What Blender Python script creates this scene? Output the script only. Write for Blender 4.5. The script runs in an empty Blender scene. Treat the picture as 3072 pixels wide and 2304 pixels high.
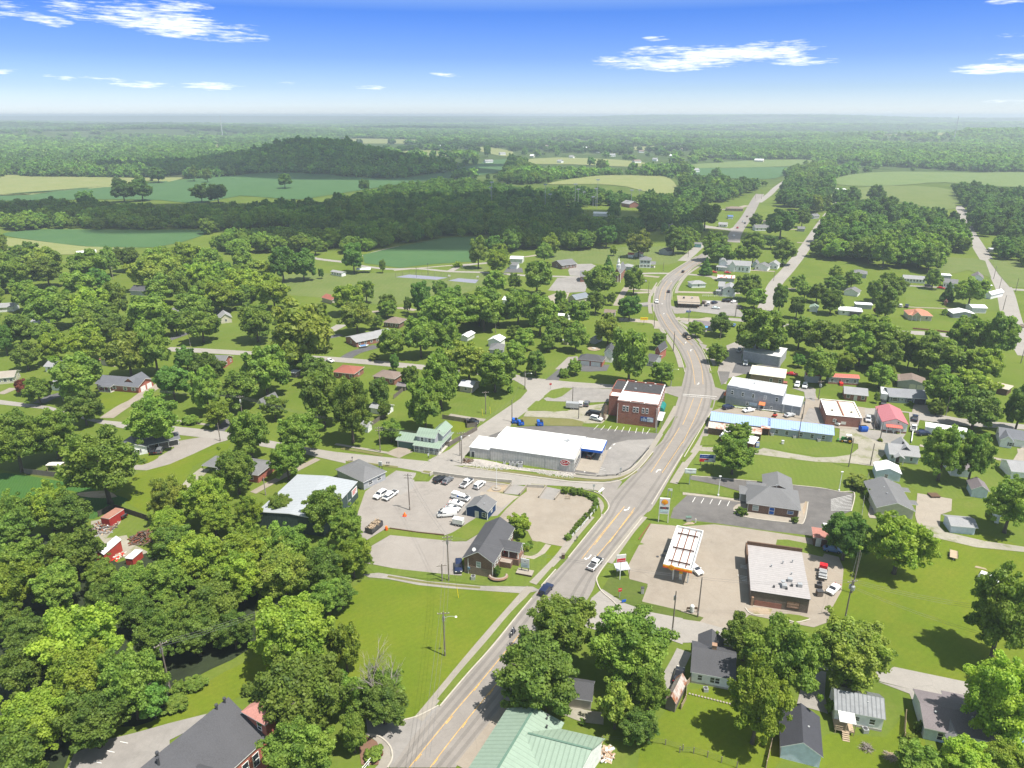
import bpy,bmesh,math,random
import numpy as np
from mathutils import Vector,Matrix
random.seed(7)
C=bpy.context.scene.collection
PI=math.pi
H,FPX,HZ=108.0,2130.0,346.0
TH=math.atan2(1152-HZ,FPX)
CT,ST=math.cos(TH),math.sin(TH)
K=1024/2212
RG={'BL':(0,1536,K),'BC':(1024,1536,K),'BR':(2048,1536,K),'ML':(0,900,K),'MC':(1024,900,K),'MR':(2048,900,K),
'TL':(0,320,K),'TC':(1024,320,K),'TR':(2048,320,K),'D':(0,0,3072/2212),
'GS':(1900,1440,640/2212),'IG':(1340,1200,640/2212),'LT':(1000,1380,640/2212),'DT':(2100,1020,640/2212),
'CV':(1800,640,640/2212),'EA':(2440,760,632/2184),'SC':(1240,680,640/2212),'RT':(2560,1200,512/2212)}
def full(r,x,y):
 a=RG[r];return a[0]+x*a[2],a[1]+y*a[2]
def ray(r,x,y):
 X,Y=full(r,x,y);a=(X-1536)/FPX;b=-(Y-1152)/FPX
 return a,CT+b*ST,-ST+b*CT
HILLS=[]
def terr(x,y):
 z=0.0
 for hx,hy,sx,sy,hh in HILLS:
  z+=hh*math.exp(-((x-hx)/sx)**2-((y-hy)/sy)**2)
 return z
def P(r,x,y,z=0.0):
 d=ray(r,x,y);t=(z-H)/d[2]
 return Vector((d[0]*t,d[1]*t,z))
def PT(r,x,y):
 d=ray(r,x,y)
 if d[2]>-0.004:d=(d[0],d[1],-0.004)
 t=(0-H)/d[2];t0=t*0.4
 for i in range(200):
  tt=t0+(t-t0)*i/199
  if H+d[2]*tt<=terr(d[0]*tt,d[1]*tt):break
 return Vector((d[0]*tt,d[1]*tt,terr(d[0]*tt,d[1]*tt)))
def proj(p):
 x,y,z=p[0],p[1],p[2]-H
 dep=y*CT-z*ST;up=y*ST+z*CT
 return 1536+FPX*x/dep,1152-FPX*up/dep,dep
def tag(o,label=None,cat=None,group=None,kind=None):
 if label:o['label']=label
 if cat:o['category']=cat
 if group:o['group']=group
 if kind:o['kind']=kind
 return o
def QL(name,label,cat,loc=(0,0,0),rz=0.0,group=None):
 o=bpy.data.objects.new(name,None);C.objects.link(o);o.empty_display_size=.5
 o.location=loc;o.rotation_euler=(0,0,rz)
 return tag(o,label,cat,group)
class MB:
 def __init__(s):s.v=[];s.f=[];s.m=[]
 def add(s,vs,fs,mi=0):
  n=len(s.v);s.v+=[tuple(v) for v in vs]
  for f in fs:s.f.append(tuple(i+n for i in f));s.m.append(mi)
  return s
 def box(s,x0,y0,z0,x1,y1,z1,mi=0,top=None):
  v=[(x0,y0,z0),(x1,y0,z0),(x1,y1,z0),(x0,y1,z0),(x0,y0,z1),(x1,y0,z1),(x1,y1,z1),(x0,y1,z1)]
  f=[(3,2,1,0),(0,1,5,4),(1,2,6,5),(2,3,7,6),(3,0,4,7)]
  s.add(v,f,mi);n=len(s.v)-8
  s.f.append((n+4,n+5,n+6,n+7));s.m.append(mi if top is None else top)
  return s
 def bar(s,a,b,w,h=None,mi=0):
  a,b=Vector(a),Vector(b);h=h or w
  d=(b-a).normalized();up=Vector((0,0,1)) if abs(d.z)<.95 else Vector((1,0,0))
  s1=d.cross(up).normalized()*w/2;s2=s1.cross(d).normalized()*h/2
  v=[a-s1-s2,a+s1-s2,a+s1+s2,a-s1+s2,b-s1-s2,b+s1-s2,b+s1+s2,b-s1+s2]
  return s.add(v,[(3,2,1,0),(0,1,5,4),(1,2,6,5),(2,3,7,6),(3,0,4,7),(4,5,6,7)],mi)
 def tube(s,pts,rad,n=6,mi=0,cap=True):
  pts=[Vector(p) for p in pts]
  if not isinstance(rad,(list,tuple)):rad=[rad]*len(pts)
  base=len(s.v)
  for i,p in enumerate(pts):
   d=(pts[min(i+1,len(pts)-1)]-pts[max(i-1,0)]).normalized()
   up=Vector((0,0,1)) if abs(d.z)<.9 else Vector((1,0,0))
   a=d.cross(up).normalized();b=a.cross(d)
   for k in range(n):
    t=2*PI*k/n;s.v.append(tuple(p+(a*math.cos(t)+b*math.sin(t))*rad[i]))
  for i in range(len(pts)-1):
   for k in range(n):
    q=base+i*n;s.f.append((q+k,q+(k+1)%n,q+n+(k+1)%n,q+n+k));s.m.append(mi)
  if cap:
   s.f.append(tuple(base+k for k in reversed(range(n))));s.m.append(mi)
   e=base+(len(pts)-1)*n;s.f.append(tuple(e+k for k in range(n)));s.m.append(mi)
  return s
 def lathe(s,c,prof,n=12,mi=0):
  return s.tube([(c[0],c[1],c[2]+z) for r,z in prof],[max(r,.001) for r,z in prof],n,mi)
 def prism(s,poly,z0,z1,mi=0,top=None):
  n=len(poly);v=[(p[0],p[1],z0) for p in poly]+[(p[0],p[1],z1) for p in poly]
  a=sum(poly[i][0]*poly[(i+1)%n][1]-poly[(i+1)%n][0]*poly[i][1] for i in range(n))
  idx=list(range(n)) if a>0 else list(reversed(range(n)))
  s.add(v,[tuple(reversed(idx))]+[(idx[i],idx[(i+1)%n],n+idx[(i+1)%n],n+idx[i]) for i in range(n)],mi)
  b=len(s.v)-2*n;s.f.append(tuple(b+n+i for i in idx));s.m.append(mi if top is None else top)
  return s
 def yprof(s,prof,y0,y1,mi=0):
  n=len(prof);v=[(p[0],y0,p[1]) for p in prof]+[(p[0],y1,p[1]) for p in prof]
  a=sum(prof[i][0]*prof[(i+1)%n][1]-prof[(i+1)%n][0]*prof[i][1] for i in range(n))
  idx=list(range(n)) if a>0 else list(reversed(range(n)))
  return s.add(v,[tuple(idx),tuple(n+i for i in reversed(idx))]+[(idx[(i+1)%n],idx[i],n+idx[i],n+idx[(i+1)%n]) for i in range(n)],mi)
 def mesh(s,name,mats,smooth=False):
  me=bpy.data.meshes.new(name);me.from_pydata(s.v,[],s.f)
  for m in(mats if isinstance(mats,(list,tuple)) else[mats]):me.materials.append(m)
  if any(s.m):me.polygons.foreach_set('material_index',s.m)
  if smooth:me.polygons.foreach_set('use_smooth',[True]*len(s.f))
  me.update();return me
 def build(s,name,mats,parent=None,smooth=False):
  return link(name,s.mesh(name,mats,smooth),parent)
def link(name,me,parent=None):
 o=bpy.data.objects.new(name,me);C.objects.link(o)
 if parent is not None:o.parent=parent
 return o
KIDS={}
def QI(o,parent=None,col=None):
 c=o.copy();C.objects.link(c)
 if parent is not None:c.parent=parent
 if col is not None:c.color=col
 for ch in list(o.children):QI(ch,c,col)
 return c
def text_mesh(txt,size,depth=.02,align='CENTER'):
 cu=bpy.data.curves.new('lettering','FONT');cu.body=txt;cu.size=size;cu.extrude=depth
 cu.align_x=align;cu.align_y='CENTER'
 o=bpy.data.objects.new('lettering',cu);C.objects.link(o)
 dg=bpy.context.evaluated_depsgraph_get();me=bpy.data.meshes.new_from_object(o.evaluated_get(dg))
 bpy.data.objects.remove(o);return me
def QJ(txt,size,m,parent,loc,rz=0.0,sx=1.0,depth=.03,name='lettering',align='CENTER',bold=0):
 me=text_mesh(txt,size,depth,align);me.materials.clear();me.materials.append(m)
 if bold:
  pass
 o=link(name,me,parent);o.location=loc;o.rotation_euler=(PI/2,0,rz);o.scale=(sx,1,1);return o
MATS={}
def nt(name):
 m=bpy.data.materials.new(name);m.use_nodes=True;t=m.node_tree;t.nodes.clear()
 return m,t
def N(t,ty,**kw):
 n=t.nodes.new(ty)
 for k,v in kw.items():
  if k in n.inputs.keys() if isinstance(k,str) else False:n.inputs[k].default_value=v
  else:setattr(n,k,v)
 return n
def L(t,a,b):t.links.new(a,b)
def QO(t,fac,a,b,mode='MIX'):
 n=t.nodes.new('ShaderNodeMix');n.data_type='RGBA';n.blend_type=mode
 for sock,v in((n.inputs[0],fac),(n.inputs[6],a),(n.inputs[7],b)):
  if hasattr(v,'is_linked'):L(t,v,sock)
  else:sock.default_value=v if not isinstance(v,tuple) else(v+(1,) if len(v)==3 else v)
 return n.outputs[2]
def noise(t,vec,scale,detail=3,rough=.55):
 n=t.nodes.new('ShaderNodeTexNoise');n.inputs['Scale'].default_value=scale;n.inputs['Detail'].default_value=detail
 n.inputs['Roughness'].default_value=rough;L(t,vec,n.inputs['Vector']);return n.outputs['Fac']
def ramp(t,fac,lo,hi,a=0.0,b=1.0):
 n=t.nodes.new('ShaderNodeMapRange');n.inputs[1].default_value=lo;n.inputs[2].default_value=hi
 n.inputs[3].default_value=a;n.inputs[4].default_value=b;L(t,fac,n.inputs[0]);return n.outputs[0]
def sc(c,k):return tuple(min(1,v*k) for v in c[:3])
def mat(name,col,kind='plain',rough=.8,var=.12,scale=1.2,col2=None,metallic=0.0,axis='x',pitch=.5,spec=.3):
 if name in MATS:return MATS[name]
 m,t=nt(name);out=N(t,'ShaderNodeOutputMaterial');bs=N(t,'ShaderNodeBsdfPrincipled')
 bs.inputs['Roughness'].default_value=rough;bs.inputs['Metallic'].default_value=metallic
 bs.inputs['Specular IOR Level'].default_value=spec
 L(t,bs.outputs[0],out.inputs[0])
 tc=N(t,'ShaderNodeTexCoord');ob=tc.outputs['Object']
 base=QO(t,ramp(t,noise(t,ob,scale,4),.3,.7),sc(col,1-var),sc(col,1+var))
 if kind=='shingle':
  big=noise(t,ob,.35,3);fine=noise(t,ob,5,3,.7)
  base=QO(t,ramp(t,fine,.25,.75),sc(col,.72),sc(col,1.32))
  base=QO(t,ramp(t,big,.35,.7),base,QO(t,.5,base,sc(col,1.25)))
 if kind in('ribs','siding','rust'):
  sx=N(t,'ShaderNodeSeparateXYZ');L(t,ob,sx.inputs[0])
  w=N(t,'ShaderNodeMath',operation='MULTIPLY');L(t,sx.outputs[axis.upper()],w.inputs[0]);w.inputs[1].default_value=1/pitch
  fr=N(t,'ShaderNodeMath',operation='FRACT');L(t,w.outputs[0],fr.inputs[0])
  st=ramp(t,fr.outputs[0],.72,.95)
  base=QO(t,st,base,sc(col,.78 if kind!='siding' else.86))
  bp=N(t,'ShaderNodeBump');bp.inputs['Strength'].default_value=.5;bp.inputs['Distance'].default_value=.05
  L(t,st,bp.inputs['Height']);L(t,bp.outputs[0],bs.inputs['Normal'])
  if kind=='rust':
   base=QO(t,ramp(t,noise(t,ob,.5,5,.65),.46,.6),base,col2)
 if kind=='brick':
  br=N(t,'ShaderNodeTexBrick');br.inputs['Scale'].default_value=1.0
  br.inputs['Brick Width'].default_value=.5;br.inputs['Row Height'].default_value=.17;br.inputs['Mortar Size'].default_value=.018
  mp=N(t,'ShaderNodeMapping');mp.inputs['Rotation'].default_value=(PI/2,0,0)
  ad=N(t,'ShaderNodeVectorMath',operation='ADD');sx=N(t,'ShaderNodeSeparateXYZ');cx=N(t,'ShaderNodeCombineXYZ')
  L(t,ob,sx.inputs[0]);s2=N(t,'ShaderNodeMath',operation='ADD');L(t,sx.outputs[0],s2.inputs[0]);L(t,sx.outputs[1],s2.inputs[1])
  L(t,s2.outputs[0],cx.inputs[0]);L(t,sx.outputs[2],cx.inputs[1]);L(t,cx.outputs[0],br.inputs['Vector'])
  br.inputs['Color1'].default_value=sc(col,.8)+(1,);br.inputs['Color2'].default_value=sc(col,1.2)+(1,)
  br.inputs['Mortar'].default_value=(col2 or(.3,.26,.22))+(1,)
  base=QO(t,ramp(t,noise(t,ob,.6,4),.4,.75,0,.45),br.outputs['Color'],sc(col,.7))
 if kind=='pave':
  po=N(t,'ShaderNodeNewGeometry').outputs['Position']
  big=noise(t,po,.05,6,.65);mid=noise(t,po,.35,5,.65);fine=noise(t,po,2.2,3,.8)
  base=QO(t,ramp(t,big,.35,.68),sc(col,1-var),sc(col,1+var))
  base=QO(t,ramp(t,mid,.42,.72,0,.7),base,col2 or sc(col,1.22))
  base=QO(t,ramp(t,fine,.3,.7,0,.35),base,sc(col,.75))
  base=QO(t,ramp(t,noise(t,po,.16,7,.75),.58,.74,0,.55),base,sc(col,.6))
  vo=N(t,'ShaderNodeTexVoronoi',feature='DISTANCE_TO_EDGE');vo.inputs['Scale'].default_value=.09
  wv=N(t,'ShaderNodeVectorMath',operation='ADD');nz=N(t,'ShaderNodeTexNoise');nz.inputs['Scale'].default_value=.4
  L(t,po,nz.inputs['Vector']);L(t,po,wv.inputs[0]);L(t,nz.outputs['Color'],wv.inputs[1]);L(t,wv.outputs[0],vo.inputs['Vector'])
  base=QO(t,ramp(t,vo.outputs['Distance'],0,.006,.3,0),base,sc(col,.5))
 if kind=='gravel':
  po=N(t,'ShaderNodeNewGeometry').outputs['Position']
  base=QO(t,ramp(t,noise(t,po,.12,6,.7),.35,.65),sc(col,1-var),sc(col,1+var))
  base=QO(t,ramp(t,noise(t,po,1.6,4,.8),.35,.65,0,.4),base,sc(col,.65))
  if col2:base=QO(t,ramp(t,noise(t,po,.22,5,.7),.52,.66,0,.8),base,col2)
 if kind=='obj':
  oi=N(t,'ShaderNodeObjectInfo');base=oi.outputs['Color']
 L(t,base,bs.inputs['Base Color']) if hasattr(base,'is_linked') else None
 MATS[name]=m;return m
def grass_mat(name,a,b,c,stripe=0.0,sw=2.2,ang=0.0,dry=.5):
 m,t=nt(name);out=N(t,'ShaderNodeOutputMaterial');bs=N(t,'ShaderNodeBsdfPrincipled')
 bs.inputs['Roughness'].default_value=.9;bs.inputs['Specular IOR Level'].default_value=.15;L(t,bs.outputs[0],out.inputs[0])
 po=N(t,'ShaderNodeNewGeometry').outputs['Position']
 base=QO(t,ramp(t,noise(t,po,.03,5,.6),.36,.64),a,b)
 base=QO(t,ramp(t,noise(t,po,.11,6,.68),.44,.70,0,dry),base,c)
 base=QO(t,ramp(t,noise(t,po,1.1,4,.75),.3,.7,0,.42),base,sc(a,.55))
 base=QO(t,ramp(t,noise(t,po,4.5,2,.8),.35,.7,0,.3),base,sc(b,1.3))
 if stripe:
  mp=N(t,'ShaderNodeMapping');mp.inputs['Rotation'].default_value=(0,0,ang);L(t,po,mp.inputs[0])
  wv=N(t,'ShaderNodeTexWave');wv.inputs['Scale'].default_value=.314/sw*10/PI/2;wv.inputs['Distortion'].default_value=5
  wv.inputs['Detail'].default_value=1.5;L(t,mp.outputs[0],wv.inputs['Vector'])
  base=QO(t,ramp(t,wv.outputs['Fac'],.35,.65,0,stripe),base,sc(a,.72))
 L(t,base,bs.inputs['Base Color']);MATS[name]=m;return m
def leaf_mat(name,k=1.0,tint=None):
 m,t=nt(name);out=N(t,'ShaderNodeOutputMaterial')
 oi=N(t,'ShaderNodeObjectInfo');at=N(t,'ShaderNodeAttribute',attribute_name='lv');at.attribute_type='GEOMETRY'
 tc=N(t,'ShaderNodeTexCoord')
 c0=QO(t,at.outputs['Fac'],(.090,.157,.028),(.245,.345,.058))
 c1=QO(t,ramp(t,noise(t,tc.outputs['Object'],1.6,3),.4,.62),c0,QO(t,.5,c0,(.30,.355,.058)))
 hv=N(t,'ShaderNodeHueSaturation');L(t,c1,hv.inputs['Color']);L(t,ramp(t,oi.outputs['Random'],0,1,.493,.507),hv.inputs['Hue'])
 hv.inputs['Saturation'].default_value=1.0
 L(t,ramp(t,oi.outputs['Random'],0,1,.8*k,1.2*k),hv.inputs['Value'])
 c2=QO(t,1.0,hv.outputs[0],tint or oi.outputs['Color'],'MULTIPLY')
 df=N(t,'ShaderNodeBsdfPrincipled');df.inputs['Roughness'].default_value=.55;df.inputs['Specular IOR Level'].default_value=.25;L(t,c2,df.inputs['Base Color'])
 tr=N(t,'ShaderNodeBsdfTranslucent');L(t,QO(t,1.0,c2,(1.35,1.45,.6),'MULTIPLY'),tr.inputs[0])
 mx=N(t,'ShaderNodeMixShader');mx.inputs[0].default_value=.42;L(t,df.outputs[0],mx.inputs[1]);L(t,tr.outputs[0],mx.inputs[2])
 L(t,mx.outputs[0],out.inputs[0]);MATS[name]=m;return m
def glass_mat(name,col):
 m,t=nt(name);out=N(t,'ShaderNodeOutputMaterial');bs=N(t,'ShaderNodeBsdfPrincipled')
 bs.inputs['Base Color'].default_value=col+(1,);bs.inputs['Roughness'].default_value=.08;bs.inputs['Specular IOR Level'].default_value=.8
 L(t,bs.outputs[0],out.inputs[0]);MATS[name]=m;return m
Qt=mat('white_paint',(.62,.62,.60));QU=mat('off_white',(.6,.58,.52));Qq=mat('white_trim',(.75,.75,.73),var=.04)
glass=glass_mat('window_glass',(.03,.035,.045));blueglass=glass_mat('blue_glass',(.04,.12,.32))
QD=mat('white_siding',(.76,.76,.75),'siding',axis='z',pitch=.22);sid_lb=mat('light_blue_siding',(.52,.58,.62),'siding',axis='z',pitch=.25)
QE=mat('grey_siding',(.36,.37,.39),'siding',axis='z',pitch=.25);sid_t=mat('tan_siding',(.42,.38,.31),'siding',axis='z',pitch=.25)
sid_gb=mat('grey_blue_siding',(.36,.40,.43),'siding',axis='z',pitch=.25);sid_blue=mat('navy_siding',(.018,.05,.13),'siding',axis='z',pitch=.25)
sid_y=mat('cream_siding',(.52,.49,.38),'siding',axis='z',pitch=.25);sid_gn=mat('sage_siding',(.2,.235,.21),'siding',axis='z',pitch=.25)
paleblue=mat('pale_blue_siding',(.56,.63,.70),'siding',axis='z',pitch=.3)
brick=mat('red_brick',(.30,.088,.055),'brick');brick_b=mat('brown_brick',(.16,.08,.055),'brick');brick_o=mat('bright_red_brick',(.40,.09,.055),'brick')
brick_d=mat('dark_mottled_brick',(.105,.08,.07),'brick');QH=mat('painted_red_brick',(.27,.09,.06),'brick');brick_t=mat('tan_brick',(.33,.2,.13),'brick')
block_g=mat('grey_block',(.36,.37,.395),'brick',col2=(.3,.3,.31));block_dg=mat('dark_grey_block',(.27,.285,.31),'brick',col2=(.24,.24,.25))
conc_w=mat('concrete_wall',(.42,.39,.34));cmetal=mat('clad_grey',(.50,.48,.455),'siding',axis='x',pitch=.9);cmetal_d=mat('clad_dark_green',(.045,.07,.066),'siding',axis='x',pitch=.8)
QC=mat('charcoal_shingle',(.066,.066,.072),'shingle');sh_g=mat('grey_shingle',(.135,.135,.138),'shingle');QB=mat('light_grey_shingle',(.24,.24,.245),'shingle')
sh_br=mat('brown_shingle',(.17,.13,.11),'shingle');sh_rd=mat('red_shingle',(.24,.085,.06),'shingle');sh_mauve=mat('faded_shingle',(.15,.13,.135),'shingle')
ribs_gx=mat('green_metal_x',(.225,.295,.23),'ribs',rough=.45,axis='x',pitch=.9,var=.06);ribs_gy=mat('green_metal_y',(.225,.295,.23),'ribs',rough=.45,axis='y',pitch=.9,var=.06)
QF=mat('white_metal_x',(.72,.73,.74),'ribs',rough=.5,axis='x',pitch=.9,var=.05);QG=mat('white_metal_y',(.72,.73,.74),'ribs',rough=.5,axis='y',pitch=.9,var=.05)
ribs_ly=mat('pale_metal_y',(.33,.35,.37),'ribs',rough=.5,axis='y',pitch=.9,var=.05)
ribs_dgx=mat('dark_grey_metal',(.15,.16,.17),'ribs',rough=.45,axis='x',pitch=.75,var=.2);ribs_ty=mat('taupe_metal',(.33,.31,.305),'ribs',rough=.55,axis='y',pitch=.8,var=.08)
ribs_bx=mat('blue_metal',(.28,.38,.64),'ribs',rough=.5,axis='x',pitch=.8,var=.06);ribs_py=mat('rose_metal',(.42,.15,.17),'ribs',rough=.5,axis='y',pitch=.6,var=.06)
ribs_rx=mat('red_metal',(.5,.13,.1),'ribs',rough=.5,axis='x',pitch=.8,var=.06);rust_x=mat('rusty_metal',(.46,.42,.38),'rust',axis='x',pitch=.7,col2=(.28,.1,.045))
rust_y=mat('rusty_metal_y',(.42,.38,.35),'rust',axis='y',pitch=.7,col2=(.25,.1,.05))
Qu=mat('white_membrane',(.62,.62,.61),var=.1,scale=.3);membrane_b=mat('black_membrane',(.05,.048,.05),var=.2);membrane_g=mat('grey_membrane',(.40,.41,.43),var=.08,scale=.4);membrane_t=mat('cream_membrane',(.60,.55,.44),var=.08,scale=.4)
red_barn=mat('red_barn',(.36,.05,.035),'siding',axis='x',pitch=.5);wood_d=mat('weathered_wood',(.17,.145,.125),'siding',axis='x',pitch=.3);wood_l=mat('light_wood',(.38,.29,.2));wood_b=mat('brown_wood',(.11,.065,.04))
Qr=mat('dark_steel',(.08,.08,.085),metallic=.3,rough=.5);Qs=mat('galvanised_steel',(.42,.43,.44),metallic=.4,rough=.45);steel_b=mat('rusty_beam',(.17,.062,.035))
bark=mat('bark',(.10,.082,.066),var=.3,scale=3);bark_l=mat('pale_bark',(.27,.24,.21),var=.2,scale=3);polewood=mat('pole_wood',(.19,.16,.135),var=.2,scale=2)
black=mat('black_rubber',(.012,.012,.013),rough=.7);chrome=mat('chrome',(.5,.5,.52),metallic=.8,rough=.3);plum=mat('plastic_red',(.6,.03,.02));lampglass=mat('lamp_glass',(.8,.78,.7),rough=.2)
tail=mat('tail_lamp',(.35,.01,.01),rough=.3);orange=mat('orange_plastic',(.85,.17,.02));yellow=mat('yellow_paint',(.72,.33,.02));sig_y=mat('sign_yellow',(.8,.6,.02));sig_r=mat('sign_red',(.55,.012,.02));sig_b=mat('sign_blue',(.02,.07,.3));blue_b=mat('bright_blue',(.015,.11,.5))
carpaint=mat('car_paint',(1,1,1),'obj',rough=.28,spec=.6);anypaint=mat('painted',(1,1,1),'obj',rough=.6)
brickpaver=mat('paver',(.3,.15,.1),'brick');stone=mat('stone',(.42,.40,.37),var=.25,scale=2)
HB=P('D',655,372)
HILLS+=[(HB.x*1.0,HB.y*1.09,175,140,48),(HB.x*.55,HB.y*1.0,150,110,16)]
_r=random.Random(3)
FAR=[]
for i in range(46):
 a=math.radians(_r.uniform(-44,44));d=_r.uniform(10500,17500)
 FAR.append((math.sin(a)*d,math.cos(a)*d,_r.uniform(700,2600),_r.uniform(500,1300),_r.uniform(40,95)))
for i in range(30):
 a=math.radians(_r.uniform(-42,42));d=_r.uniform(3800,9000)
 FAR.append((math.sin(a)*d,math.cos(a)*d,_r.uniform(400,1200),_r.uniform(250,600),_r.uniform(8,30)))
NEARHILLS=list(HILLS)
def terr_np(x,y):
 z=np.zeros_like(x)
 for hx,hy,sx,sy,hh in FAR:z=z+hh*np.exp(-((x-hx)/sx)**2-((y-hy)/sy)**2)
 z=104*np.tanh(z/104)
 for hx,hy,sx,sy,hh in NEARHILLS:z=z+hh*np.exp(-((x-hx)/sx)**2-((y-hy)/sy)**2)
 return z
g_lawn=grass_mat('lawn_grass',(0.095,0.139,0.018),(0.123,0.160,0.023),(0.164,0.167,0.043))
Qy=grass_mat('lawn_bright',(0.090,0.136,0.010),(0.123,0.162,0.012),(0.175,0.168,0.023),stripe=.1,sw=2.4,ang=.9)
Qx=grass_mat('lawn_striped',(0.095,0.142,0.020),(0.121,0.162,0.025),(0.152,0.160,0.040),stripe=.15,sw=2.6,ang=.15)
g_dry=grass_mat('dry_verge',(0.126,0.132,0.040),(0.159,0.151,0.055),(0.202,0.181,0.094))
g_rough=grass_mat('rough_grass',(0.064,0.098,0.017),(0.089,0.121,0.023),(0.126,0.127,0.040))
f_soy=grass_mat('soy_field',(.05,.112,.038),(.064,.132,.046),(.095,.145,.05),stripe=.12,sw=9,ang=.5,dry=.35)
f_soy2=grass_mat('crop_rows',(.04,.105,.02),(.052,.125,.026),(.085,.14,.03),stripe=.45,sw=1.3,ang=-.35,dry=.3)
f_hay=grass_mat('hay_field',(.16,.195,.06),(.21,.222,.085),(.27,.26,.12))
f_corn=grass_mat('corn_field',(0.104,0.160,0.044),(0.136,0.184,0.056),(0.176,0.192,0.072),stripe=.15,sw=12,ang=.2)
g_park=grass_mat('park_grass',(0.097,0.140,0.031),(0.129,0.160,0.044),(0.175,0.180,0.070),stripe=.15,sw=5,ang=.1)
asph=mat('road_asphalt',(0.226,0.205,0.185),'pave',var=.12,col2=(0.265,0.242,0.218));Qw=mat('side_road_asphalt',(0.270,0.250,0.225),'pave',var=.1,col2=(0.320,0.295,0.265))
asph_d=mat('lot_asphalt',(.118,.11,.105),'pave',var=.25,col2=(.165,.155,.145));asph_vd=mat('fresh_asphalt',(.10,.098,.10),'pave',var=.2)
Qv=mat('worn_asphalt',(.235,.22,.205),'pave',var=.2,col2=(.30,.28,.26));conc=mat('concrete',(0.265,0.227,0.183),'pave',var=.13,col2=(0.307,0.273,0.227));QA=mat('grey_concrete',(0.253,0.228,0.205),'pave',var=.12,col2=(0.291,0.268,0.241))
Qz=mat('pale_concrete',(0.286,0.251,0.207),'pave',var=.08);walkc=mat('sidewalk',(0.257,0.233,0.197),'pave',var=.1);kerbc=mat('kerb_concrete',(0.390,0.359,0.304),var=.1)
grav=mat('gravel',(0.257,0.239,0.213),'gravel',var=.15);grav_g=mat('grassy_gravel',(0.285,0.264,0.213),'gravel',var=.15,col2=(0.135,0.150,0.043));dirt=mat('bare_dirt',(0.328,0.257,0.183),'gravel',var=.2,col2=(0.156,0.156,0.047));rocky=mat('rip_rap',(0.400,0.368,0.336),'gravel',var=.3)
paint_w=mat('road_white',(.70,.69,.66),var=.2,scale=3);paint_y=mat('road_yellow',(.50,.31,.10),var=.3,scale=1.5);court=mat('court_surface',(.20,.205,.26),var=.12)
def terrain_mat():
 m,t=nt('terrain');out=N(t,'ShaderNodeOutputMaterial');bs=N(t,'ShaderNodeBsdfPrincipled');bs.inputs['Roughness'].default_value=.95
 bs.inputs['Specular IOR Level'].default_value=.05;L(t,bs.outputs[0],out.inputs[0])
 po=N(t,'ShaderNodeNewGeometry').outputs['Position']
 near=QO(t,ramp(t,noise(t,po,.03,5,.6),.36,.64),(.098,.142,.021),(.125,.166,.026))
 near=QO(t,ramp(t,noise(t,po,.09,6,.7),.5,.72,0,.6),near,(.16,.17,.045))
 near=QO(t,ramp(t,noise(t,po,1.0,4,.75),.3,.7,0,.4),near,(.06,.09,.015))
 wood=QO(t,ramp(t,noise(t,po,.03,5,.7),.35,.65),(.035,.06,.018),(.075,.11,.03))
 mp=N(t,'ShaderNodeMapping');mp.inputs['Scale'].default_value=(.0007,.0022,1);L(t,po,mp.inputs[0])
 wood=QO(t,ramp(t,noise(t,mp.outputs[0],1.3,5,.62),.60,.66,0,.8),wood,(.16,.20,.08))
 sx=N(t,'ShaderNodeSeparateXYZ');L(t,po,sx.inputs[0])
 L(t,QO(t,ramp(t,sx.outputs[1],900,1500),near,wood),bs.inputs['Base Color']);return m
def build_ground():
 na,rad=400,[15*1.045**i for i in range(164)]
 ang=np.linspace(-PI*.75,PI*.75,na);R_,A_=np.meshgrid(np.array(rad),ang,indexing='ij')
 x,y=R_*np.sin(A_),R_*np.cos(A_);z=terr_np(x,y);nr=len(rad)
 v=np.stack([x,y,z],-1).reshape(-1,3)
 i,j=np.meshgrid(np.arange(nr-1),np.arange(na-1),indexing='ij');q=(i*na+j).ravel()
 f=np.stack([q,q+na,q+na+1,q+1],-1)
 f=f[:,::-1]
 me=bpy.data.meshes.new('ground');me.from_pydata(v.tolist(),[],f.tolist());me.materials.append(terrain_mat())
 me.polygons.foreach_set('use_smooth',[True]*len(f));me.update()
 tag(link('ground',me),kind='structure')
 cap=MB();c=[(15*math.sin(a),15*math.cos(a),0) for a in ang];cap.add(c,[tuple(range(len(c)))]);tag(cap.build('ground',MATS['lawn_grass']),kind='structure')
build_ground()
SZ=[.02]
def QQ(p,closed=True,n=4):
 out=[];m=len(p)
 for i in range(m if closed else m-1):
  p0,p1,p2,p3=(p[(i-1)%m],p[i],p[(i+1)%m],p[(i+2)%m]) if closed else(p[max(i-1,0)],p[i],p[i+1],p[min(i+2,m-1)])
  for k in range(n):
   t=k/n;out.append(.5*((2*p1)+(-p0+p2)*t+(2*p0-5*p1+4*p2-p3)*t*t+(-p0+3*p1-3*p2+p3)*t**3))
 if not closed:out.append(p[-1])
 return out
SHEETS=[]
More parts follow.
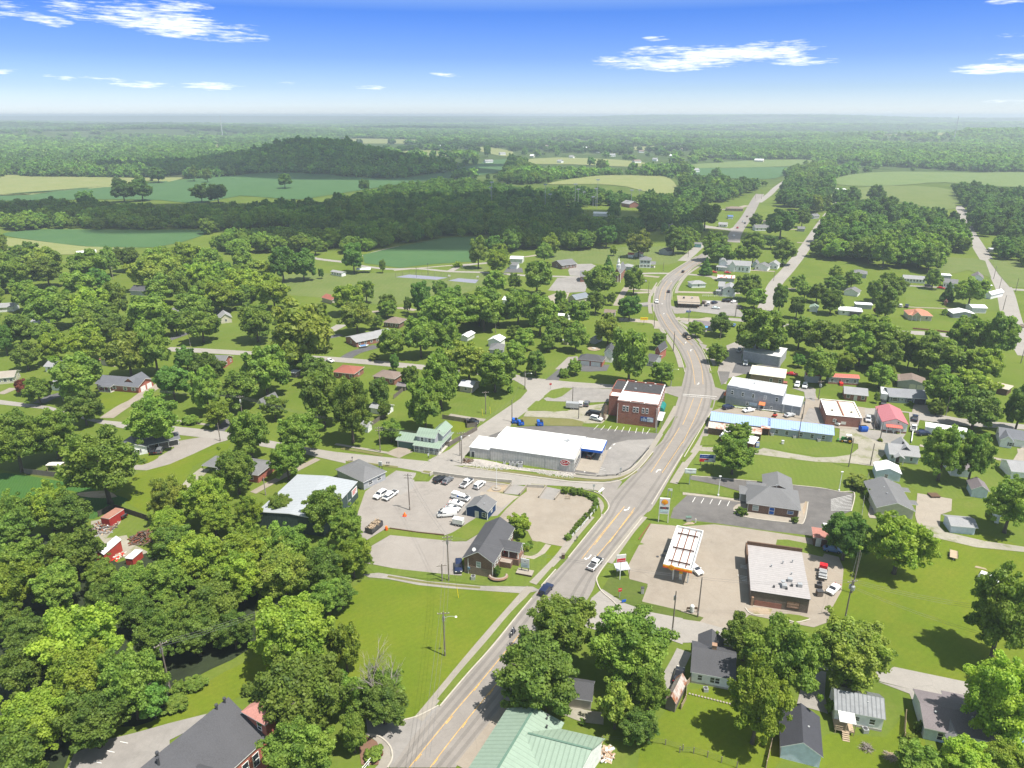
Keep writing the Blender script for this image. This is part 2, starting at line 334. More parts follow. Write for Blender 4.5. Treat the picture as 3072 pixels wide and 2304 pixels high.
def Qh(name,m,r,pts,sm=0,QT=None,far=0,wobble=0.0):
 w=[PT(r,x,y) if far else P(r,x,y) for x,y in pts]
 if sm:w=QQ(w,True,sm)
 SZ[0]+=.0005
 z=(SZ[0] if not far else.25)
 poly=[(p.x,p.y,z+(p.z if far else 0)) for p in w]
 if wobble:
  rr=random.Random(len(SHEETS));fine=[]
  for i in range(len(poly)):
   a,b=Vector(poly[i]),Vector(poly[(i+1)%len(poly)]);k=max(1,int((b-a).length/1.3))
   fine+=[tuple(a.lerp(b,j/k)+Vector((rr.uniform(-1,1)*wobble,rr.uniform(-1,1)*wobble,0))) for j in range(k)]
  poly=fine
 if far:
  bm=bmesh.new();bm.faces.new([bm.verts.new((p[0],p[1],0)) for p in poly]);bmesh.ops.triangulate(bm,faces=bm.faces[:])
  for _ in range(4):
   long_e=[e for e in bm.edges if e.calc_length()>60]
   if not long_e:break
   bmesh.ops.subdivide_edges(bm,edges=long_e,cuts=1);bmesh.ops.triangulate(bm,faces=bm.faces[:])
  for v in bm.verts:v.co.z=terr_np(np.array(v.co.x),np.array(v.co.y))+min(.6,max(.05,(v.co.y-250)*.0006))
  bmesh.ops.recalc_face_normals(bm,faces=bm.faces[:]);me=bpy.data.meshes.new(name);bm.to_mesh(me);bm.free();me.materials.append(m)
  o=link(name,me)
 else:
  b=MB();b.add(poly,[tuple(range(len(poly)))]);o=b.build(name,m)
 SHEETS.append((name,[(p[0],p[1]) for p in poly]))
 return tag(o,kind='structure')
def QR(pts,w,sm=4):
 p=QQ(pts,False,sm) if sm else pts;l,r=[],[]
 for i,q in enumerate(p):
  d=(p[min(i+1,len(p)-1)]-p[max(i-1,0)]);d.z=0;d.normalize();s=Vector((-d.y,d.x,0))
  l.append(q+s*w/2);r.append(q-s*w/2)
 return l,r
def Qi(name,m,r,pts,w,sm=4,z=None):
 l,rr=QR([P(r,x,y) for x,y in pts],w,sm);SZ[0]+=.0005;z=z or SZ[0]
 b=MB();n=len(l);b.add([(p.x,p.y,z) for p in l]+[(p.x,p.y,z) for p in rr],[(n+i,n+i+1,i+1,i) for i in range(n-1)])
 SHEETS.append((name,[(p.x,p.y) for p in l]+[(p.x,p.y) for p in reversed(rr)]))
 return tag(b.build(name,m),kind='structure')
def QT(r,pts,sm=4,w=.28,h=.13,m=None,name='kerb'):
 l,rr=QR([P(r,x,y) for x,y in pts],w,sm);b=MB();n=len(l)
 z0,z1=0,SZ[0]+h
 b.add([(p.x,p.y,z1) for p in l]+[(p.x,p.y,z1) for p in rr]+[(p.x,p.y,z0) for p in l]+[(p.x,p.y,z0) for p in rr],
 [(n+i,n+i+1,i+1,i) for i in range(n-1)]+[(i,i+1,2*n+i+1,2*n+i) for i in range(n-1)]+[(n+i+1,n+i,3*n+i,3*n+i+1) for i in range(n-1)]+[(0,n,3*n,2*n)[::-1],(n-1,2*n-1,4*n-1,3*n-1)])
 return tag(b.build(name,m or kerbc),kind='structure')
FIELDS=[]
def field(m,r,pts,sm=2):
 o=Qh('field',m,r,pts,sm,far=1);FIELDS.append(SHEETS[-1][1]);return o
field(f_hay,'TL',[(0,445),(200,455),(400,455),(740,460),(980,462),(1200,440),(1310,425),(1220,455),(1090,490),(970,480),(740,520),(400,545),(0,580)])
field(f_soy,'D',[(0,421),(120,411),(330,394),(420,387),(560,374),(700,377),(830,388),(935,376),(985,367),(1040,352),(1095,344),(1085,368),(1045,378),(960,387),(880,396),(800,408),(690,425),(630,432),(520,423),(430,440),(350,433),(200,431),(0,434)])
field(f_soy,'TL',[(0,830),(150,806),(300,796),(900,800),(1330,802),(1270,850),(1000,912),(560,906),(250,870)])
field(f_hay,'TL',[(0,850),(250,872),(560,908),(900,915),(600,950),(300,960),(0,925)])
field(f_soy,'TC',[(140,960),(400,900),(680,850),(870,842),(850,1005),(600,1020),(380,1045),(150,1015)],0)
field(f_hay,'TC',[(1330,500),(1560,460),(1750,445),(2000,450),(2120,460),(2180,530),(2160,562),(2000,560),(1850,520),(1650,503),(1450,505)])
field(f_corn,'TR',[(-60,385),(200,365),(540,345),(850,345),(870,362),(700,385),(550,392),(250,398),(-60,400)])
field(f_soy,'TR',[(-60,402),(250,400),(700,392),(690,430),(600,465),(500,470),(300,465),(0,435)])
field(f_corn,'TR',[(980,470),(1100,440),(1300,424),(1620,424),(1900,430),(2300,428),(2300,528),(1700,492),(1500,505),(1220,517),(1000,505)])
field(g_park,'TR',[(965,560),(1220,520),(1500,515),(1760,545),(1770,660),(1600,660),(1480,630),(1250,600),(1100,610),(965,620)])
field(f_hay,'TC',[(-40,210),(250,208),(520,218),(480,238),(200,240),(-40,238)]);field(f_hay,'TC',[(110,284),(420,287),(730,291),(900,305),(700,322),(450,318),(140,306)])
field(f_hay,'TC',[(830,268),(950,262),(1110,292),(1090,325),(960,305)]);field(f_hay,'TR',[(1190,197),(1500,200),(1750,206),(1730,226),(1400,220),(1200,210)])
field(f_hay,'TC',[(1150,350),(1400,330),(1800,345),(2000,370),(1900,392),(1500,375),(1250,372)]);field(f_hay,'TR',[(-100,255),(60,250),(130,262),(20,275),(-100,272)])
field(f_hay,'TC',[(1820,262),(2150,258),(2150,275),(1900,282)]);field(f_hay,'TL',[(1370,225),(1440,222),(1420,262),(1380,262)])
field(g_park,'TR',[(1660,975),(1900,985),(1960,1000),(2000,1110),(1850,1060),(1670,1100),(1640,1040)],0);field(g_park,'TR',[(1980,990),(2212,1000),(2212,1170),(2120,1170),(2050,1090)],0)
Qp=lambda m,r,pts,sm=2:Qh('lawn',m,r,pts,sm)
Qp(g_park,'TC',[(-400,1090),(150,1080),(360,1075),(920,1080),(960,1140),(760,1220),(300,1290),(-100,1240),(-420,1200)])
Qp(g_park,'TC',[(700,1060),(850,1040),(950,1035),(930,1070),(740,1068)]);Qp(g_park,'TC',[(1330,960),(1500,925),(2212,905),(2212,1000),(1960,1030),(1500,1010),(1380,1000)])
Qp(Qy,'BC',[(-40,700),(60,560),(140,440),(620,480),(1190,530),(960,830),(600,1230),(470,1335),(350,1350),(200,1280),(0,1000)])
Qp(Qy,'BR',[(1160,300),(1600,150),(2300,250),(2300,1120),(1850,1100),(1360,1000),(1290,790),(960,660),(1030,330)])
Qp(Qy,'BR',[(-120,1300),(60,1150),(320,1160),(650,1400),(560,1700),(-300,1700)]);Qp(Qy,'BR',[(930,1440),(1310,1460),(1420,1300),(1500,1300),(1560,1700),(900,1700)])
Qp(Qx,'MR',[(40,1090),(120,960),(500,1000),(1060,1060),(1180,1100),(1230,1190),(1100,1250),(700,1190),(250,1130)]);Qp(Qx,'MR',[(510,880),(700,885),(990,925),(1110,950),(1150,985),(1040,1020),(900,1015),(600,965),(500,955)])
Qp(Qx,'MR',[(1420,1080),(1900,1090),(2060,1120),(2000,1250),(1760,1290),(1500,1230),(1430,1170)]);Qp(Qy,'BC',[(1230,470),(1080,440),(1080,380),(1170,330),(1380,210),(1445,225),(1220,485)],0)
Qp(Qy,'ML',[(740,1270),(880,1130),(1300,960),(1500,920),(1480,960),(1250,1080),(1180,1200),(970,1290),(960,1390)],0)
Qp(Qx,'ML',[(1100,310),(1440,140),(1540,150),(1900,240),(1790,320),(1620,340),(1300,320)],0);Qp(Qy,'ML',[(620,600),(900,590),(840,670),(740,720),(640,690)],0)
Qp(Qx,'MC',[(650,690),(900,620),(1100,560),(1190,570),(1200,600),(960,770),(820,765),(650,730)],0);Qp(Qx,'MC',[(1120,490),(1480,360),(1520,370),(1340,510),(1280,520)],0)
Qp(Qx,'TR',[(1450,1185),(1670,1180),(2050,1200),(2060,1320),(1660,1310),(1440,1280)],0);Qp(Qy,'MC',[(620,790),(780,780),(900,790),(860,830),(700,880),(690,800)],0)
Qp(g_rough,'ML',[(-40,1000),(420,1000),(820,1120),(760,1160),(560,1190),(160,1130),(-40,1090)],0)
Qh('field',f_soy2,'ML',[(-60,1130),(160,1135),(420,1180),(700,1210),(520,1250),(420,1230),(200,1290),(-60,1290)],2)
Qh('field',f_soy2,'ML',[(520,1280),(660,1250),(830,1290),(740,1350),(640,1400),(580,1420),(480,1330)],2)
Qh('bare_ground',dirt,'ML',[(510,1250),(640,1238),(700,1240),(760,1275),(660,1285),(520,1272)],2)
Qp(Qy,'BL',[(900,1430),(1100,1270),(1220,1180),(1450,1040),(1680,930),(1800,900),(1800,1090),(1650,1150),(1330,1300),(1100,1400)],0)
Qp(Qx,'BL',[(690,170),(760,60),(980,60),(960,110),(870,150),(830,130),(760,190)],2)
Qh('bare_ground',grav_g,'BL',[(590,60),(760,40),(780,70),(690,170),(820,150),(840,200),(960,260),(890,300),(780,290),(700,230),(620,130)],2)
Qh('woodland_floor',mat('shade_dark_floor',(.022,.032,.012),'gravel',var=.4),'BL',[(-200,250),(300,150),(620,220),(760,330),(1000,250),(1700,150),(1750,300),(1650,620),(1660,830),(1500,960),(1250,1080),(1060,1300),(880,1390),(480,1420),(400,1700),(-300,1800)],2)  # floor colour darkened to stand for the shade between the crowns
Qi('road',Qw,'TR',[(520,1340),(560,1250),(600,1150),(680,1060),(760,960),(830,860),(890,770),(950,690)],9.0)
Qi('road',Qw,'TR',[(960,690),(985,640),(1010,600)],6.0)
Qi('road',Qw,'TR',[(2250,1620),(2180,1500),(2130,1370),(2090,1200),(2040,1100),(1970,990),(1900,880),(1850,790),(1820,700),(1785,640)],10.0)
Qi('road',Qw,'TR',[(1490,1465),(1700,1480),(2150,1545),(2300,1560)],7.5)
Qi('road',Qw,'TR',[(0,1400),(300,1378),(700,1420),(900,1440),(1200,1450),(1500,1468)],6.5)
Qi('road',Qw,'TR',[(2090,1180),(2300,1195)],6);Qi('driveway',grav,'TR',[(1420,1158),(1700,1172),(1760,1165)],4);Qi('driveway',conc,'TR',[(1400,1290),(1500,1300),(1900,1315)],2)
Qi('road',Qw,'TR',[(-380,1090),(-200,1080),(0,1085),(180,1100),(220,1118)],5)
Qi('driveway',Qz,'TR',[(-320,1207),(-100,1200),(150,1205),(370,1208)],4.5);Qi('driveway',conc,'TR',[(740,880),(830,885)],5);Qi('driveway',conc,'TR',[(440,1060),(600,1068)],3.5)
Qi('driveway',conc,'TR',[(670,1180),(760,1182),(900,1185)],4);Qi('driveway',conc,'TR',[(760,800),(700,795),(600,800)],4)
Qi('road',asph,'CV',[(1380,300),(1392,240),(1440,150),(1515,50),(1560,-30),(1620,-140),(1660,-200)],12);Qi('road',Qw,'TR',[(490,620),(560,570),(600,530),(640,500),(670,480)],9)
Qi('road',Qw,'TC',[(2212,1000),(2260,960),(2330,900),(2400,870),(2440,880)],8)
Qh('parking_lot',Qw,'CV',[(760,110),(1000,130),(1380,165),(1400,140),(1340,160),(1100,125),(960,90)],0)
Qi('parking_lot',Qw,'TR',[(80,780),(200,785),(330,800)],12);Qi('driveway',conc,'TR',[(240,665),(330,662),(420,640)],8)
Qi('road',Qw,'TL',[(1950,960),(2050,985),(2212,1005),(2300,1012)],6);Qi('road',Qw,'TC',[(100,1028),(300,1052),(500,1050),(700,1068),(930,1075),(1200,1095),(1380,1100),(1560,1105)],5)
Qi('path',Qz,'TC',[(340,1062),(520,1045),(700,1030),(840,1020),(960,1010)],3);Qi('path',Qz,'TC',[(130,968),(280,925),(420,898),(560,872),(690,850)],3);Qi('road',Qw,'TC',[(700,1068),(760,1040),(850,1022),(940,1015)],5)
Qi('path',Qz,'TC',[(1120,975),(1200,972),(1265,962)],4);Qh('driveway',asph_vd,'TC',[(1050,1075),(1080,1040),(1170,1045),(1180,1075)])
for poly in([(350,1105),(440,1088),(690,1108),(620,1122)],[(690,1128),(760,1112),(890,1122),(870,1145)]):Qh('sports_court',court,'TC',poly)
Qh('parking_lot',Qv,'TC',[(1470,1060),(1500,1020),(1620,1018),(1650,1030),(1560,1100),(1480,1095)]);Qh('parking_lot',Qv,'TC',[(1340,1190),(1400,1110),(1560,1105),(1600,1140),(1580,1200),(1480,1205)])
Qh('driveway',Qz,'TC',[(1335,1230),(1400,1205),(1480,1205),(1460,1250),(1400,1280),(1370,1270)]);Qi('driveway',conc,'TC',[(1780,1290),(1830,1200),(1860,1160)],4)
Qi('driveway',conc,'TC',[(1830,1180),(2000,1190),(2040,1195)],4);Qi('driveway',asph_vd,'TC',[(1850,1285),(2020,1290)],5);Qi('driveway',conc,'TC',[(1960,1095),(2060,1105)],5)
Qi('driveway',Qz,'TC',[(1800,1380),(1900,1385),(2040,1400),(2070,1440)],7)
Qi('road',Qw,'ML',[(1080,318),(1300,328),(1620,347),(1850,365),(2212,388)],6.5);Qi('road',Qw,'MC',[(-60,384),(200,405),(480,432),(800,460),(1000,480),(1140,505)],6.5)
Qi('road',Qw,'ML',[(1830,320),(1950,265),(2060,235),(2190,175),(2212,160)],6);Qi('driveway',asph_vd,'ML',[(1090,260),(1160,235),(1290,190)],4);Qi('driveway',asph_vd,'ML',[(2090,250),(2212,225)],5)
Qi('driveway',asph_vd,'ML',[(250,670),(330,630),(400,612)],5.5);Qi('driveway',conc,'ML',[(690,765),(800,690),(880,650),(960,590),(1050,545)],5.5);Qi('driveway',conc,'ML',[(0,610),(60,585),(90,570)],4)
Qi('driveway',conc,'MC',[(330,1010),(380,985),(430,965)],6.5);Qi('driveway',asph_vd,'MC',[(30,375),(70,350),(120,330),(230,300)],6);Qi('driveway',conc,'TC',[(200,1330),(300,1320),(380,1305),(480,1320)],4)
Qh('driveway',QA,'ML',[(860,1100),(870,1065),(1040,1010),(1130,960),(1120,920),(1300,890),(1440,890),(1490,905),(1400,930),(1250,1000),(1100,1065),(950,1105)],0)
Qp(Qy,'ML',[(875,1060),(900,1030),(960,1010),(1030,1012),(1000,1040),(920,1070)]);Qh('driveway',grav_g,'ML',[(1180,1200),(1220,1150),(1300,1090),(1360,1100),(1290,1170),(1210,1235)])
Qi('path',walkc,'ML',[(1120,780),(1280,800),(1420,820)],1.5);Qi('driveway',asph_vd,'ML',[(1420,850),(1470,800),(1500,770)],4);Qi('driveway',conc,'ML',[(1640,1250),(1730,1200),(1880,1120),(2060,1030)],2.6)
Qh('road',Qw,'ML',[(-20,645),(320,690),(620,775),(830,795),(1140,820),(1450,852),(1750,912),(2040,965),(2240,995),(2240,1060),(1990,1003),(1700,950),(1480,905),(1300,890),(840,842),(640,800),(300,708),(-20,675)])
Qh('road',Qw,'MC',[(1140,495),(1480,530),(1800,552),(2160,562),(2160,610),(1780,575),(1500,568),(1360,590),(1300,640),(1190,730),(1110,790),(1090,830),(960,880),(800,1010),(790,1075),(640,1070),(560,1040),(700,970),(880,830),(960,775),(1160,640),(1205,590),(1190,560),(1120,520)],0)
Qi('driveway',walkc,'MC',[(700,745),(820,765),(930,780)],2.5)
Qh('driveway',asph_vd,'MC',[(1320,520),(1400,455),(1440,420),(1490,370),(1530,365),(1560,420),(1740,420),(1720,460),(1600,465),(1440,455),(1410,520)]);Qh('driveway',QA,'MC',[(1385,450),(1470,370),(1530,365),(1540,400),(1440,450)])
Qh('parking_lot',Qv,'MC',[(1310,640),(1490,565),(1790,580),(1730,660),(1600,665),(1330,655)]);Qp(Qx,'MC',[(1310,625),(1360,585),(1440,568),(1500,572),(1430,625),(1380,640)],0)
Qh('driveway',grav_g,'MC',[(1200,720),(1460,720),(1560,690),(1720,670),(1730,760),(1690,800),(1570,800),(1480,770),(1180,755)]);Qp(Qx,'MC',[(1200,710),(1260,655),(1460,665),(1480,715),(1380,725)],0);Qp(g_dry,'MC',[(1110,805),(1180,757),(1500,772),(1572,790),(1560,818),(1300,812),(1115,815)],0)
Qh('parking_lot',asph_d,'MC',[(880,960),(960,880),(1100,825),(1300,815),(1560,820),(2050,865),(2060,900),(2000,960),(1960,1010),(1880,1080),(1800,1130),(1680,1150),(1520,1130),(1490,1122),(1200,1070),(900,1010)],0)
Qh('parking_lot',Qv,'MC',[(1640,1110),(1760,930),(1960,905),(2040,905),(1980,960),(1900,1070),(1800,1125),(1700,1135)],2)
Qh('bare_ground',rocky,'IG',[(170,640),(300,612),(480,640),(700,690),(1000,725),(1325,758),(1300,792),(1100,770),(800,735),(500,700),(180,678)],2)
Qh('road',Qw,'MC',[(-40,985),(300,1020),(600,1050),(790,1085),(1100,1120),(1480,1172),(1700,1180),(1780,1170),(1740,1250),(1500,1210),(1300,1200),(1130,1200),(800,1150),(520,1115),(360,1085),(40,1045),(-40,1030)],0)
Qh('parking_lot',QA,'LT',[(330,330),(520,180),(650,110),(860,135),(830,225),(990,225),(1050,160),(1850,245),(1720,350),(1930,380),(1700,640),(1480,660),(1220,760),(1150,785),(560,705),(350,830),(230,780),(250,560)],0)
Qh('parking_lot',Qv,'LT',[(370,310),(650,115),(850,145),(830,290),(700,365),(560,320)]);Qh('parking_lot',Qv,'LT',[(1020,585),(1320,305),(1530,320),(1290,590),(1090,590)],0)
Qp(Qx,'LT',[(440,140),(500,85),(660,105),(540,185)],0);Qp(Qx,'LT',[(820,205),(870,140),(1010,155),(975,228)],0)
Qp(g_lawn,'LT',[(360,840),(560,705),(880,755),(1160,790),(1260,740),(1480,600),(1700,580),(1910,375),(1925,390),(1700,640),(1560,730),(1370,840),(1230,845),(1100,830),(590,780),(390,890)],0)
Qh('parking_lot',QA,'LT',[(285,1060),(400,890),(590,780),(1100,830),(1250,848),(1380,845),(1560,735),(1710,640),(1780,660),(1340,1010),(1330,1200),(1250,1195),(700,1140)],0)
Qh('pavement',Qz,'LT',[(1530,330),(1730,345),(1925,380),(1740,500),(1520,360)],0)
Qh('parking_lot',conc,'IG',[(500,1270),(620,1130),(760,1000),(830,950),(830,905),(1010,910),(1195,940),(1250,960),(1430,1010),(1520,1060),(1560,1110),(1500,1200),(1400,1290),(1250,1445),(1220,1525),(1030,1490),(890,1460),(840,1360),(640,1290)],0)
Qh('pavement',Qv,'IG',[(590,970),(665,875),(830,900),(740,985)],0);Qh('pavement',Qv,'IG',[(960,1020),(1035,900),(1200,935),(1100,1040)],0);Qh('bare_ground',dirt,'IG',[(410,950),(480,890),(650,880),(600,965)],0)
Qp(Qx,'LT',[(1985,950),(2060,850),(2200,865),(2150,960),(2080,1000),(2000,995)],2);Qi('path',Qz,'LT',[(1960,1005),(2060,1015),(2150,975),(2230,880)],1.6)
Qh('lawn',Qx,'LT',[(330,1085),(700,1135),(1250,1195),(1330,1205),(1640,1230),(1680,1130),(1800,1120),(1860,1040),(1960,1010),(2080,1030),(2212,960),(2212,1110),(2030,1310),(1700,1320),(1300,1270),(430,1175)],0)
Qh('path',grav,'BC',[(140,405),(240,395),(400,420),(560,450),(900,480),(1240,485),(1290,510),(1190,530),(900,510),(700,495),(500,475),(300,435),(180,425)],0);Qi('verge',g_dry,'BC',[(300,418),(500,452),(700,475),(900,492)],.8)
Qh('parking_lot',conc,'GS',[(-60,900),(120,560),(190,440),(480,485),(860,460),(1000,470),(1860,600),(1860,680),(1960,760),(2130,800),(2180,920),(2160,1150),(2060,1330),(2010,1480),(1870,1530),(1600,1480),(1200,1400),(950,1620),(760,1560),(540,1480),(90,1260),(150,1080),(-40,1030)],0)
Qp(Qx,'GS',[(1470,700),(1490,620),(1600,620),(1850,670),(1980,770),(1960,800),(1700,740)],0);Qp(Qx,'GS',[(190,400),(340,370),(560,400),(900,440),(1200,480),(1860,570),(1860,610),(1450,545),(1000,480),(640,440),(480,480),(180,455)],0)
Qh('bare_ground',dirt,'GS',[(510,470),(560,440),(640,440),(630,460)]);Qp(g_lawn,'GS',[(1500,1440),(1600,1390),(1820,1430),(1790,1470),(1650,1480)],2);Qh('bare_ground',dirt,'GS',[(1180,1340),(1250,1320),(1440,1340),(1420,1400),(1260,1390)])
Qp(g_rough,'GS',[(-80,1040),(60,1060),(150,1100),(90,1260),(-60,1240)],0);Qp(g_rough,'BC',[(1690,500),(1740,420),(1850,430),(1980,480),(1940,580),(2200,640),(2212,690),(2000,650),(1800,590),(1730,540)],0)
Qp(g_rough,'GS',[(90,1290),(400,1350),(640,1400),(730,1430),(690,1470),(540,1450),(80,1345)],0);Qp(Qx,'BC',[(1680,420),(1760,310),(1840,190),(1900,185),(1965,210),(1900,220),(1840,300),(1730,420)],0)
Qh('road',Qw,'BC',[(1560,740),(1620,560),(1690,500),(1830,590),(2000,650),(2212,690),(2212,860),(2100,820),(1900,790),(1700,780)],0);Qh('road',Qw,'BR',[(-30,690),(140,720),(280,760),(560,860),(900,960),(1340,1020),(1370,1005),(1850,1105),(2300,1200),(2300,1310),(1830,1210),(1480,1150),(1260,1095),(900,1020),(270,860),(160,845),(-30,850)],0)
Qh('driveway',grav,'BR',[(1260,1100),(1480,1150),(1660,1190),(1640,1260),(1540,1290),(1510,1280),(1470,1180)],0);Qh('driveway',grav,'BR',[(770,1120),(900,1030),(930,1040),(920,1180),(940,1310),(880,1290),(740,1250)],0)
Qi('driveway',grav,'BR',[(10,900),(-40,1000),(-100,1100),(-140,1150)],3.2);Qi('driveway',grav_g,'BC',[(1440,1270),(1560,1320),(1700,1340)],3)
Qh('parking_lot',asph_d,'MR',[(50,1140),(200,1145),(480,1175),(700,1200),(900,1220),(1110,1255),(1090,1370),(1010,1400),(940,1500),(840,1530),(500,1490),(230,1450),(-80,1415),(-60,1350),(30,1265),(330,1300),(370,1280),(400,1250),(230,1200),(50,1165)],0)
Qh('pavement',Qz,'MR',[(330,1370),(345,1330),(420,1320),(770,1320),(810,1310),(780,1440),(720,1445),(420,1410)],2);Qi('pavement',Qz,'MR',[(0,1255),(150,1272),(370,1302)],1.6);Qp(Qx,'MR',[(-20,1185),(100,1182),(250,1210),(375,1265),(360,1285),(200,1265),(-20,1245)],0)
Qh('bare_ground',dirt,'MR',[(775,1360),(795,1305),(812,1310),(785,1400)])
Qh('parking_lot',conc,'DT',[(110,740),(240,700),(560,720),(960,780),(1060,700),(1110,560),(1040,480),(1180,490),(1210,600),(1290,640),(1890,730),(1890,930),(1450,920),(1060,860),(700,840),(130,760)],0);Qh('parking_lot',Qv,'DT',[(1060,850),(1130,705),(1330,740),(1290,860)],0);Qh('parking_lot',Qv,'DT',[(950,500),(1060,500),(1200,510),(1190,640),(1090,610),(1080,540)],0)
Qh('parking_lot',QA,'DT',[(180,330),(200,255),(275,190),(290,120),(270,60),(420,0),(560,30),(470,85),(430,170),(440,260),(500,340),(400,370),(290,400),(270,460),(215,450)],0);Qh('parking_lot',asph_vd,'DT',[(330,340),(370,240),(840,270),(820,300),(510,360)],0);Qh('parking_lot',asph_d,'DT',[(190,325),(310,330),(290,420),(220,470)],0)
Qh('pavement',grav_g,'DT',[(-30,1110),(150,1115),(560,1160),(660,1120),(900,1170),(1200,1220),(1400,1215),(1560,1190),(1640,1130),(1640,1080),(1440,1050),(1450,920),(1900,940),(2030,960),(2000,1100),(1900,1200),(1800,1310),(1560,1280),(1200,1265),(600,1190),(-30,1150)],0)
Qh('driveway',grav,'RT',[(330,400),(500,440),(680,440),(640,500),(560,540),(480,560),(300,540),(-20,380),(-20,340),(150,380)],0);Qh('road',Qw,'RT',[(150,110),(370,110),(740,160),(1190,205),(1380,240),(1800,280),(2300,330),(2300,390),(1800,360),(1300,330),(860,260),(830,350),(740,410),(720,170),(380,130),(330,210),(320,390),(240,380),(150,240)],0)
Qh('driveway',conc,'RT',[(780,60),(960,70),(1000,190),(760,165)],0);Qh('driveway',Qz,'RT',[(830,1210),(1280,1285),(1270,1440),(1130,1490),(1120,1660),(860,1700),(800,1500)],0);Qh('pavement',Qz,'RT',[(265,1075),(340,1080),(310,1450),(300,1540),(210,1530),(190,1490)],0)
Qi('path',Qz,'RT',[(860,590),(1000,620),(1180,660),(1730,690),(1760,740),(2040,800)],1.8);Qh('driveway',Qz,'RT',[(1950,880),(1960,800),(2050,810),(2212,560),(2212,830),(2050,900),(1990,950)],0);Qh('driveway',Qz,'RT',[(2120,630),(2212,640),(2212,800),(2150,800)],0)
Qh('path',grav_g,'BR',[(1540,90),(1660,90),(1700,130),(1960,190),(2300,240),(2300,270),(1900,230),(1560,150)],0);Qh('bare_ground',dirt,'BR',[(1900,350),(1960,365),(1975,378),(1890,360)])
Qh('parking_lot',Qv,'BL',[(420,1700),(480,1570),(640,1490),(870,1435),(1100,1370),(1340,1310),(1270,1390),(1180,1440),(1100,1480),(1100,1510),(1000,1590),(880,1700)],0)
Qh('driveway',Qv,'BC',[(160,1340),(400,1350),(520,1310),(640,1260),(680,1290),(320,1660),(290,1640),(330,1600),(310,1530),(250,1470),(170,1440)],0)
Qh('pavement',walkc,'BC',[(160,1440),(240,1455),(310,1520),(325,1600),(290,1680),(200,1680),(240,1640),(260,1560),(230,1490)],0);Qh('planting_bed',mat('mulch',(.16,.09,.06),'gravel',var=.3),'BC',[(150,1450),(230,1490),(260,1560),(240,1640),(130,1640),(110,1500)],0)
MAIN_L=[('BC',320,1659),('BC',480,1440),('BC',640,1255),('BC',980,860),('BC',1240,545),('BC',1500,265),('BC',1690,25),('MC',1760,1260),('MC',1960,1060),('MC',2030,960),('MC',2110,850),('CV',880,1659),('CV',845,1510),('CV',795,1410),('CV',720,1295),('CV',645,1190),('CV',590,1090),('CV',558,990),('CV',558,880),('CV',590,770),('CV',640,690),('CV',730,615),('CV',860,530),('CV',1000,450),('CV',1080,405),('CV',1180,360),('CV',1300,310)]
MAIN_R=[('BC',740,1659),('BC',1060,1265),('BC',1250,1020),('BC',1600,560),('BC',1660,420),('BC',1760,270),('BC',1960,25),('MC',2030,1330),('MC',2212,1010),('MR',110,840),('MR',190,720),('MR',215,600),('CV',1135,1600),('CV',1100,1490),('CV',1040,1390),('CV',960,1300),('CV',850,1170),('CV',775,1060),('CV',745,990),('CV',735,900),('CV',748,830),('CV',790,740),('CV',860,660),('CV',960,575),('CV',1070,505),('CV',1180,440),('CV',1310,360)]
ML_,MR_=QQ([P(*a) for a in MAIN_L],False,4),QQ([P(*a) for a in MAIN_R],False,4)
SZ[0]+=.001;_z=SZ[0];n=len(ML_)
_b=MB();_b.add([(p.x,p.y,_z) for p in ML_]+[(p.x,p.y,_z) for p in MR_],[(n+i,n+i+1,i+1,i) for i in range(n-1)]);tag(_b.build('road',asph),kind='structure')
SHEETS.append(('road',[(p.x,p.y) for p in ML_]+[(p.x,p.y) for p in reversed(MR_)]))
Qh('road',asph,'MC',[(2090,565),(2212,560),(2212,640),(2120,610)],0);Qh('road',asph,'MR',[(190,560),(290,590),(260,640),(190,660)],0);Qh('road',asph,'MC',[(1700,1185),(1790,1165),(1820,1180),(1760,1270),(1720,1330),(1690,1260)],0)
Qh('road',asph,'CV',[(735,960),(800,975),(900,1000),(880,1050),(770,1040)],0);Qh('road',asph,'CV',[(1020,1345),(1110,1370),(1090,1410),(1060,1400)],0);Qh('parking_lot',Qv,'CV',[(790,960),(1060,960),(1060,900),(1200,905),(1430,920),(1420,985),(1480,1030),(1480,1080),(1230,1050),(900,1010)],0)
Qi('driveway',Qz,'CV',[(790,1085),(900,1105),(1060,1110),(1180,1085)],7);Qi('driveway',Qv,'CV',[(560,930),(420,945)],6);Qp(Qx,'CV',[(810,1040),(1000,1035),(1200,1055),(1190,1085),(940,1070),(830,1090)],0)
Qi('pavement',conc,'BC',[(790,1665),(960,1450),(1090,1280)],3.4)
Qi('pavement',walkc,'BC',[(500,1345),(620,1200),(900,860),(1160,560),(1225,490)],2.0);Qi('pavement',walkc,'BC',[(1240,465),(1400,300),(1500,170),(1620,30)],2.0)
Qi('verge',Qx,'BC',[(640,1225),(800,1030),(960,845),(1110,665),(1225,550)],1.5);Qi('verge',Qx,'BC',[(1285,470),(1380,360)],1.2);Qi('verge',Qx,'BC',[(1460,280),(1560,150),(1670,40)],1.1)
Qi('pavement',walkc,'MC',[(1640,1540),(1700,1420),(1690,1330),(1640,1280),(1520,1240)],1.8);Qi('verge',Qx,'MC',[(1695,1390),(1715,1340),(1690,1290),(1620,1250),(1480,1228)],1.1)
Qi('verge',g_dry,'MC',[(820,1085),(1100,1115),(1480,1160),(1700,1170),(1850,1140),(1915,1110)],1.3);Qi('verge',g_dry,'MC',[(1935,1090),(2015,990)],1.3);Qi('pavement',walkc,'MC',[(1500,1140),(1700,1155),(1850,1120),(1960,1030),(2050,900),(2110,800),(2170,690)],1.8)
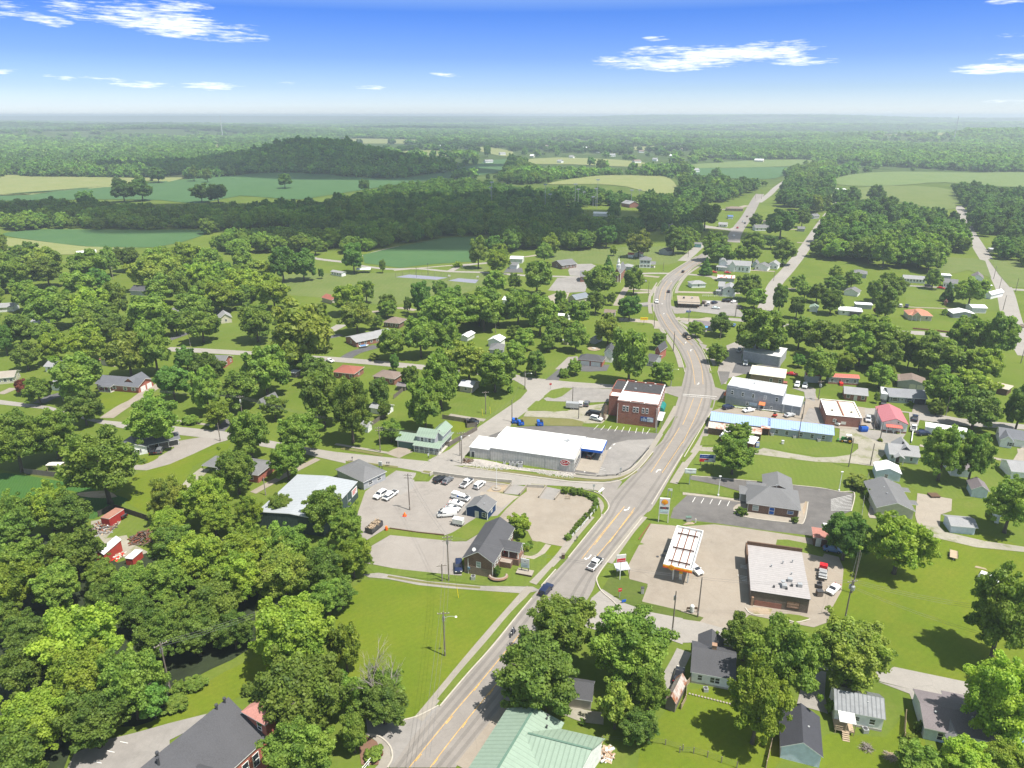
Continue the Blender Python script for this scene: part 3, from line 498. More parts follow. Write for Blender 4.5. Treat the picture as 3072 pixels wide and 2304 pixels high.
Qi('verge',g_dry,'MC',[(530,1112),(700,1135),(900,1162),(1100,1192)],1.2);Qi('verge',g_dry,'MC',[(1230,1198),(1320,1206)],1.2);Qi('verge',g_dry,'MC',[(40,1046),(200,1065),(365,1085)],1.2);Qi('verge',g_dry,'MC',[(0,962),(150,985),(270,1008)],1.6);Qi('pavement',walkc,'MC',[(-40,935),(140,965),(300,992)],1.4)
Qi('verge',Qx,'MC',[(2090,870),(2170,755)],1.2);Qi('pavement',walkc,'BC',[(1730,330),(1800,230),(1880,120),(1960,30)],2.2);Qi('pavement',walkc,'MR',[(-60,1190),(20,1060),(100,950),(170,820),(220,720)],2.4)
Qi('verge',Qx,'MR',[(0,1050),(55,990)],1.2);Qp(Qx,'MR',[(110,945),(130,885),(230,880),(240,940)],0);Qi('verge',Qx,'MR',[(180,700),(190,650)],1.6);Qi('verge',Qx,'MR',[(235,690),(258,640)],2.2)
Qi('verge',Qx,'CV',[(1075,1410),(1110,1480),(1140,1560)],2);Qp(Qx,'CV',[(1160,1500),(1240,1510),(1240,1560),(1190,1565)]);Qi('pavement',walkc,'CV',[(1110,1400),(1150,1480),(1190,1580)],2);Qi('verge',Qx,'CV',[(1155,1610),(1160,1659)],2);Qi('verge',Qx,'CV',[(830,1135),(930,1240),(1020,1335)],2.2);Qi('pavement',walkc,'CV',[(820,1125),(930,1215),(1055,1350)],1.6)
Qi('verge',Qx,'CV',[(655,1210),(740,1320),(810,1440),(870,1600)],2.4);Qi('pavement',walkc,'CV',[(620,1180),(710,1310),(790,1440),(840,1600)],2.2);Qi('pavement',walkc,'CV',[(525,1040),(515,940),(530,840),(600,720)],2.2);Qi('verge',Qx,'CV',[(540,930),(548,860)],2);Qi('verge',Qx,'CV',[(590,760),(625,700)],2);Qi('verge',Qx,'CV',[(760,850),(775,770),(830,700)],2.4);Qi('pavement',walkc,'CV',[(790,830),(810,760),(900,640),(1060,530)],2)
for r,pts in(('BC',[(640,1262),(820,1050),(985,868),(1120,700),(1236,560)]),('BC',[(1296,482),(1390,375)]),('BC',[(1470,300),(1600,140),(1690,30)]),('BC',[(1900,770),(1780,600),(1690,520),(1655,450),(1665,410),(1720,330),(1840,180),(1950,40)]),
('MC',[(2010,1330),(2100,1180),(2212,1000)]),('MR',[(10,1020),(110,850),(185,725)]),('MC',[(790,1082),(1100,1130),(1480,1180),(1700,1190),(1830,1160),(1935,1085),(2020,985)]),('MC',[(520,1122),(800,1158),(1110,1205)]),('MC',[(1700,1395),(1735,1340),(1700,1280),(1640,1245),(1500,1215)]),
('CV',[(1150,1640),(1110,1500),(1055,1400)]),('CV',[(1010,1350),(900,1230),(800,1110)]),('CV',[(640,1190),(720,1295),(800,1420),(845,1520),(880,1650)]),('CV',[(555,1020),(552,900),(580,780),(632,700)]),('CV',[(745,900),(760,800),(850,670),(950,580)]),('CV',[(650,680),(720,618),(860,528),(1000,445)]),
('BC',[(400,1352),(500,1325),(630,1258)]),('BC',[(160,1440),(250,1460),(318,1525),(330,1600),(300,1660)]),('MR',[(60,1142),(480,1178)]),('MR',[(710,1202),(900,1222),(1020,1246),(1112,1252),(1092,1372)]),('MR',[(335,1375),(420,1412),(720,1448),(785,1440),(812,1312)]),('MR',[(20,1262),(330,1300)]),('IG',[(1330,760),(1600,790),(1800,770),(1950,690),(2100,510)]),('GS',[(1160,1330),(1200,1380),(1260,1405),(1350,1410)]),('GS',[(1600,1460),(1700,1480),(1830,1450)])):
 QT(r,pts)
wear=mat('worn_lane',(.182,.166,.150),'pave',var=.14,col2=(.21,.192,.174))
for f in(.1,.24,.72,.88):
 q=[a.lerp(b,f) for a,b in zip(ML_[::3],[MR_[min(len(MR_)-1,int(i*len(MR_)/len(ML_)))] for i in range(0,len(ML_),3)])];l,r2=QR(q,.75,2);SZ[0]+=.0005;n=len(l);b=MB();b.add([(p.x,p.y,SZ[0]) for p in l]+[(p.x,p.y,SZ[0]) for p in r2],[(n+i,n+i+1,i+1,i) for i in range(n-1)]);tag(b.build('road',wear),kind='structure')
def off_line(pts,r=None,w=.16,m=None,dash=None):
 Qi('road_marking',m or paint_y,r,pts,w,4)
for pts in([(440,1659),(700,1338),(905,1100),(1000,985),(1190,752)],[(575,1659),(800,1368),(1060,1050),(1150,930)],[(1558,305),(1690,140),(1800,8)],[(1645,300),(1780,140),(1892,0)]):off_line(pts,'BC',.16)
for pts in([(480,1619),(520,1572)],[(680,1375),(722,1325)],[(862,1160),(898,1112)],[(1655,195),(1690,152)],[(595,1640),(625,1602)],[(785,1400),(815,1355)],[(955,1190),(985,1150)],[(1730,205),(1765,160)]):off_line(pts,'BC',.2)
for pts in([(1640,1590),(1835,1340)],[(1740,1570),(1902,1348)],[(2005,1120),(2110,960),(2190,830)],[(2078,1122),(2160,1000),(2212,920)]):off_line(pts,'MC',.16)
for pts in([(0,810),(40,720),(70,640)],[(0,930),(80,760),(126,636)],[(30,330),(62,420),(80,550)],[(74,325),(120,430),(132,548)]):off_line(pts,'MR',.16)
for pts in([(625,1050),(700,1180),(800,1290),(870,1370)],[(690,1040),(780,1180),(880,1300),(960,1370)],[(612,900),(640,790),(700,700)],[(668,900),(690,790),(745,715)],[(780,640),(900,540),(1040,460)],[(820,650),(950,560),(1080,480)]):off_line(pts,'CV',.18)
def arrow(r,x,y,tx,ty,s=1.0):
 p=P(r,x,y);d=(P(r,tx,ty)-p);d.z=0;d.normalize();q=Vector((d.y,-d.x,0));z=SZ[0]+.002;SZ[0]+=.0005
 o=[(-1.5,-.14),(-1.5,.14),(.3,.14),(.75,.6),(.45,.85),(1.3,1.0),(1.3,.05),(1.0,.35),(.5,-.14)]
 b=MB();b.add([tuple(p+d*a*s+q*c*s+Vector((0,0,z))) for a,c in o],[tuple(range(len(o)))]);tag(b.build('road_marking',paint_w),kind='structure')
arrow('BC',1605,298,1500,430,.95);arrow('MC',2048,1108,2120,1010,.95);arrow('MC',1858,1358,1780,1460,.95);arrow('MR',50,328,20,280,.9);arrow('MR',105,543,110,600,.9)
for a in((640,940),(735,706),(660,1042),(885,1342),(940,1422)):arrow('CV',a[0],a[1],a[0]-20,a[1]-60,.85)
Qi('road_marking',paint_w,'MC',[(1670,1248),(1700,1220)],.7,0);Qi('road_marking',paint_w,'MR',[(0,612),(110,620),(220,628)],.3,0);Qi('road_marking',paint_w,'MR',[(0,622),(110,631),(210,640)],.2,0);Qi('road_marking',paint_w,'BC',[(1098,1140),(1115,1110)],.6,0)
for i in range(9):Qi('road_marking',paint_w,'IG',[(1525+i*72-(0 if i<8 else 30),310+i*6),(1572+i*67,262+i*5)],.14,0)
for i in range(5):Qi('road_marking',paint_w,'GS',[(612+i*90,235+i*10),(642+i*89,183+i*10)],.14,0)
for i in range(11):Qi('road_marking',paint_w,'MR',[(960,1296+i*7),(1095,1266+i*10)],.13,0)
for i in range(8):Qi('road_marking',paint_w,'IG',[(1425+i*46-i*3,752-i*40),(1447+i*46-i*3,735-i*40)],.3,0)
for i in range(4):Qi('road_marking',paint_w,'GS',[(1080+i*14,990+i*18),(1215-i*12,1018+i*12)],.14,0)
for i in range(3):Qi('road_marking',paint_w,'GS',[(1110,885+i*14),(1210,905+i*12)],.14,0)
for a,b in(((780,1492),(830,1502)),((690,1550),(745,1562)),((610,1620),(660,1632))):Qi('road_marking',paint_w,'BL',[a,b],.14,0)
for i in range(2):Qi('road_marking',paint_w,'IG',[(1560+i*8,700+i*20),(1640+i*8,715+i*20)],.1,0)
def manhole(r,x,y,s=.45):
 p=P(r,x,y);b=MB();b.lathe((p.x,p.y,.0),[(s,0),(s,SZ[0]+.02),(s*.8,SZ[0]+.025)],14);tag(b.build('manhole_cover',Qr),'round iron manhole cover set in the fuel forecourt left of the canopy','manhole cover','manhole covers on the forecourt')
for x,y,s in((335,740,.55),(303,786,.55),(250,798,.35)):manhole('GS',x,y,s)
LM=[]
FOOT=[]
def Qa(b,x0,y0,x1,y1,h,rise,kind,ov=.45,t=.16,axis='x',tm=1):
 """roof slab mesh: material 0 = covering, 1 = trim/soffit"""
 X0,Y0,X1,Y1=x0-ov,y0-ov,x1+ov,y1+ov
 def slab(poly):
  n=len(poly);v=[tuple(p) for p in poly]+[(p[0],p[1],p[2]-t) for p in poly]
  k=len(b.v);b.v+=v;b.f.append(tuple(range(k,k+n)));b.m.append(0)
  b.f.append(tuple(k+n+i for i in reversed(range(n))));b.m.append(tm)
  for i in range(n):j=(i+1)%n;b.f.append((k+i,k+n+i,k+n+j,k+j));b.m.append(tm)
 e=h+.02
 if kind=='flat':
  slab([(X0,Y0,h+t+.02),(X1,Y0,h+t+.02),(X1,Y1,h+t+.02),(X0,Y1,h+t+.02)])
 elif kind=='shed':
  a,c=h+t,h+t+rise
  slab([(X0,Y0,a),(X1,Y0,a),(X1,Y1,c),(X0,Y1,c)] if axis=='x' else[(X0,Y0,a),(X1,Y0,c),(X1,Y1,c),(X0,Y1,a)] if axis=='y' else[(X0,Y0,c),(X1,Y0,a),(X1,Y1,a),(X0,Y1,c)])
 elif kind=='gable':
  if axis=='x':
   ym=(y0+y1)/2;s=rise/(ym-y0) if ym>y0 else 0;lo=h-s*ov+t;hi=h+rise+t
   slab([(X0,Y0,lo),(X1,Y0,lo),(X1,ym,hi),(X0,ym,hi)]);slab([(X0,ym,hi),(X1,ym,hi),(X1,Y1,lo),(X0,Y1,lo)])
  else:
   xm=(x0+x1)/2;s=rise/(xm-x0);lo=h-s*ov+t;hi=h+rise+t
   slab([(xm,Y0,hi),(xm,Y1,hi),(X0,Y1,lo),(X0,Y0,lo)]);slab([(X1,Y0,lo),(X1,Y1,lo),(xm,Y1,hi),(xm,Y0,hi)])
 elif kind=='hip':
  w,d=X1-X0,Y1-Y0;m=min(w,d)/2*.98;lo,hi=h+t,h+t+rise
  if w>=d:r0,r1=(X0+m,(Y0+Y1)/2,hi),(X1-m,(Y0+Y1)/2,hi)
  else:r0,r1=((X0+X1)/2,Y0+m,hi),((X0+X1)/2,Y1-m,hi)
  c=[(X0,Y0,lo),(X1,Y0,lo),(X1,Y1,lo),(X0,Y1,lo)]
  if w>=d:slab([c[0],c[1],r1,r0]);slab([c[2],c[3],r0,r1]);slab([c[1],c[2],r1]);slab([c[3],c[0],r0])
  else:slab([c[0],c[1],r0]);slab([c[1],c[2],r1,r0]);slab([c[2],c[3],r1]);slab([c[3],c[0],r0,r1])
class Bld:pass
def Qj(name,label,r,A,B,Cc,h,roof='gable',rise=1.8,wm=None,rm=None,axis='x',ov=.45,cat='house',lm=None,win='',group=None,trim=None,parapet=0,zc=None,depth=None,door=None,base=0,gable_m=None,winc=None):
 """A, B: front-left and front-right eave corners read in the picture, Cc: a back corner, all at eave height"""
 zz=h if zc is None else zc
 a,b_,c=[q if isinstance(q,Vector) else P(r,*q,zz) for q in(A,B,Cc)]
 u=(b_-a);w=u.length;u.normalize();v=Vector((-u.y,u.x,0));d=depth or abs((c-a).dot(v))
 o=ov if zc is None else 0
 w-=2*o;d-=2*o
 org=a+u*o+v*o;rz=math.atan2(u.y,u.x);ctr=org+u*w/2+v*d/2
 t=QL(name,label,cat,(ctr.x,ctr.y,0),rz,group)
 k=Bld();k.t,k.w,k.d,k.h,k.wm,k.rm,k.u,k.v,k.ctr=t,w,d,h,wm,rm,u,v,Vector((ctr.x,ctr.y,0));k.trim=trim or Qq
 k.x0,k.x1,k.y0,k.y1=-w/2,w/2,-d/2,d/2
 Qc(k,k.x0,k.y0,k.x1,k.y1,h,roof,rise,wm,rm,axis,ov,parapet,gable_m)
 if base:
  MB().box(k.x0-.04,k.y0-.04,0,k.x1+.04,k.y1+.04,base).build('foundation',conc_w,t)
 auto_win(k,win)
 LM.append((lm or label,Vector((ctr.x,ctr.y,h)),max(w,d)/2));FOOT.append((ctr.x,ctr.y,u.x,u.y,w/2+.8,d/2+.8))
 return k
def Qc(k,x0,y0,x1,y1,h,roof,rise,wm,rm,axis='x',ov=.45,parapet=0,gable_m=None,z0=0,name='wall'):
 b=MB();b.box(x0,y0,z0,x1,y1,h)
 if roof=='gable':
  if axis=='x':
   ym=(y0+y1)/2
   for x in(x0,x1):b.add([(x,y0,h),(x,y1,h),(x,ym,h+rise)],[(0,1,2)],1 if gable_m else 0)
  else:
   xm=(x0+x1)/2
   for y in(y0,y1):b.add([(x0,y,h),(x1,y,h),(xm,y,h+rise)],[(0,1,2)],1 if gable_m else 0)
 if roof=='shed':
  if axis=='x':b.add([(x0,y0,h),(x0,y1,h),(x0,y1,h+rise),(x1,y0,h),(x1,y1,h),(x1,y1,h+rise)],[(0,1,2),(3,4,5),(1,4,5,2)])
  elif axis=='l':b.add([(x0,y0,h),(x1,y0,h),(x0,y0,h+rise),(x0,y1,h),(x1,y1,h),(x0,y1,h+rise)],[(0,1,2),(3,4,5),(0,2,5,3)])
  else:b.add([(x0,y0,h),(x1,y0,h),(x1,y0,h+rise),(x0,y1,h),(x1,y1,h),(x1,y1,h+rise)],[(0,1,2),(3,4,5),(1,4,5,2)])
 w=b.build(name,[wm,gable_m] if gable_m else wm,k.t)
 rb=MB()
 if parapet:
  rb.box(x0+.3,y0+.3,h,x1-.3,y1-.3,h+.06);rb.build('roof',rm,k.t)
  p=MB();q=parapet
  for bx in((x0,y0,x1,y0+.3),(x0,y1-.3,x1,y1),(x0,y0+.3,x0+.3,y1-.3),(x1-.3,y0+.3,x1,y1-.3)):p.box(bx[0],bx[1],h,bx[2],bx[3],h+q)
  for bx in((x0,y0,x1,y0+.3),(x0,y1-.3,x1,y1),(x0,y0+.3,x0+.3,y1-.3),(x1-.3,y0+.3,x1,y1-.3)):p.box(bx[0]-.05,bx[1]-.05,h+q,bx[2]+.05,bx[3]+.05,h+q+.08,1)
  p.build('parapet',[wm,k.trim],k.t)
 else:
  Qa(rb,x0,y0,x1,y1,h,rise,roof,ov,.16,axis);rb.build('roof',[rm,k.trim],k.t)
 return w
def Qb(k,s):
 """(origin on that wall, along vector, outward vector, length)"""
 return{'f':(Vector((k.x0,k.y0,0)),Vector((1,0,0)),Vector((0,-1,0)),k.x1-k.x0),'r':(Vector((k.x1,k.y0,0)),Vector((0,1,0)),Vector((1,0,0)),k.y1-k.y0),
 'l':(Vector((k.x0,k.y1,0)),Vector((0,-1,0)),Vector((-1,0,0)),k.y1-k.y0),'b':(Vector((k.x1,k.y1,0)),Vector((-1,0,0)),Vector((0,1,0)),k.x1-k.x0)}[s]
def Qd(b,o,al,ou,u0,u1,z0,z1,p0,p1,mi=0):
 pts=[o+al*u+ou*p for u,p in((u0,p0),(u1,p0),(u1,p1),(u0,p1))]
 b.prism([(q.x,q.y) for q in pts],z0,z1,mi);return b
def Qe(k,s,u,z,w=1.0,h=1.3,gm=None,fm=None,name='window',shutter=None,fr=None,arch=0):
 o,al,ou,ln=fr or Qb(k,s);b=MB();f=.11
 for a in((u-w/2-f,u-w/2,z-f,z+h+f),(u+w/2,u+w/2+f,z-f,z+h+f),(u-w/2,u+w/2,z-f,z),(u-w/2,u+w/2,z+h,z+h+f),(u-w/2,u+w/2,z+h*.48,z+h*.54)):
  Qd(b,o,al,ou,a[0],a[1],a[2],a[3],-.02,.07)
 if arch:Qd(b,o,al,ou,u-w/2-f,u+w/2+f,z+h+f,z+h+f+.18,-.02,.09)
 fo=b.build(name,fm or Qq,k.t);g=MB();Qd(g,o,al,ou,u-w/2,u+w/2,z,z+h,-.02,.03);g.build('pane',gm or glass,fo)
 if shutter:
  for sg in(-1,1):
   q=MB();c=u+sg*(w/2+f+.2);Qd(q,o,al,ou,c-.19,c+.19,z-.05,z+h+.05,-.02,.05);q.build('shutter',shutter,k.t)
 return fo
def door(k,s,u,w=1.0,h=2.1,m=None,fr=None,z=.1,name='door'):
 o,al,ou,ln=fr or Qb(k,s);b=MB();Qd(b,o,al,ou,u-w/2-.1,u+w/2+.1,0,z+h+.1,-.02,.05);f=b.build(name,Qq,k.t)
 g=MB();Qd(g,o,al,ou,u-w/2,u+w/2,z,z+h,.0,.08);g.build('door_leaf',m or QU,f);return f
def Qg(k,s,u,w=2.7,h=2.2,m=None):
 o,al,ou,ln=Qb(k,s);b=MB()
 for i in range(4):Qd(b,o,al,ou,u-w/2,u+w/2,i*h/4,(i+1)*h/4-.03,-.02,.05)
 return b.build('garage_door',m or Qq,k.t)
def auto_win(k,spec):
 """'f4d2 r2 l1' : windows per wall, dN puts a door in slot N, s = shutters, g2 = two garage doors"""
 for tok in spec.split():
  s=tok[0];rest=tok[1:];sh=None
  if 's' in rest:rest=rest.replace('s','');sh=MATS['dark_steel']
  ds=None;g=0
  if 'g' in rest:rest,g=rest.split('g');g=int(g or 1)
  if 'd' in rest:rest,ds=rest.split('d');ds=int(ds)
  n=int(rest or 0);ln=Qb(k,s)[3];tot=n+(1 if ds is not None else 0)+g*1.6
  if tot==0:continue
  st=ln/tot;u=0;i=0
  for j in range(n+(1 if ds is not None else 0)):
   u+=st/2
   if ds is not None and j==ds:door(k,s,u)
   else:Qe(k,s,u,1.0 if k.h<3.6 else k.h-2.2,min(1.1,st*.5),min(1.25,k.h-1.5),shutter=sh)
   u+=st/2
  for j in range(g):Qg(k,s,u+st*.8,min(2.9,st*1.45));u+=st*1.6
def chimney(k,x,y,z0,z1,w=.8,m=None):
 b=MB();b.box(x-w/2,y-w/2,z0,x+w/2,y+w/2,z1);b.box(x-w/2-.06,y-w/2-.06,z1,x+w/2+.06,y+w/2+.06,z1+.12);b.build('chimney',m or brick,k.t)
def QM(k,pts):
 for x,y,z in pts:
  MB().lathe((x,y,z-.3),[(.14,0),(.14,.65),(.2,.66),(.2,.8)],8).build('roof_vent',Qs,k.t)
def loc(k,p):
 q=p-k.ctr;return Vector((q.dot(k.u),q.dot(k.v),q.z))
def lp(k,r,x,y,z=0):return loc(k,P(r,x,y,z))
def QN(k,x0,y0,x1,y1,h,rise,rm,axis='x',roof='shed',n=3,pm=None,side='f',ov=.3,floor=True):
 rb=MB();Qa(rb,x0,y0,x1,y1,h,rise,roof,ov,.14,axis);rb.build('porch_roof',[rm,k.trim],k.t)
 xs=[x0+.15+(x1-x0-.3)*i/(n-1) for i in range(n)] if n>1 else[(x0+x1)/2]
 for x in xs:MB().box(x-.09,y0+.05,0,x+.09,y0+.23,h+.1).build('porch_post',pm or Qq,k.t)
 if floor:MB().box(x0,y0,0,x1,y1,.22).build('porch_floor',conc_w,k.t)
def Qf(k,pts):
 for x,y,h in pts:MB().box(x-.06,y-.06,0,x+.06,y+.06,h).build('downspout',Qq,k.t)
k=Qj('grocery_store','long grey metal-clad grocery with a bright white roof, red oval sign and blue-edged entrance canopy','IG',(450,497),(1325,620),(1555,400),4.6,'gable',.9,cmetal,Qu,ov=.12,cat='store',lm='white-roofed grocery')
G=k
fr=Qb(k,'f')
b=MB();o,al,ou,ln=fr
for i in range(1,6):b=MB();Qd(b,o,al,ou,ln*i/6-.05,ln*i/6+.05,0,4.5,0,.06);b.build('downspout',Qs,k.t)
x0=lp(k,'IG',212,520,3.6).x;Qc(k,x0,k.y0+.25,k.x0-.02,k.y0+9.5,3.6,'flat',0,cmetal,Qu,ov=.15)
door(k,'f',0,fr=(Vector((x0+1.2,k.y0+.25,0)),Vector((1,0,0)),Vector((0,-1,0)),5),m=Qr)
p=lp(k,'IG',1228,652,2.9);sg=MB();n=28
sg.tube([(p.x,k.y0-.02,3.05),(p.x,k.y0-.16,3.05)],[1,1],n);s=sg.build('oval_sign',sig_r,k.t)
for v in s.data.vertices:v.co.x=p.x+(v.co.x-p.x)*1.62;v.co.z=3.05+(v.co.z-3.05)*1.02
rim=MB();rim.tube([(p.x+1.62*math.cos(2*PI*i/32),k.y0-.17,3.05+1.02*math.sin(2*PI*i/32)) for i in range(33)],.06,5,cap=False);rim.build('sign_rim',Qt,s)
QJ('IGA',1.45,Qt,s,(p.x,k.y0-.2,3.05),sx=1.15)
fo=Qb(k,'r')
for u in(1.6,4.4,7.2):Qe(k,'r',u,.7,2.3,2.0,fm=Qs)
Qd(MB(),*fo[:3],3.0,9.0,3.0,3.9,0,.08).build('banner',MATS['off_white'],k.t)
c0,c1,c2=lp(k,'IG',1465,520,3.9),lp(k,'IG',1552,525,3.9),lp(k,'IG',1664,418,3.9)
cb=MB();cy0,cy1,cx1=c1.y,c2.y,c2.x
cb.box(k.x1,cy0,3.1,cx1,cy1,3.95,1);can=cb.build('entrance_canopy',[Qu,blue_b],k.t)
MB().box(k.x1+.1,cy0+.1,3.96,cx1-.1,cy1-.1,4.0).build('canopy_deck',Qu,can)
for q in(cy0+.6,cy1-.6,(cy0+cy1)/2):MB().box(cx1-.5,q-.1,0,cx1-.3,q+.1,3.1).build('canopy_post',Qq,can)
MB().box(k.x1+.02,cy0+1,.1,k.x1+.1,cy1-1,2.6).build('glass_front',blueglass,k.t)
MB().box(k.x1+.2,k.y0+1.5,.01,cx1+.5,cy1,.18).build('raised_walk',Qz,k.t)
for x,y,n_ in((lp(k,'IG',1240,440,5.2).x,2.0,0),):
 for dx,dy,s_ in((0,0,.5),(.9,.4,.35),(-.8,.5,.3),(.2,1.2,.4),(.5,-.9,.3)):MB().box(x+dx-s_,y+dy-s_,5.0,x+dx+s_,y+dy+s_,5.3+s_).build('roof_unit',Qs,k.t)
for i in range(4):MB().lathe((k.x0+1.0+i*.2,k.y1-2.5-i*1.3,4.6),[(.45,0),(.45,.6),(.55,.62),(.3,.95)],10).build('turbine_vent',Qt,k.t)
def ac_unit(r,x,y,label,s=.5,grp='air conditioning units by the walls',big=0):
 p=P(r,x,y);t=QL('air_conditioner',label,'air conditioner',(p.x,p.y,0),0,grp)
 b=MB();b.box(-s,-s,.05,s,s,s*1.8,0);b.build('casing',Qs,t);MB().lathe((0,0,s*1.8),[(s*.8,0),(s*.8,.05),(.05,.08)],10).build('fan_guard',Qr,t);return t
ac_unit('IG',600,660,'small dark cooling unit by the grocery downspout',.45);ac_unit('IG',668,672,'left of the two dark cooling units on the rocks by the grocery',.6);ac_unit('IG',710,678,'right of the two dark cooling units on the rocks by the grocery',.6);ac_unit('IG',762,690,'large pale cooling unit at the right end of the row behind the grocery',.85)
rr=random.Random(5);b=MB()
for i in range(900):
 u=rr.random();e=rr.random();a=P('IG',190+u*1130,640+u*125+e*(40+20*math.sin(u*9)));s=rr.uniform(.1,.32)
 pts=[(a.x+rr.uniform(-s,s),a.y+rr.uniform(-s,s),rr.uniform(0,s*1.3)+.05) for _ in range(3)];q=(a.x,a.y,s*1.4);z=[(a.x+s,a.y,.0),(a.x-s*.5,a.y+s*.8,.0),(a.x-s*.5,a.y-s*.8,.0)]
 b.add(z+[q,pts[0]],[(0,1,3),(1,2,3),(2,0,3),(0,3,4)])
tag(b.build('rubble',stone),'pale broken rocks banked along the grocery wall','rocks',kind='stuff')
k=Qj('brick_commercial_building','two-storey red brick corner building with stepped parapet, arched white windows and a blue banner','MC',P('MC',2050,690,8.6)-Vector((.948,-.318,0))*14.8,P('MC',2050,690,8.6),P('MC',2050,690,8.6)+Vector((.318,.948,0))*22,8.6,'flat',0,brick,Qu,ov=0,zc=8.6,parapet=.5,cat='building',lm='two-storey brick corner building')
BB=k;k.trim=mat('terracotta_coping',(.3,.14,.1))
for i,u in enumerate((.175,.26,.43,.51,.655,.75)):Qe(k,'f',k.w*u,5.3,.75,1.75,arch=1)
sl=MB();o,al,ou,ln=Qb(k,'f')
for i in range(3):Qd(sl,o,al,ou,ln*(.0+.34*i),ln*(.32+.34*i),9.1,9.5-.18*abs(i-1),-.3,0)
sl.build('stepped_parapet',brick,k.t)
bn=MB();Qd(bn,o,al,ou,ln*.6,ln*.92,2.0,3.9,.02,.08,0);bo=bn.build('banner',mat('banner_navy',(.03,.07,.25)),k.t)
b2=MB();Qd(b2,o,al,ou,ln*.77,ln*.915,2.1,3.8,.08,.1);b2.build('banner_photo',mat('banner_pale',(.5,.55,.62),var=.4,scale=.9),bo)
for u in(.64,.69,.735):q=MB();Qd(q,o,al,ou,ln*u-.28,ln*u+.28,2.15,3.2+.4*(u==.69),.08,.1);q.build('banner_figure',mat('banner_figure',(.35,.4,.5),var=.4,scale=2),bo)
QJ('WELCOME',.5,Qt,bo,(o.x+ln*.84,k.y0-.12,3.4),depth=.01)
o,al,ou,ln=Qb(k,'r')
for u in range(1,9):Qe(k,'r',ln*u/9,5.3,.75,1.75)
aw=MB();aw.tube([(k.x1+.1,k.y0+ln*.42,3.1),(k.x1+.1,k.y0+ln*.72,3.1)],1.5,12);aw.build('green_awning',mat('awning_green',(.01,.16,.14)),k.t)
MB().box(k.x1,k.y0+.5,2.9,k.x1+2.0,k.y0+ln*.4,3.05).build('sidewalk_canopy',QG,k.t)
for i in range(4):MB().box(k.x1+1.8,k.y0+.6+i*3,0,k.x1+1.9,k.y0+.7+i*3,2.9).build('canopy_post',Qs,k.t)
for i in range(5):MB().box(k.x1,k.y0+1+i*3.4,.6,k.x1+.06,k.y0+3.4+i*3.4,2.6).build('shop_window',glass,k.t)
xl=lp(k,'MC',1726,640,7.8).x
Qc(k,xl,k.y0+6.5,k.x0,k.y1,7.6,'flat',0,brick,Qu,ov=0,parapet=.4)
dy=lp(k,'MC',1760,600,8.9).y
MB().box(xl,k.y0+11.5,7.7,k.x1,k.y1-.3,8.9).build('roof_step',brick,k.t);MB().box(xl+.3,k.y0+11.8,8.9,k.x1-.3,k.y1-.6,8.96).build('roof',membrane_b,k.t)
for i in range(5):MB().box(xl+(k.x1-xl)*(.02+i*.2),k.y1-.4,8.9,xl+(k.x1-xl)*(.18+i*.2),k.y1,9.3+.2*(i%2)).build('parapet_block',brick,k.t)
st=MB()
for i in range(12):st.box(xl-1.2+.0*i,k.y0+.6+i*.5,i*.34,xl,k.y0+1.1+i*.5,i*.34+.08)
st.bar((xl-1.2,k.y0+.6,1),(xl-1.2,k.y0+6.6,5),.06);st.build('outside_stair',wood_b,k.t)
for q in((2,8),(-3,3)):MB().box(q[0]-.4,q[1]-.4,8.6,q[0]+.4,q[1]+.4,9.4).build('roof_unit',Qs,k.t)
Qf(k,[(k.x0+.3,k.y0-.08,8),(k.x1-.2,k.y0-.08,8)])
hz=4.9
a,b_,c=P('GS',310,868,hz),P('GS',610,935,hz),P('GS',835,545,hz)
u=(b_-a).normalized();v=Vector((-u.y,u.x,0));w,d=(b_-a).length,(c-b_).dot(v);ct=a+u*w/2+v*d/2
t=QL('fuel_canopy','open-topped fuel canopy with rusty roof beams and an orange and yellow fascia','fuel canopy',(ct.x,ct.y,0),math.atan2(u.y,u.x));CAN=(ct,u,v,w,d)
LM.append(('orange-edged fuel canopy',Vector((ct.x,ct.y,5)),10));FOOT.append((ct.x,ct.y,u.x,u.y,w/2+2,d/2+2))
x0,x1,y0,y1=-w/2,w/2,-d/2,d/2
fs=MB()
for bx in((x0,y0,x1,y0+.25),(x0,y1-.25,x1,y1),(x0,y0+.25,x0+.25,y1-.25),(x1-.25,y0+.25,x1,y1-.25)):fs.box(bx[0],bx[1],hz-1.0,bx[2],bx[3],hz)
fa=fs.build('fascia',Qt,t)
MB().box(x0-.02,y0-.05,hz-.75,x1+.02,y0,hz-.2).build('yellow_band',mat('shell_yellow',(.9,.48,.01)),fa);MB().box(x0-.03,y0-.07,hz-.95,x1+.03,y0-.02,hz-.5).build('orange_band',mat('band_orange',(.85,.14,.01)),fa)
MB().box(x0-.06,y0,hz-.75,x0,y0+2.5,hz-.35).build('yellow_band',MATS['band_orange'],fa)
MB().box(x0+.25,y0+.25,hz-.85,x1-.25,y1-.25,hz-.7).build('deck',Qu,t)
bm_=MB()
for f in(.25,.5,.75):MB().bar((x0+w*f,y0+.3,hz-.55),(x0+w*f,y1-.3,hz-.55),.2,.25).build('long_beam',steel_b,t)
for f in(.13,.45,.82):MB().bar((x0+w*.12,y0+d*f,hz-.22),(x0+w*.88,y0+d*f,hz-.22),.24,.35).build('cross_beam',mat('dark_rust_beam',(.09,.045,.035)),t)
br=MB()
for i in range(15):
 for s_ in(-1,1):MB().bar((s_*(w/2-.3),y0+1+i*(d-2)/14,hz-.05),(s_*(w/2-1.0),y0+1.3+i*(d-2)/14,hz-.65),.12,.06).build('fascia_brace',mat('brace_grey',(.4,.42,.44)),t)
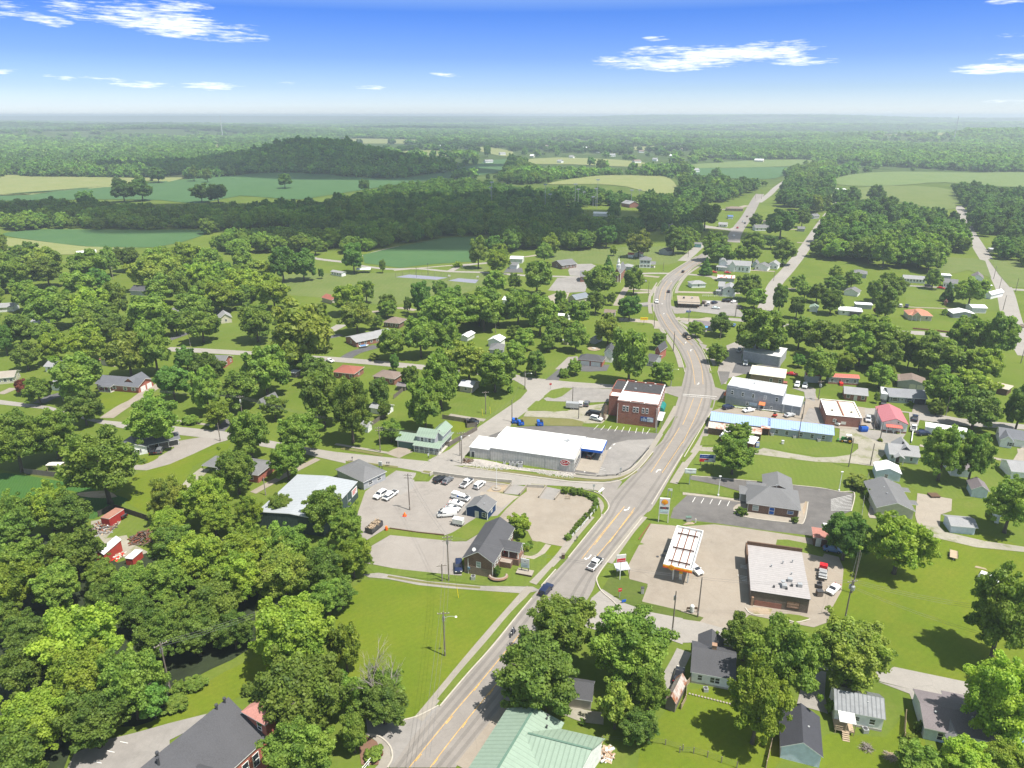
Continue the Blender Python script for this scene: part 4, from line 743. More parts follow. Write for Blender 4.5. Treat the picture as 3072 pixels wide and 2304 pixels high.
for fx in(.35,.87):
 for fy in(.07,.5,.93):MB().box(x0+w*fx-.16,y0+d*fy-.16,0,x0+w*fx+.16,y0+d*fy+.16,hz-.85).build('column',Qt,t)
def pecten(parent,loc_,s,rz=0,dirv=(0,-1)):
 """scallop shell badge: red rim, yellow fan with ribs"""
 b=MB();pts=[(-.18,-.9),(.18,-.9),(.24,-.72),(.55,-.6)]+[(math.cos(q)*(1+.05*(i%2)),math.sin(q)*.95*(1+.05*(i%2))) for i,q in enumerate(np.linspace(-.35,PI+.35,15))]+[(-.55,-.6),(-.24,-.72)]
 def plate(kx,y0_,y1_,m_,nm,par):
  q=MB();q.yprof([(x*s*kx,z*s*kx) for x,z in pts],y0_,y1_);o_=q.build(nm,m_,par);return o_
 base=plate(1.12,-.03,0,sig_r,'shell_badge',parent);base.location=loc_;base.rotation_euler=(0,0,rz)
 plate(1.0,-.06,-.03,MATS['shell_yellow'],'shell_face',base)
 rb=MB()
 for q in np.linspace(.25,PI-.25,7):rb.bar((0,-.07,-.72*s),(math.cos(q)*.95*s,-.07,math.sin(q)*.88*s),.05*s,.02)
 rb.build('shell_rib',sig_r,base);return base
wd=MB();wd.tube([(x0+w*.3,y0-.06,hz-.5),(x0+w*.3,y0-.12,hz-.5)],[.75,.75],20);wd.build('badge_disc',MATS['shell_yellow'],fa);pecten(fa,(x0+w*.3,y0-.13,hz-.5),.5)
for i,(fx,fy) in enumerate(((.6,.12),(.6,.5),(.6,.86))):
 q=ct+u*(x0+w*fx)+v*(y0+d*fy);g=QL('fuel_dispenser',('white fuel dispenser at the near end of the canopy island','white fuel dispenser in the middle of the canopy island','white fuel dispenser at the far end of the canopy island')[i],'fuel pump',(q.x,q.y,0),math.atan2(u.y,u.x),'dispensers under the fuel canopy')
 MB().box(-.8,-2,.0,.8,2,.2).build('island',Qz,g);MB().box(-.35,-.5,.2,.35,.5,1.9).build('cabinet',Qt,g);MB().box(-.37,-.42,1.3,.37,.42,1.75).build('display',Qr,g);MB().box(-.4,-.52,1.9,.4,.52,2.15).build('header',MATS['shell_yellow'],g);MB().box(-.38,-.3,.6,.38,.3,1.1).build('hose_panel',sig_r,g)
k=Qj('convenience_store','low dark mottled brick store with a broad pale ribbed metal roof beside the canopy','GS',(1215,1150),(1840,1245),(1945,790),4.0,'shed',.5,brick_d,ribs_ty,ov=.2,cat='store',lm='ribbed-roof store',trim=Qr)
o,al,ou,ln=Qb(k,'f');b=MB();Qd(b,o,al,ou,ln*.08,ln*.55,0,1.5,.0,.04);b.build('red_brick_panel',QH,k.t)
wn=Qe(k,'f',ln*.74,1.0,2.6,1.5,fm=wood_b,gm=mat('window_posters',(.4,.25,.2),var=.5,scale=2))
b=MB();Qd(b,o,al,ou,ln*.02,ln*.06,0,2.4,.0,.35);b.build('pier',brick_t,k.t)
fl=MB();fl.box(k.x0-.25,k.y1-.2,3.0,k.x1+.25,k.y1+.15,5.6);fl.build('rear_parapet',wood_b,k.t);fl=MB();fl.box(k.x0-.6,k.y1-5.5,2.4,k.x0-.2,k.y1+.1,5.1);fl.build('side_parapet',wood_b,k.t)
Qc(k,k.x0+3.5,k.y1+.2,k.x0+7.5,k.y1+3.0,2.6,'flat',0,QU,Qu,ov=.1)
for x,y,s in((.08,.15,.55),(.2,.3,.5),(.36,.22,.5),(.22,.2,.25),(-.1,.12,.2),(.12,.12,.2)):
 zz=4.2+.5*y;MB().box(k.w*x-s,k.y0+k.d*y-s,4.1,k.w*x+s,k.y0+k.d*y+s,zz+.3+s).build('roof_unit',Qs if s>.3 else Qr,k.t)
MB().lathe((k.w*.06,k.y0+k.d*.2,4.2),[(.25,0),(.25,.9),(.5,1.0),(.5,1.2)],10).build('roof_fan',Qs,k.t);QM(k,[(k.w*.12,3,4.8),(-k.w*.1,1,4.6),(k.w*.3,4,4.9),(k.w*.25,-1,4.5)])
CS=k
k=Qj('bank_building','brown brick bank with a broad grey hip roof, ringed by dark asphalt','MR',(412,1318),(768,1368),(805,1245),2.9,'hip',3.0,brick_b,sh_g,ov=.5,cat='bank',lm='hip-roofed bank')
Qe(k,'f',k.w*.16,.8,1.5,1.5,gm=mat('pale_blind',(.35,.42,.4)));Qe(k,'f',k.w*.48,.3,1.3,2.1,gm=mat('blue_banner',(.02,.1,.4)));Qe(k,'f',k.w*.84,1.2,1.5,.9,gm=blueglass)
y2=lp(k,'MR',515,1135,2.9);y3=lp(k,'MR',705,1155,2.9)
Qc(k,y2.x+.4,k.y1,y3.x-.4,(y2.y+y3.y)/2,2.9,'gable',1.5,brick_b,sh_g,axis='y')
pl=lp(k,'MR',378,1275,2.9);QN(k,pl.x-.2,k.y1-5.5,k.x0+.2,k.y1-.8,2.7,.5,sh_g,n=2,roof='gable',axis='x');QN(k,k.x0-.1,k.y1-1,k.x0+5,k.y1+2.5,2.7,1.0,sh_g,n=2,roof='gable',axis='x')
QM(k,[(3,1.5,4.2),(4.2,0,4),(4.6,-.4,3.9),(1,3,5)]);Qf(k,[(k.x0+.1,k.y0-.1,2.8),(k.x1-.1,k.y0-.1,2.8)])
k=Qj('grey_commercial_building','two-storey grey painted block building with a stepped side parapet and an orange entrance hood','DT',(278,490),(860,582),(930,475),7.0,'flat',0,block_g,membrane_g,ov=0,zc=7.0,cat='building',parapet=.15,lm='two-storey grey block building')
o,al,ou,ln=Qb(k,'f');b=MB()
for i,(u0,u1,z) in enumerate(((0,.2,.95),(.2,.4,.75),(.4,.6,.55),(.6,.8,.38),(.8,1,.2))):Qd(b,o,al,ou,ln*u0+.01,ln*u1-.01,7.0,7.0+z,-.33,.03)
b.build('stepped_parapet',[block_g],k.t)
b=MB();Qd(b,o,al,ou,0,ln,0,3.4,.0,.03);b.build('lower_wall_band',block_dg,k.t)
for u in(.11,.3,.49,.905):Qe(k,'f',ln*u,4.4,.8,1.5)
Qe(k,'f',ln*.7,4.4,.9,1.5,gm=Qs);Qe(k,'f',ln*.4,.9,.8,1.2);Qe(k,'f',ln*.83,.7,.8,1.2);b=MB();Qd(b,o,al,ou,ln*.44,ln*.58,1.0,2.3,.02,.08);b.build('shop_board',mat('board_grey',(.35,.42,.5),var=.3),k.t)
door(k,'f',ln*.665,1.2,2.1,m=Qr);b=MB();b.add([(k.x0+ln*.61,k.y0-1.6,2.5),(k.x0+ln*.72,k.y0-1.6,2.5),(k.x0+ln*.72,k.y0,3.3),(k.x0+ln*.61,k.y0,3.3),(k.x0+ln*.61,k.y0-1.6,2.35),(k.x0+ln*.72,k.y0-1.6,2.35),(k.x0+ln*.72,k.y0,3.15),(k.x0+ln*.61,k.y0,3.15)],[(0,1,2,3),(7,6,5,4),(0,4,5,1),(1,5,6,2),(3,7,4,0)]);b.build('entrance_hood',mat('hood_orange',(.62,.17,.06)),k.t)
for x in(.62,.71):MB().box(k.x0+ln*x-.06,k.y0-1.5,0,k.x0+ln*x+.06,k.y0-1.4,2.4).build('hood_post',Qq,k.t)
MB().box(k.x0-1.2,k.y0+2,2.6,k.x0,k.y1-2,3.3).build('street_awning',MATS['hood_orange'],k.t)
e=lp(k,'DT',1040,712,3.7);Qc(k,k.x1+.02,k.y0-.0,e.x,k.y1-1,3.6,'flat',0,block_dg,membrane_g,ov=.05)
for x in(.6,.9,3.8):MB().box(k.x1+x,k.y0-.12,0,k.x1+x+.12,k.y0-.02,3.6).build('downspout',Qq,k.t)
MB().box(k.x0+9,k.y1-4,7.05,k.x0+9.5,k.y1-3.5,7.6).build('roof_unit',Qt,k.t)
gr=MB();pts=[P('DT',*q) for q in((340,705),(560,725),(760,745),(960,772))]
gr.tube([p+Vector((0,0,.55)) for p in pts],.13,6)
tg=QL('guard_rail','white pipe rail along the wall of the grey block building','rail',pts[0]);q=gr.build('rail',Qq,tg);q.matrix_parent_inverse=Matrix.Translation(-pts[0])
for i in range(14):
 f=i/13*3;j=min(2,int(f));s=pts[j].lerp(pts[j+1],f-j)-pts[0];MB().box(s.x-.08,s.y-.08,0,s.x+.08,s.y+.08,.55).build('rail_post',Qr,tg)
k=Qj('motel_row','long low grey building under a bright sky-blue metal roof, five white windows facing the lawn','DT',(705,905),(1395,988),(1424,905),2.9,'gable',1.5,sid_gb,ribs_bx,ov=.4,cat='building',lm='blue-roofed row',depth=9)
for u in(.13,.29,.515,.685,.86):Qe(k,'f',k.w*u,.7,1.0,1.4)
e=lp(k,'DT',105,832,2.9)
Qc(k,e.x+.4,k.y0,k.x0-.02,k.y1,2.9,'gable',1.5,brick_b,ribs_bx,axis='x')
MB().box(k.x1+.02,k.y0+2,.1,k.x1+.08,k.y0+3.2,2.1).build('door',Qt,k.t)
b=MB();b.box(k.x0-.02,k.y0-1.2,0,k.x0+.2,k.y0,2.8);b.box(k.x0-2.6,k.y0-1.2,0,k.x0-2.3,k.y0,2.8);b.build('porch_wall',brick_t,k.t)
Qa(rb:=MB(),k.x0-2.7,k.y0-1.6,k.x0+.3,k.y0,2.7,.3,'shed',.1,.12);rb.build('porch_roof',[rust_x,wood_b],k.t)
k2=Qj('rusty_roofed_shopfront','brown brick shopfront under a long rust-streaked tin roof in front of the blue-roofed row','DT',(80,912),(640,985),(640,900),2.5,'shed',.7,brick_b,rust_x,ov=.2,cat='building',lm='rusty-roofed shopfront',trim=wood_b,depth=4.2)
k3=Qj('white_roofed_porch','flat white-roofed carport half hidden by the round tree by the blue-roofed row','DT',(200,1000),(560,1085),(610,985),2.4,'shed',.3,wood_b,QF,ov=.3,cat='carport',lm='white-roofed carport',depth=6)
t=QL('drinks_machine','blue and white vending machine standing against the white-roofed carport','vending machine',P('DT',590,1110));MB().box(-.6,-.45,.05,.6,.45,2.0).build('cabinet',blue_b,t);MB().box(-.5,-.5,.5,.5,-.44,1.8).build('front_panel',Qt,t);MB().box(-.55,-.4,2.0,.55,.4,2.12).build('top',Qs,t)
k=Qj('warehouse','plain grey block warehouse with a bright white roof edge, behind the main road bend','DT',(445,118),(838,180),(840,150),4.8,'flat',0,block_g,Qu,ov=.15,cat='warehouse',lm='grey block warehouse',depth=15);Qg(k,'l',5,3,3);Qf(k,[(k.x1-.3,k.y0-.08,4.7)])
k=Qj('tan_roofed_brick_shop','low pinkish brick shop with a flat tan roof behind the grey block building','DT',(510,352),(885,400),(910,308),3.6,'flat',0,brick_t,membrane_t,ov=.6,cat='shop',lm='tan-roofed brick shop');Qe(k,'f',k.w*.63,1.0,.9,1.5,gm=glass);Qe(k,'f',k.w*.9,1.0,1.0,1.6);MB().box(k.x1,k.y0+1,0,k.x1+1.6,k.y0+3.5,1.1).build('steps',QH,k.t);Qe(k,'r',4,1,1,1.4)
k=Qj('brick_flat_building','single-storey red brick building with a flat cream roof split by a parapet','DT',(1310,785),(1680,820),(1712,660),3.6,'flat',0,QH,membrane_t,ov=0,zc=3.6,parapet=.35,cat='building',lm='cream-roofed brick building');MB().box(-.2,k.y0,3.6,.2,k.y1,4.0).build('party_wall',QH,k.t);Qe(k,'f',k.w*.25,1.6,.9,.9);MB().box(k.x0+k.w*.44,k.y0-.03,.8,k.x0+k.w*.58,k.y0,1.9).build('patched_panel',QU,k.t);MB().box(k.x0+k.w*.2,-3,3.66,k.x0+k.w*.25,-2.4,4.1).build('roof_unit',Qr,k.t);MB().box(k.x0+k.w*.75,-3.2,3.66,k.x0+k.w*.8,-2.6,4.1).build('roof_unit',Qr,k.t);Qf(k,[(k.x1-.3,k.y0-.08,3.4)]);Qe(k,'l',3,1.3,1,1.1);door(k,'r',4)
k=Qj('rose_roofed_building','white metal building with a faded rose-pink gable roof and a red front awning','RT',(372,285),(720,322),(722,130),3.6,'gable',1.7,QD,ribs_py,axis='y',ov=.25,cat='building',lm='rose-roofed building',trim=mat('rose_trim',(.35,.07,.1)))
QN(k,k.x0+k.w*.17,k.y0-1.6,k.x0+k.w*.75,k.y0,2.4,.5,ribs_rx,n=3,floor=False);MB().box(k.x0+.02,k.y0-.04,0,k.x1-.02,k.y0-.01,.6).build('brick_base',QH,k.t);Qe(k,'f',k.w*.62,3.6,.5,.6);Qe(k,'f',k.w*.24,.9,.8,1.1);Qe(k,'f',k.w*.82,.6,.9,.9);door(k,'f',k.w*.5);Qf(k,[(k.x0-.1,k.y0,3.4)]);MB().box(k.x0-1.4,k.y0+1,.0,k.x0-.9,k.y0+7,2.4).build('side_store',Qr,k.t)
k=Qj('brick_office','long brown brick office with a charcoal shingle roof and a gabled entrance porch','LT',(1335,1012),(1665,1075),(2015,722),4.6,'gable',2.4,brick_b,QC,axis='y',ov=.4,cat='office',lm='long brick office',gable_m=brick_b)
Qe(k,'f',k.w*.5,2.4,1.0,1.5,gm=mat('blind_green',(.3,.36,.33)));MB().box(k.x0+.02,k.y0-.05,0,k.x1+.02,k.y0-.01,2.3).build('lower_wall',mat('tan_block',(.19,.14,.1),'brick'),k.t);MB().box(k.x0+k.w*.12,k.y0-.3,1.3,k.x0+k.w*.2,k.y0-.06,2.0).build('meter_box',mat('meter_blue',(.12,.2,.28)),k.t);Qf(k,[(k.x0+k.w*.14,k.y0-.12,4.5),(k.x1-.1,k.y0-.1,4.5)])
o,al,ou,ln=Qb(k,'r');rm_=lp(k,'LT',1950,880,4.2);b0=ln*.42
for i,u in enumerate((.08,.2,.32,.82,.92)):Qe(k,'r',ln*u,2.5,1.1,1.3)
Qa(rb:=MB(),k.x1-2.5,k.y0+ln*.42,k.x1+4.6,k.y0+ln*.66,4.2,1.3,'gable',.3,.16,'x');rb.build('porch_roof',[QC,Qq],k.t)
MB().add([(k.x1+4.6,k.y0+ln*.42,4.2),(k.x1+4.6,k.y0+ln*.66,4.2),(k.x1+4.6,k.y0+ln*.54,5.5)],[(0,1,2)]).build('porch_gable',QD,k.t)
for y in(.43,.65):
 for x in(4.3,1.8):MB().box(k.x1+x-.12,k.y0+ln*y-.12,0,k.x1+x+.12,k.y0+ln*y+.12,4.2).build('porch_post',Qq,k.t)
MB().box(k.x1,k.y0+ln*.4,0,k.x1+4.6,k.y0+ln*.68,1.9).build('porch_floor',brick_b,k.t);MB().box(k.x1+.0,k.y0+ln*.3,0,k.x1+3,k.y0+ln*.4,1.7).build('ramp_wall',brick_b,k.t);door(k,'r',ln*.54,1.2,2.1,m=sig_r,z=1.9)
for i in range(4):MB().box(k.x1+4.6+i*.35,k.y0+ln*.5,0,k.x1+4.95+i*.35,k.y0+ln*.6,1.5-.4*i).build('porch_step',Qz,k.t)
b=MB();b.box(k.x0+k.w*.3-.03,k.y0+1.2,5.2,k.x0+k.w*.3+.03,k.y0+1.26,6.6);ds=b.build('satellite_mount',Qr,k.t);b=MB();b.lathe((0,0,0),[(.02,0),(.35,.06),(.5,.18),(.52,.18)],14);dd=b.build('satellite_dish',Qt,ds);dd.location=(k.x0+k.w*.3,k.y0+1.1,6.6);dd.rotation_euler=(1.1,0,.2)
k=Qj('navy_office','small navy-blue clapboard office with a grey shingle roof and white door','LT',(1362,492),(1602,545),(1740,440),2.8,'gable',1.5,sid_blue,sh_g,axis='y',ov=.35,cat='office',lm='small navy office')
door(k,'f',k.w*.5,1.0,2.05);Qe(k,'f',k.w*.84,.9,1.0,1.3);Qe(k,'r',k.d*.5,1.2,.9,1.0);QM(k,[(-1,2,3.7),(1.5,-1,3.6)])
b=MB()
for c_ in((k.x0,k.y0),(k.x1,k.y0),(k.x1,k.y1)):b.box(c_[0]-.1,c_[1]-.1,0,c_[0]+.1,c_[1]+.1,2.75)
b.build('corner_board',Qq,k.t)
k=Qj('metal_building','big dark green metal building with a pale steel roof and a white and red sign','ML',(1665,1374),(2091,1430),(2385,1186),5.2,'gable',.7,cmetal_d,ribs_ly,axis='y',ov=.15,cat='building',lm='dark green metal building')
o,al,ou,ln=Qb(k,'r')
b=MB();Qd(b,o,al,ou,ln*.81,ln*.97,2.2,4.3,.03,.15);sgn=b.build('wall_sign',Qt,k.t)
for i,zt in enumerate((3.75,3.25,2.75)):q=MB();Qd(q,o,al,ou,ln*.83,ln*(.95-.02*i),zt,zt+.3,.15,.17);q.build('sign_line',mat('sign_soft_red',(.5,.1,.08),var=.3,scale=4),sgn)
b=MB();Qd(b,o,al,ou,ln*.68,ln*.682+.08,0,5,.0,.08);b.build('wall_rib',Qs,k.t);door(k,'r',ln*.74,1.0,2.1,m=cmetal_d)
k=Qj('grey_shingle_shop','low shop with a broad dark grey shingle roof behind the dark green metal building','MC',(-40,1100),(142,1186),(245,1090),2.8,'hip',2.2,QE,sh_g,ov=.4,cat='shop',lm='grey shingle shop');Qe(k,'r',k.d*.3,1,1.6,1.2);Qe(k,'r',k.d*.7,1,1.4,1.2);QM(k,[(-2,0,3.8),(1,-1,3.9),(2.5,.5,3.8)])
k=Qj('green_roofed_house','two-storey grey house with pale green metal roofs and a wraparound porch','MC',(478,880),(608,898),(690,835),5.2,'gable',1.6,QE,ribs_gx,ov=.4,cat='house',lm='green-roofed house',depth=7)
Qe(k,'f',k.w*.3,3.4,.9,1.3,shutter=Qt);Qe(k,'f',k.w*.72,3.4,.9,1.3,shutter=Qt);Qc(k,k.x1-2.8,k.y1-3,k.x1+1.5,k.y1+5,5.0,'gable',1.6,QE,ribs_gy,axis='y')
QN(k,k.x0-.2,k.y0-2.4,k.x1+2.6,k.y0,2.6,.7,ribs_gx,n=6);QN(k,k.x1,k.y0,k.x1+2.6,k.y1+4,2.6,.5,ribs_gy,n=2,axis='y')
e=lp(k,'MC',365,900,2.9);Qc(k,e.x,k.y0-.5,k.x0-.02,k.y1-.5,2.9,'gable',1.6,QE,ribs_gx,axis='x');b=MB();b.box(e.x+.5,k.y0-.56,.05,k.x0-.5,k.y0-.5,2.3);b.build('garage_door',mat('door_green',(.07,.13,.11)),k.t)
b=MB()
for i in range(14):b.box(k.x0+i*.75,k.y0-2.35,.2,k.x0+i*.75+.06,k.y0-2.3,1.0)
b.box(k.x0,k.y0-2.36,1.0,k.x1+2.4,k.y0-2.28,1.08);b.build('porch_rail',Qq,k.t);Qe(k,'f',k.w*.25,1,.9,1.3);door(k,'f',k.w*.55);Qe(k,'f',k.w*.8,1,.9,1.3);Qe(k,'r',2,1,.9,1.3)
Qj('white_bungalow','white bungalow at the far left edge with a weathered tan roof','ML',(-40,510),(92,498),(160,470),2.9,'gable',1.5,sid_y,mat('tan_shingle',(.27,.24,.2),'shingle'),lm='white bungalow',win='f3 r2',depth=9)
Qj('small_white_cottage','small white cottage behind the purple-leaved tree','ML',(318,545),(440,560),(470,500),2.8,'gable',1.6,QD,QB,lm='small white cottage',win='f2 r1',depth=9)
Qj('white_garden_house','white house with pale roof behind the tall tree left of the brick ranch','ML',(278,430),(392,434),(400,405),2.8,'gable',1.4,QD,QB,lm='white garden house',win='f2',depth=8)
k=Qj('brick_ranch','long red brick ranch house with a blue-grey roof and a white-doored garage gable','ML',(612,540),(895,565),(980,520),2.9,'gable',1.9,brick_o,mat('slate_shingle',(.105,.11,.125),'shingle'),ov=.5,lm='red brick ranch',depth=10)
Qe(k,'f',k.w*.1,.9,1.2,1.3,shutter=Qt);door(k,'f',k.w*.28,m=Qt);Qe(k,'f',k.w*.42,.9,1.0,1.3,shutter=Qt);Qe(k,'f',k.w*.68,.9,1.0,1.3,shutter=Qt);Qe(k,'f',k.w*.88,.9,1.0,1.3,shutter=Qt);Qg(k,'r',k.d*.3,2.8);Qg(k,'r',k.d*.72,2.8)
QN(k,k.x0+k.w*.12,k.y0-2.2,k.x0+k.w*.42,k.y0,2.5,.5,MATS['slate_shingle'],n=3);Qc(k,k.x0+k.w*.55,k.y0+2,k.x1-2,k.y1+.5,2.9,'gable',2.6,brick_o,MATS['slate_shingle'],axis='y',z0=0,name='cross_wing')
k=Qj('white_cottage_carport','white cottage with black-shuttered gable window and an attached open carport','ML',(790,985),(960,950),(900,925),2.6,'gable',1.7,QD,mat('slate_shingle2',(.11,.115,.125),'shingle'),axis='y',lm='white cottage with carport',depth=8.5);Qe(k,'f',k.w*.62,.9,.8,1.1,shutter=Qr)
rb=MB();Qa(rb,k.x1+.1,k.y0+1.2,k.x1+10.5,k.y1,2.5,.9,'gable',.3,.14,'x');rb.build('carport_roof',[MATS['slate_shingle2'],Qq],k.t)
for i in range(4):MB().box(k.x1+.6+i*3.1,k.y0+1.3,0,k.x1+.75+i*3.1,k.y0+1.45,2.5).build('carport_post',Qq,k.t)
MB().box(k.x1+.1,k.y0+1,0,k.x1+10.5,k.y1,.1).build('carport_slab',QA,k.t)
k=Qj('brick_carport_house','brown brick house with a grey roof stretching to an open carport behind a dark tree','ML',(1400,1100),(1672,1140),(1800,1075),2.8,'hip',1.9,brick_o,sh_g,lm='brick carport house',depth=10,win='f3');rb=MB();Qa(rb,k.x0-7,k.y0+1,k.x0,k.y1-1,2.6,.6,'flat',.1,.15);rb.build('carport_roof',[sh_g,Qq],k.t)
for q in((k.x0-6.8,k.y0+1.2),(k.x0-6.8,k.y1-1.2),(k.x0-3.5,k.y0+1.2)):MB().box(q[0]-.07,q[1]-.07,0,q[0]+.07,q[1]+.07,2.6).build('carport_post',Qr,k.t)
k=Qj('brick_gable_house','orange-brick gable-ended house with dark grey roof beyond the left street trees','ML',(1290,400),(1455,405),(1555,385),2.8,'gable',1.8,brick_o,sh_g,lm='orange-brick gable house',depth=9,win='r2 f2')
Qj('beige_gable_house','pale beige house with a steep grey gable at the edge of the upper left lawn','ML',(1420,120),(1505,110),(1480,75),3.2,'gable',2.2,sid_y,QB,axis='y',lm='beige gable house',depth=9,win='f1')
Qj('low_shed','tiny grey shed behind the round clipped bush on the left street','ML',(1870,470),(1915,475),(1935,455),2.3,'flat',.3,wood_d,membrane_g,lm='tiny grey shed',cat='shed')
Qj('hidden_roof_house','grey-roofed house mostly buried in trees left of the garden centre','ML',(1665,665),(1700,672),(1735,630),2.8,'gable',1.5,QE,sh_g,axis='y',lm='tree-buried house',depth=9)
Qj('white_far_house','white house at the extreme left edge beyond the streets','ML',(-20,50),(85,45),(100,10),2.9,'gable',1.5,QD,QB,lm='far-left white house',depth=9);Qj('pale_roof_house','low pale-roofed house peeking between trees at upper left','ML',(190,140),(245,145),(255,120),2.9,'gable',1.5,QD,QB,lm='pale-roofed house',depth=9)
Qj('terracotta_roof_house','house with a terracotta roof half hidden left of the broad twin trees','ML',(640,385),(725,400),(740,375),2.8,'gable',1.6,sid_t,sh_rd,lm='terracotta-roofed house',depth=9)
Qj('dark_barn','dark blue-grey barn roof among the left trees below the near field','TL',(835,1190),(950,1195),(955,1160),3.2,'gable',2.2,QE,QC,lm='dark barn roof',cat='barn',depth=11);Qj('white_farm_shed','long white-roofed farm shed at the edge of the near field','TL',(495,955),(625,945),(640,930),3.2,'gable',1.4,QD,QF,lm='white farm shed',cat='shed',depth=10)
Qj('grey_tree_house','grey-roofed house tucked behind the broad trees left of the beige gable house','TL',(1100,1335),(1170,1330),(1180,1305),2.8,'gable',1.5,QE,sh_g,lm='grey tucked house',depth=9);Qj('white_tall_shed','white upright shed wall beside the tall left-centre tree','TL',(1738,975),(1775,985),(1790,955),3.5,'gable',1.5,QD,QB,axis='y',lm='white upright shed',cat='shed',depth=7)
Qj('red_roof_cabin','low house with a reddish roof just left of the park lawn','TL',(2080,1235),(2150,1255),(2160,1215),2.8,'gable',1.5,sid_t,sh_rd,lm='reddish-roofed cabin',depth=8);Qj('white_mobile_home','long white mobile home on the left edge of the park lawn','TL',(2140,1068),(2212,1080),(2215,1055),2.6,'gable',.8,QD,QB,lm='white mobile home',depth=5,win='f4')
Qj('red_roofed_brick_house','brick house with a faded red shingle roof left of the small brown brick house','MC',(-60,468),(85,482),(165,455),2.8,'hip',1.7,QH,sh_rd,lm='red-roofed brick house',depth=10,win='f3 r1')
Qj('brown_brick_house','small brown brick house with a taupe roof behind the round garden tree','MC',(200,495),(345,515),(392,490),2.8,'hip',1.6,QH,sh_br,lm='small brown brick house',depth=9,win='f3');Qj('orange_roof_shed','pink shed with an orange-red roof between garden trees','MC',(512,525),(545,528),(572,495),2.4,'gable',1.2,QH,sh_rd,axis='y',cat='shed',lm='orange-roofed shed',depth=6)
Qj('pale_roofed_ranch','ranch house with a pale grey roof and white sunroom on the upper left street','MC',(20,240),(95,275),(225,225),2.8,'gable',1.5,QH,QB,axis='y',lm='pale-roofed ranch',win='f1 r4')
Qj('round_roof_annexe','small white annexe with an arched pale roof behind the pale-roofed ranch','MC',(190,205),(238,228),(257,200),2.9,'gable',1.2,QD,QB,axis='y',lm='arched white annexe',depth=8)
Qj('hip_roofed_house','brown brick house with a broad grey-brown hip roof above the garden trees','MC',(268,145),(375,155),(440,130),2.8,'hip',2.2,brick_b,sh_br,lm='grey-brown hip house',depth=10,win='f3')
k=Qj('white_metal_garage','white metal garage with a bright white gable roof in the centre gardens','MC',(945,260),(1030,270),(1088,245),3.4,'gable',1.3,QD,QG,axis='y',cat='garage',lm='white metal garage');Qg(k,'f',k.w*.3,2.6);Qg(k,'f',k.w*.72,2.2)
Qj('grey_hip_house','low grey-roofed house just below the white metal garage','MC',(955,322),(1050,325),(1075,290),2.7,'hip',1.7,QE,sh_g,lm='low grey-roofed house',depth=9);Qj('white_camper_shed','small white shed with arched roof at the top of the centre gardens','MC',(765,235),(820,242),(842,222),2.5,'gable',.8,Qt,QG,axis='y',cat='shed',lm='small white arched shed',depth=9)
k=Qj('grey_cottage','grey cottage with a pale roof on the triangular lawn by the alley','MC',(757,555),(848,568),(890,530),2.7,'gable',1.2,sid_t,membrane_g,lm='grey cottage on the lawn',win='f1',depth=8)
k=Qj('triple_garage','red brick garage with a charcoal hip roof and two wide white doors','MC',(1530,385),(1695,402),(1732,372),2.7,'hip',1.9,brick_o,QC,cat='garage',lm='two-door brick garage');Qg(k,'f',k.w*.27,k.w*.4);Qg(k,'f',k.w*.73,k.w*.4)
k=Qj('corner_porch_house','brick house with charcoal roofs and a grey porch behind the tallest centre tree','MC',(1975,378),(2042,390),(2085,340),2.8,'gable',1.2,QE,QC,lm='corner porch house',depth=8);Qc(k,k.x0+1,k.y1,k.x1-1,k.y1+9,5.2,'gable',2.0,brick_o,QC,axis='y');QN(k,k.x0,k.y0-2.2,k.x1,k.y0,2.4,.4,QC,n=4);Qe(k,'f',k.w*.5,1,1.2,1.2)
Qj('gable_house_dark','dark-roofed wing of a house left of the tallest centre tree','MC',(1700,340),(1765,345),(1775,300),4.8,'gable',2.2,QD,QC,axis='y',lm='dark-roofed wing',depth=9)
k=Qj('small_white_garage','small white garage with a grey roof beside the round tree in the walled garden','MC',(178,695),(292,715),(355,685),2.5,'gable',1.1,QD,QB,axis='x',cat='garage',lm='small white garden garage',depth=6);Qg(k,'r',k.d*.5,2.5)
Qj('pale_outbuilding','narrow pale outbuilding behind the big dark garden trees','MC',(118,815),(175,822),(195,785),2.6,'gable',1.2,QD,QB,cat='shed',lm='narrow pale outbuilding',depth=4);Qj('grey_pool_shed','long grey shed with dark roof behind the hedge near the sheltered garden','MC',(1605,250),(1650,258),(1690,240),2.5,'gable',1.0,QE,QB,axis='y',cat='shed',lm='grey hedge shed',depth=9)
Qj('white_hedge_house','white flat-roofed trailer between the round garden trees right of centre','MC',(1390,100),(1475,108),(1480,78),2.8,'flat',.3,QD,QF,lm='white garden trailer',depth=5);Qj('tan_hedge_shed','low tan shed behind the trio of garden trees','MC',(1432,262),(1470,266),(1490,245),2.3,'flat',.3,sid_t,membrane_g,cat='shed',lm='low tan shed',depth=4)
Qj('taupe_shed','square taupe shed with a brown roof near the bend of the main road','MC',(1700,80),(1775,85),(1780,55),2.8,'gable',.9,sid_t,sh_br,cat='shed',lm='taupe shed',depth=7);Qj('half_timber_shed','old reddish shed roof under the trees by the small brown brick house','MC',(352,555),(415,560),(420,530),2.3,'gable',.8,wood_d,sh_mauve,cat='shed',lm='reddish old shed',depth=5)
k=Qj('church','brick church with white steeple beside the bend of the main road','TC',(1765,1072),(1812,1075),(1845,1050),6.5,'gable',3.5,QH,sh_g,axis='y',cat='church',lm='steepled brick church',depth=22,win='f1 l3')
MB().box(-1.2,k.y0+2,6,1.2,k.y0+4.4,11).build('steeple_base',Qt,k.t);MB().lathe((0,k.y0+3.2,11),[(1.5,0),(1.4,.3),(.9,.4),(.9,1.8),(1.1,1.9),(.1,5)],8).build('spire',Qt,k.t)
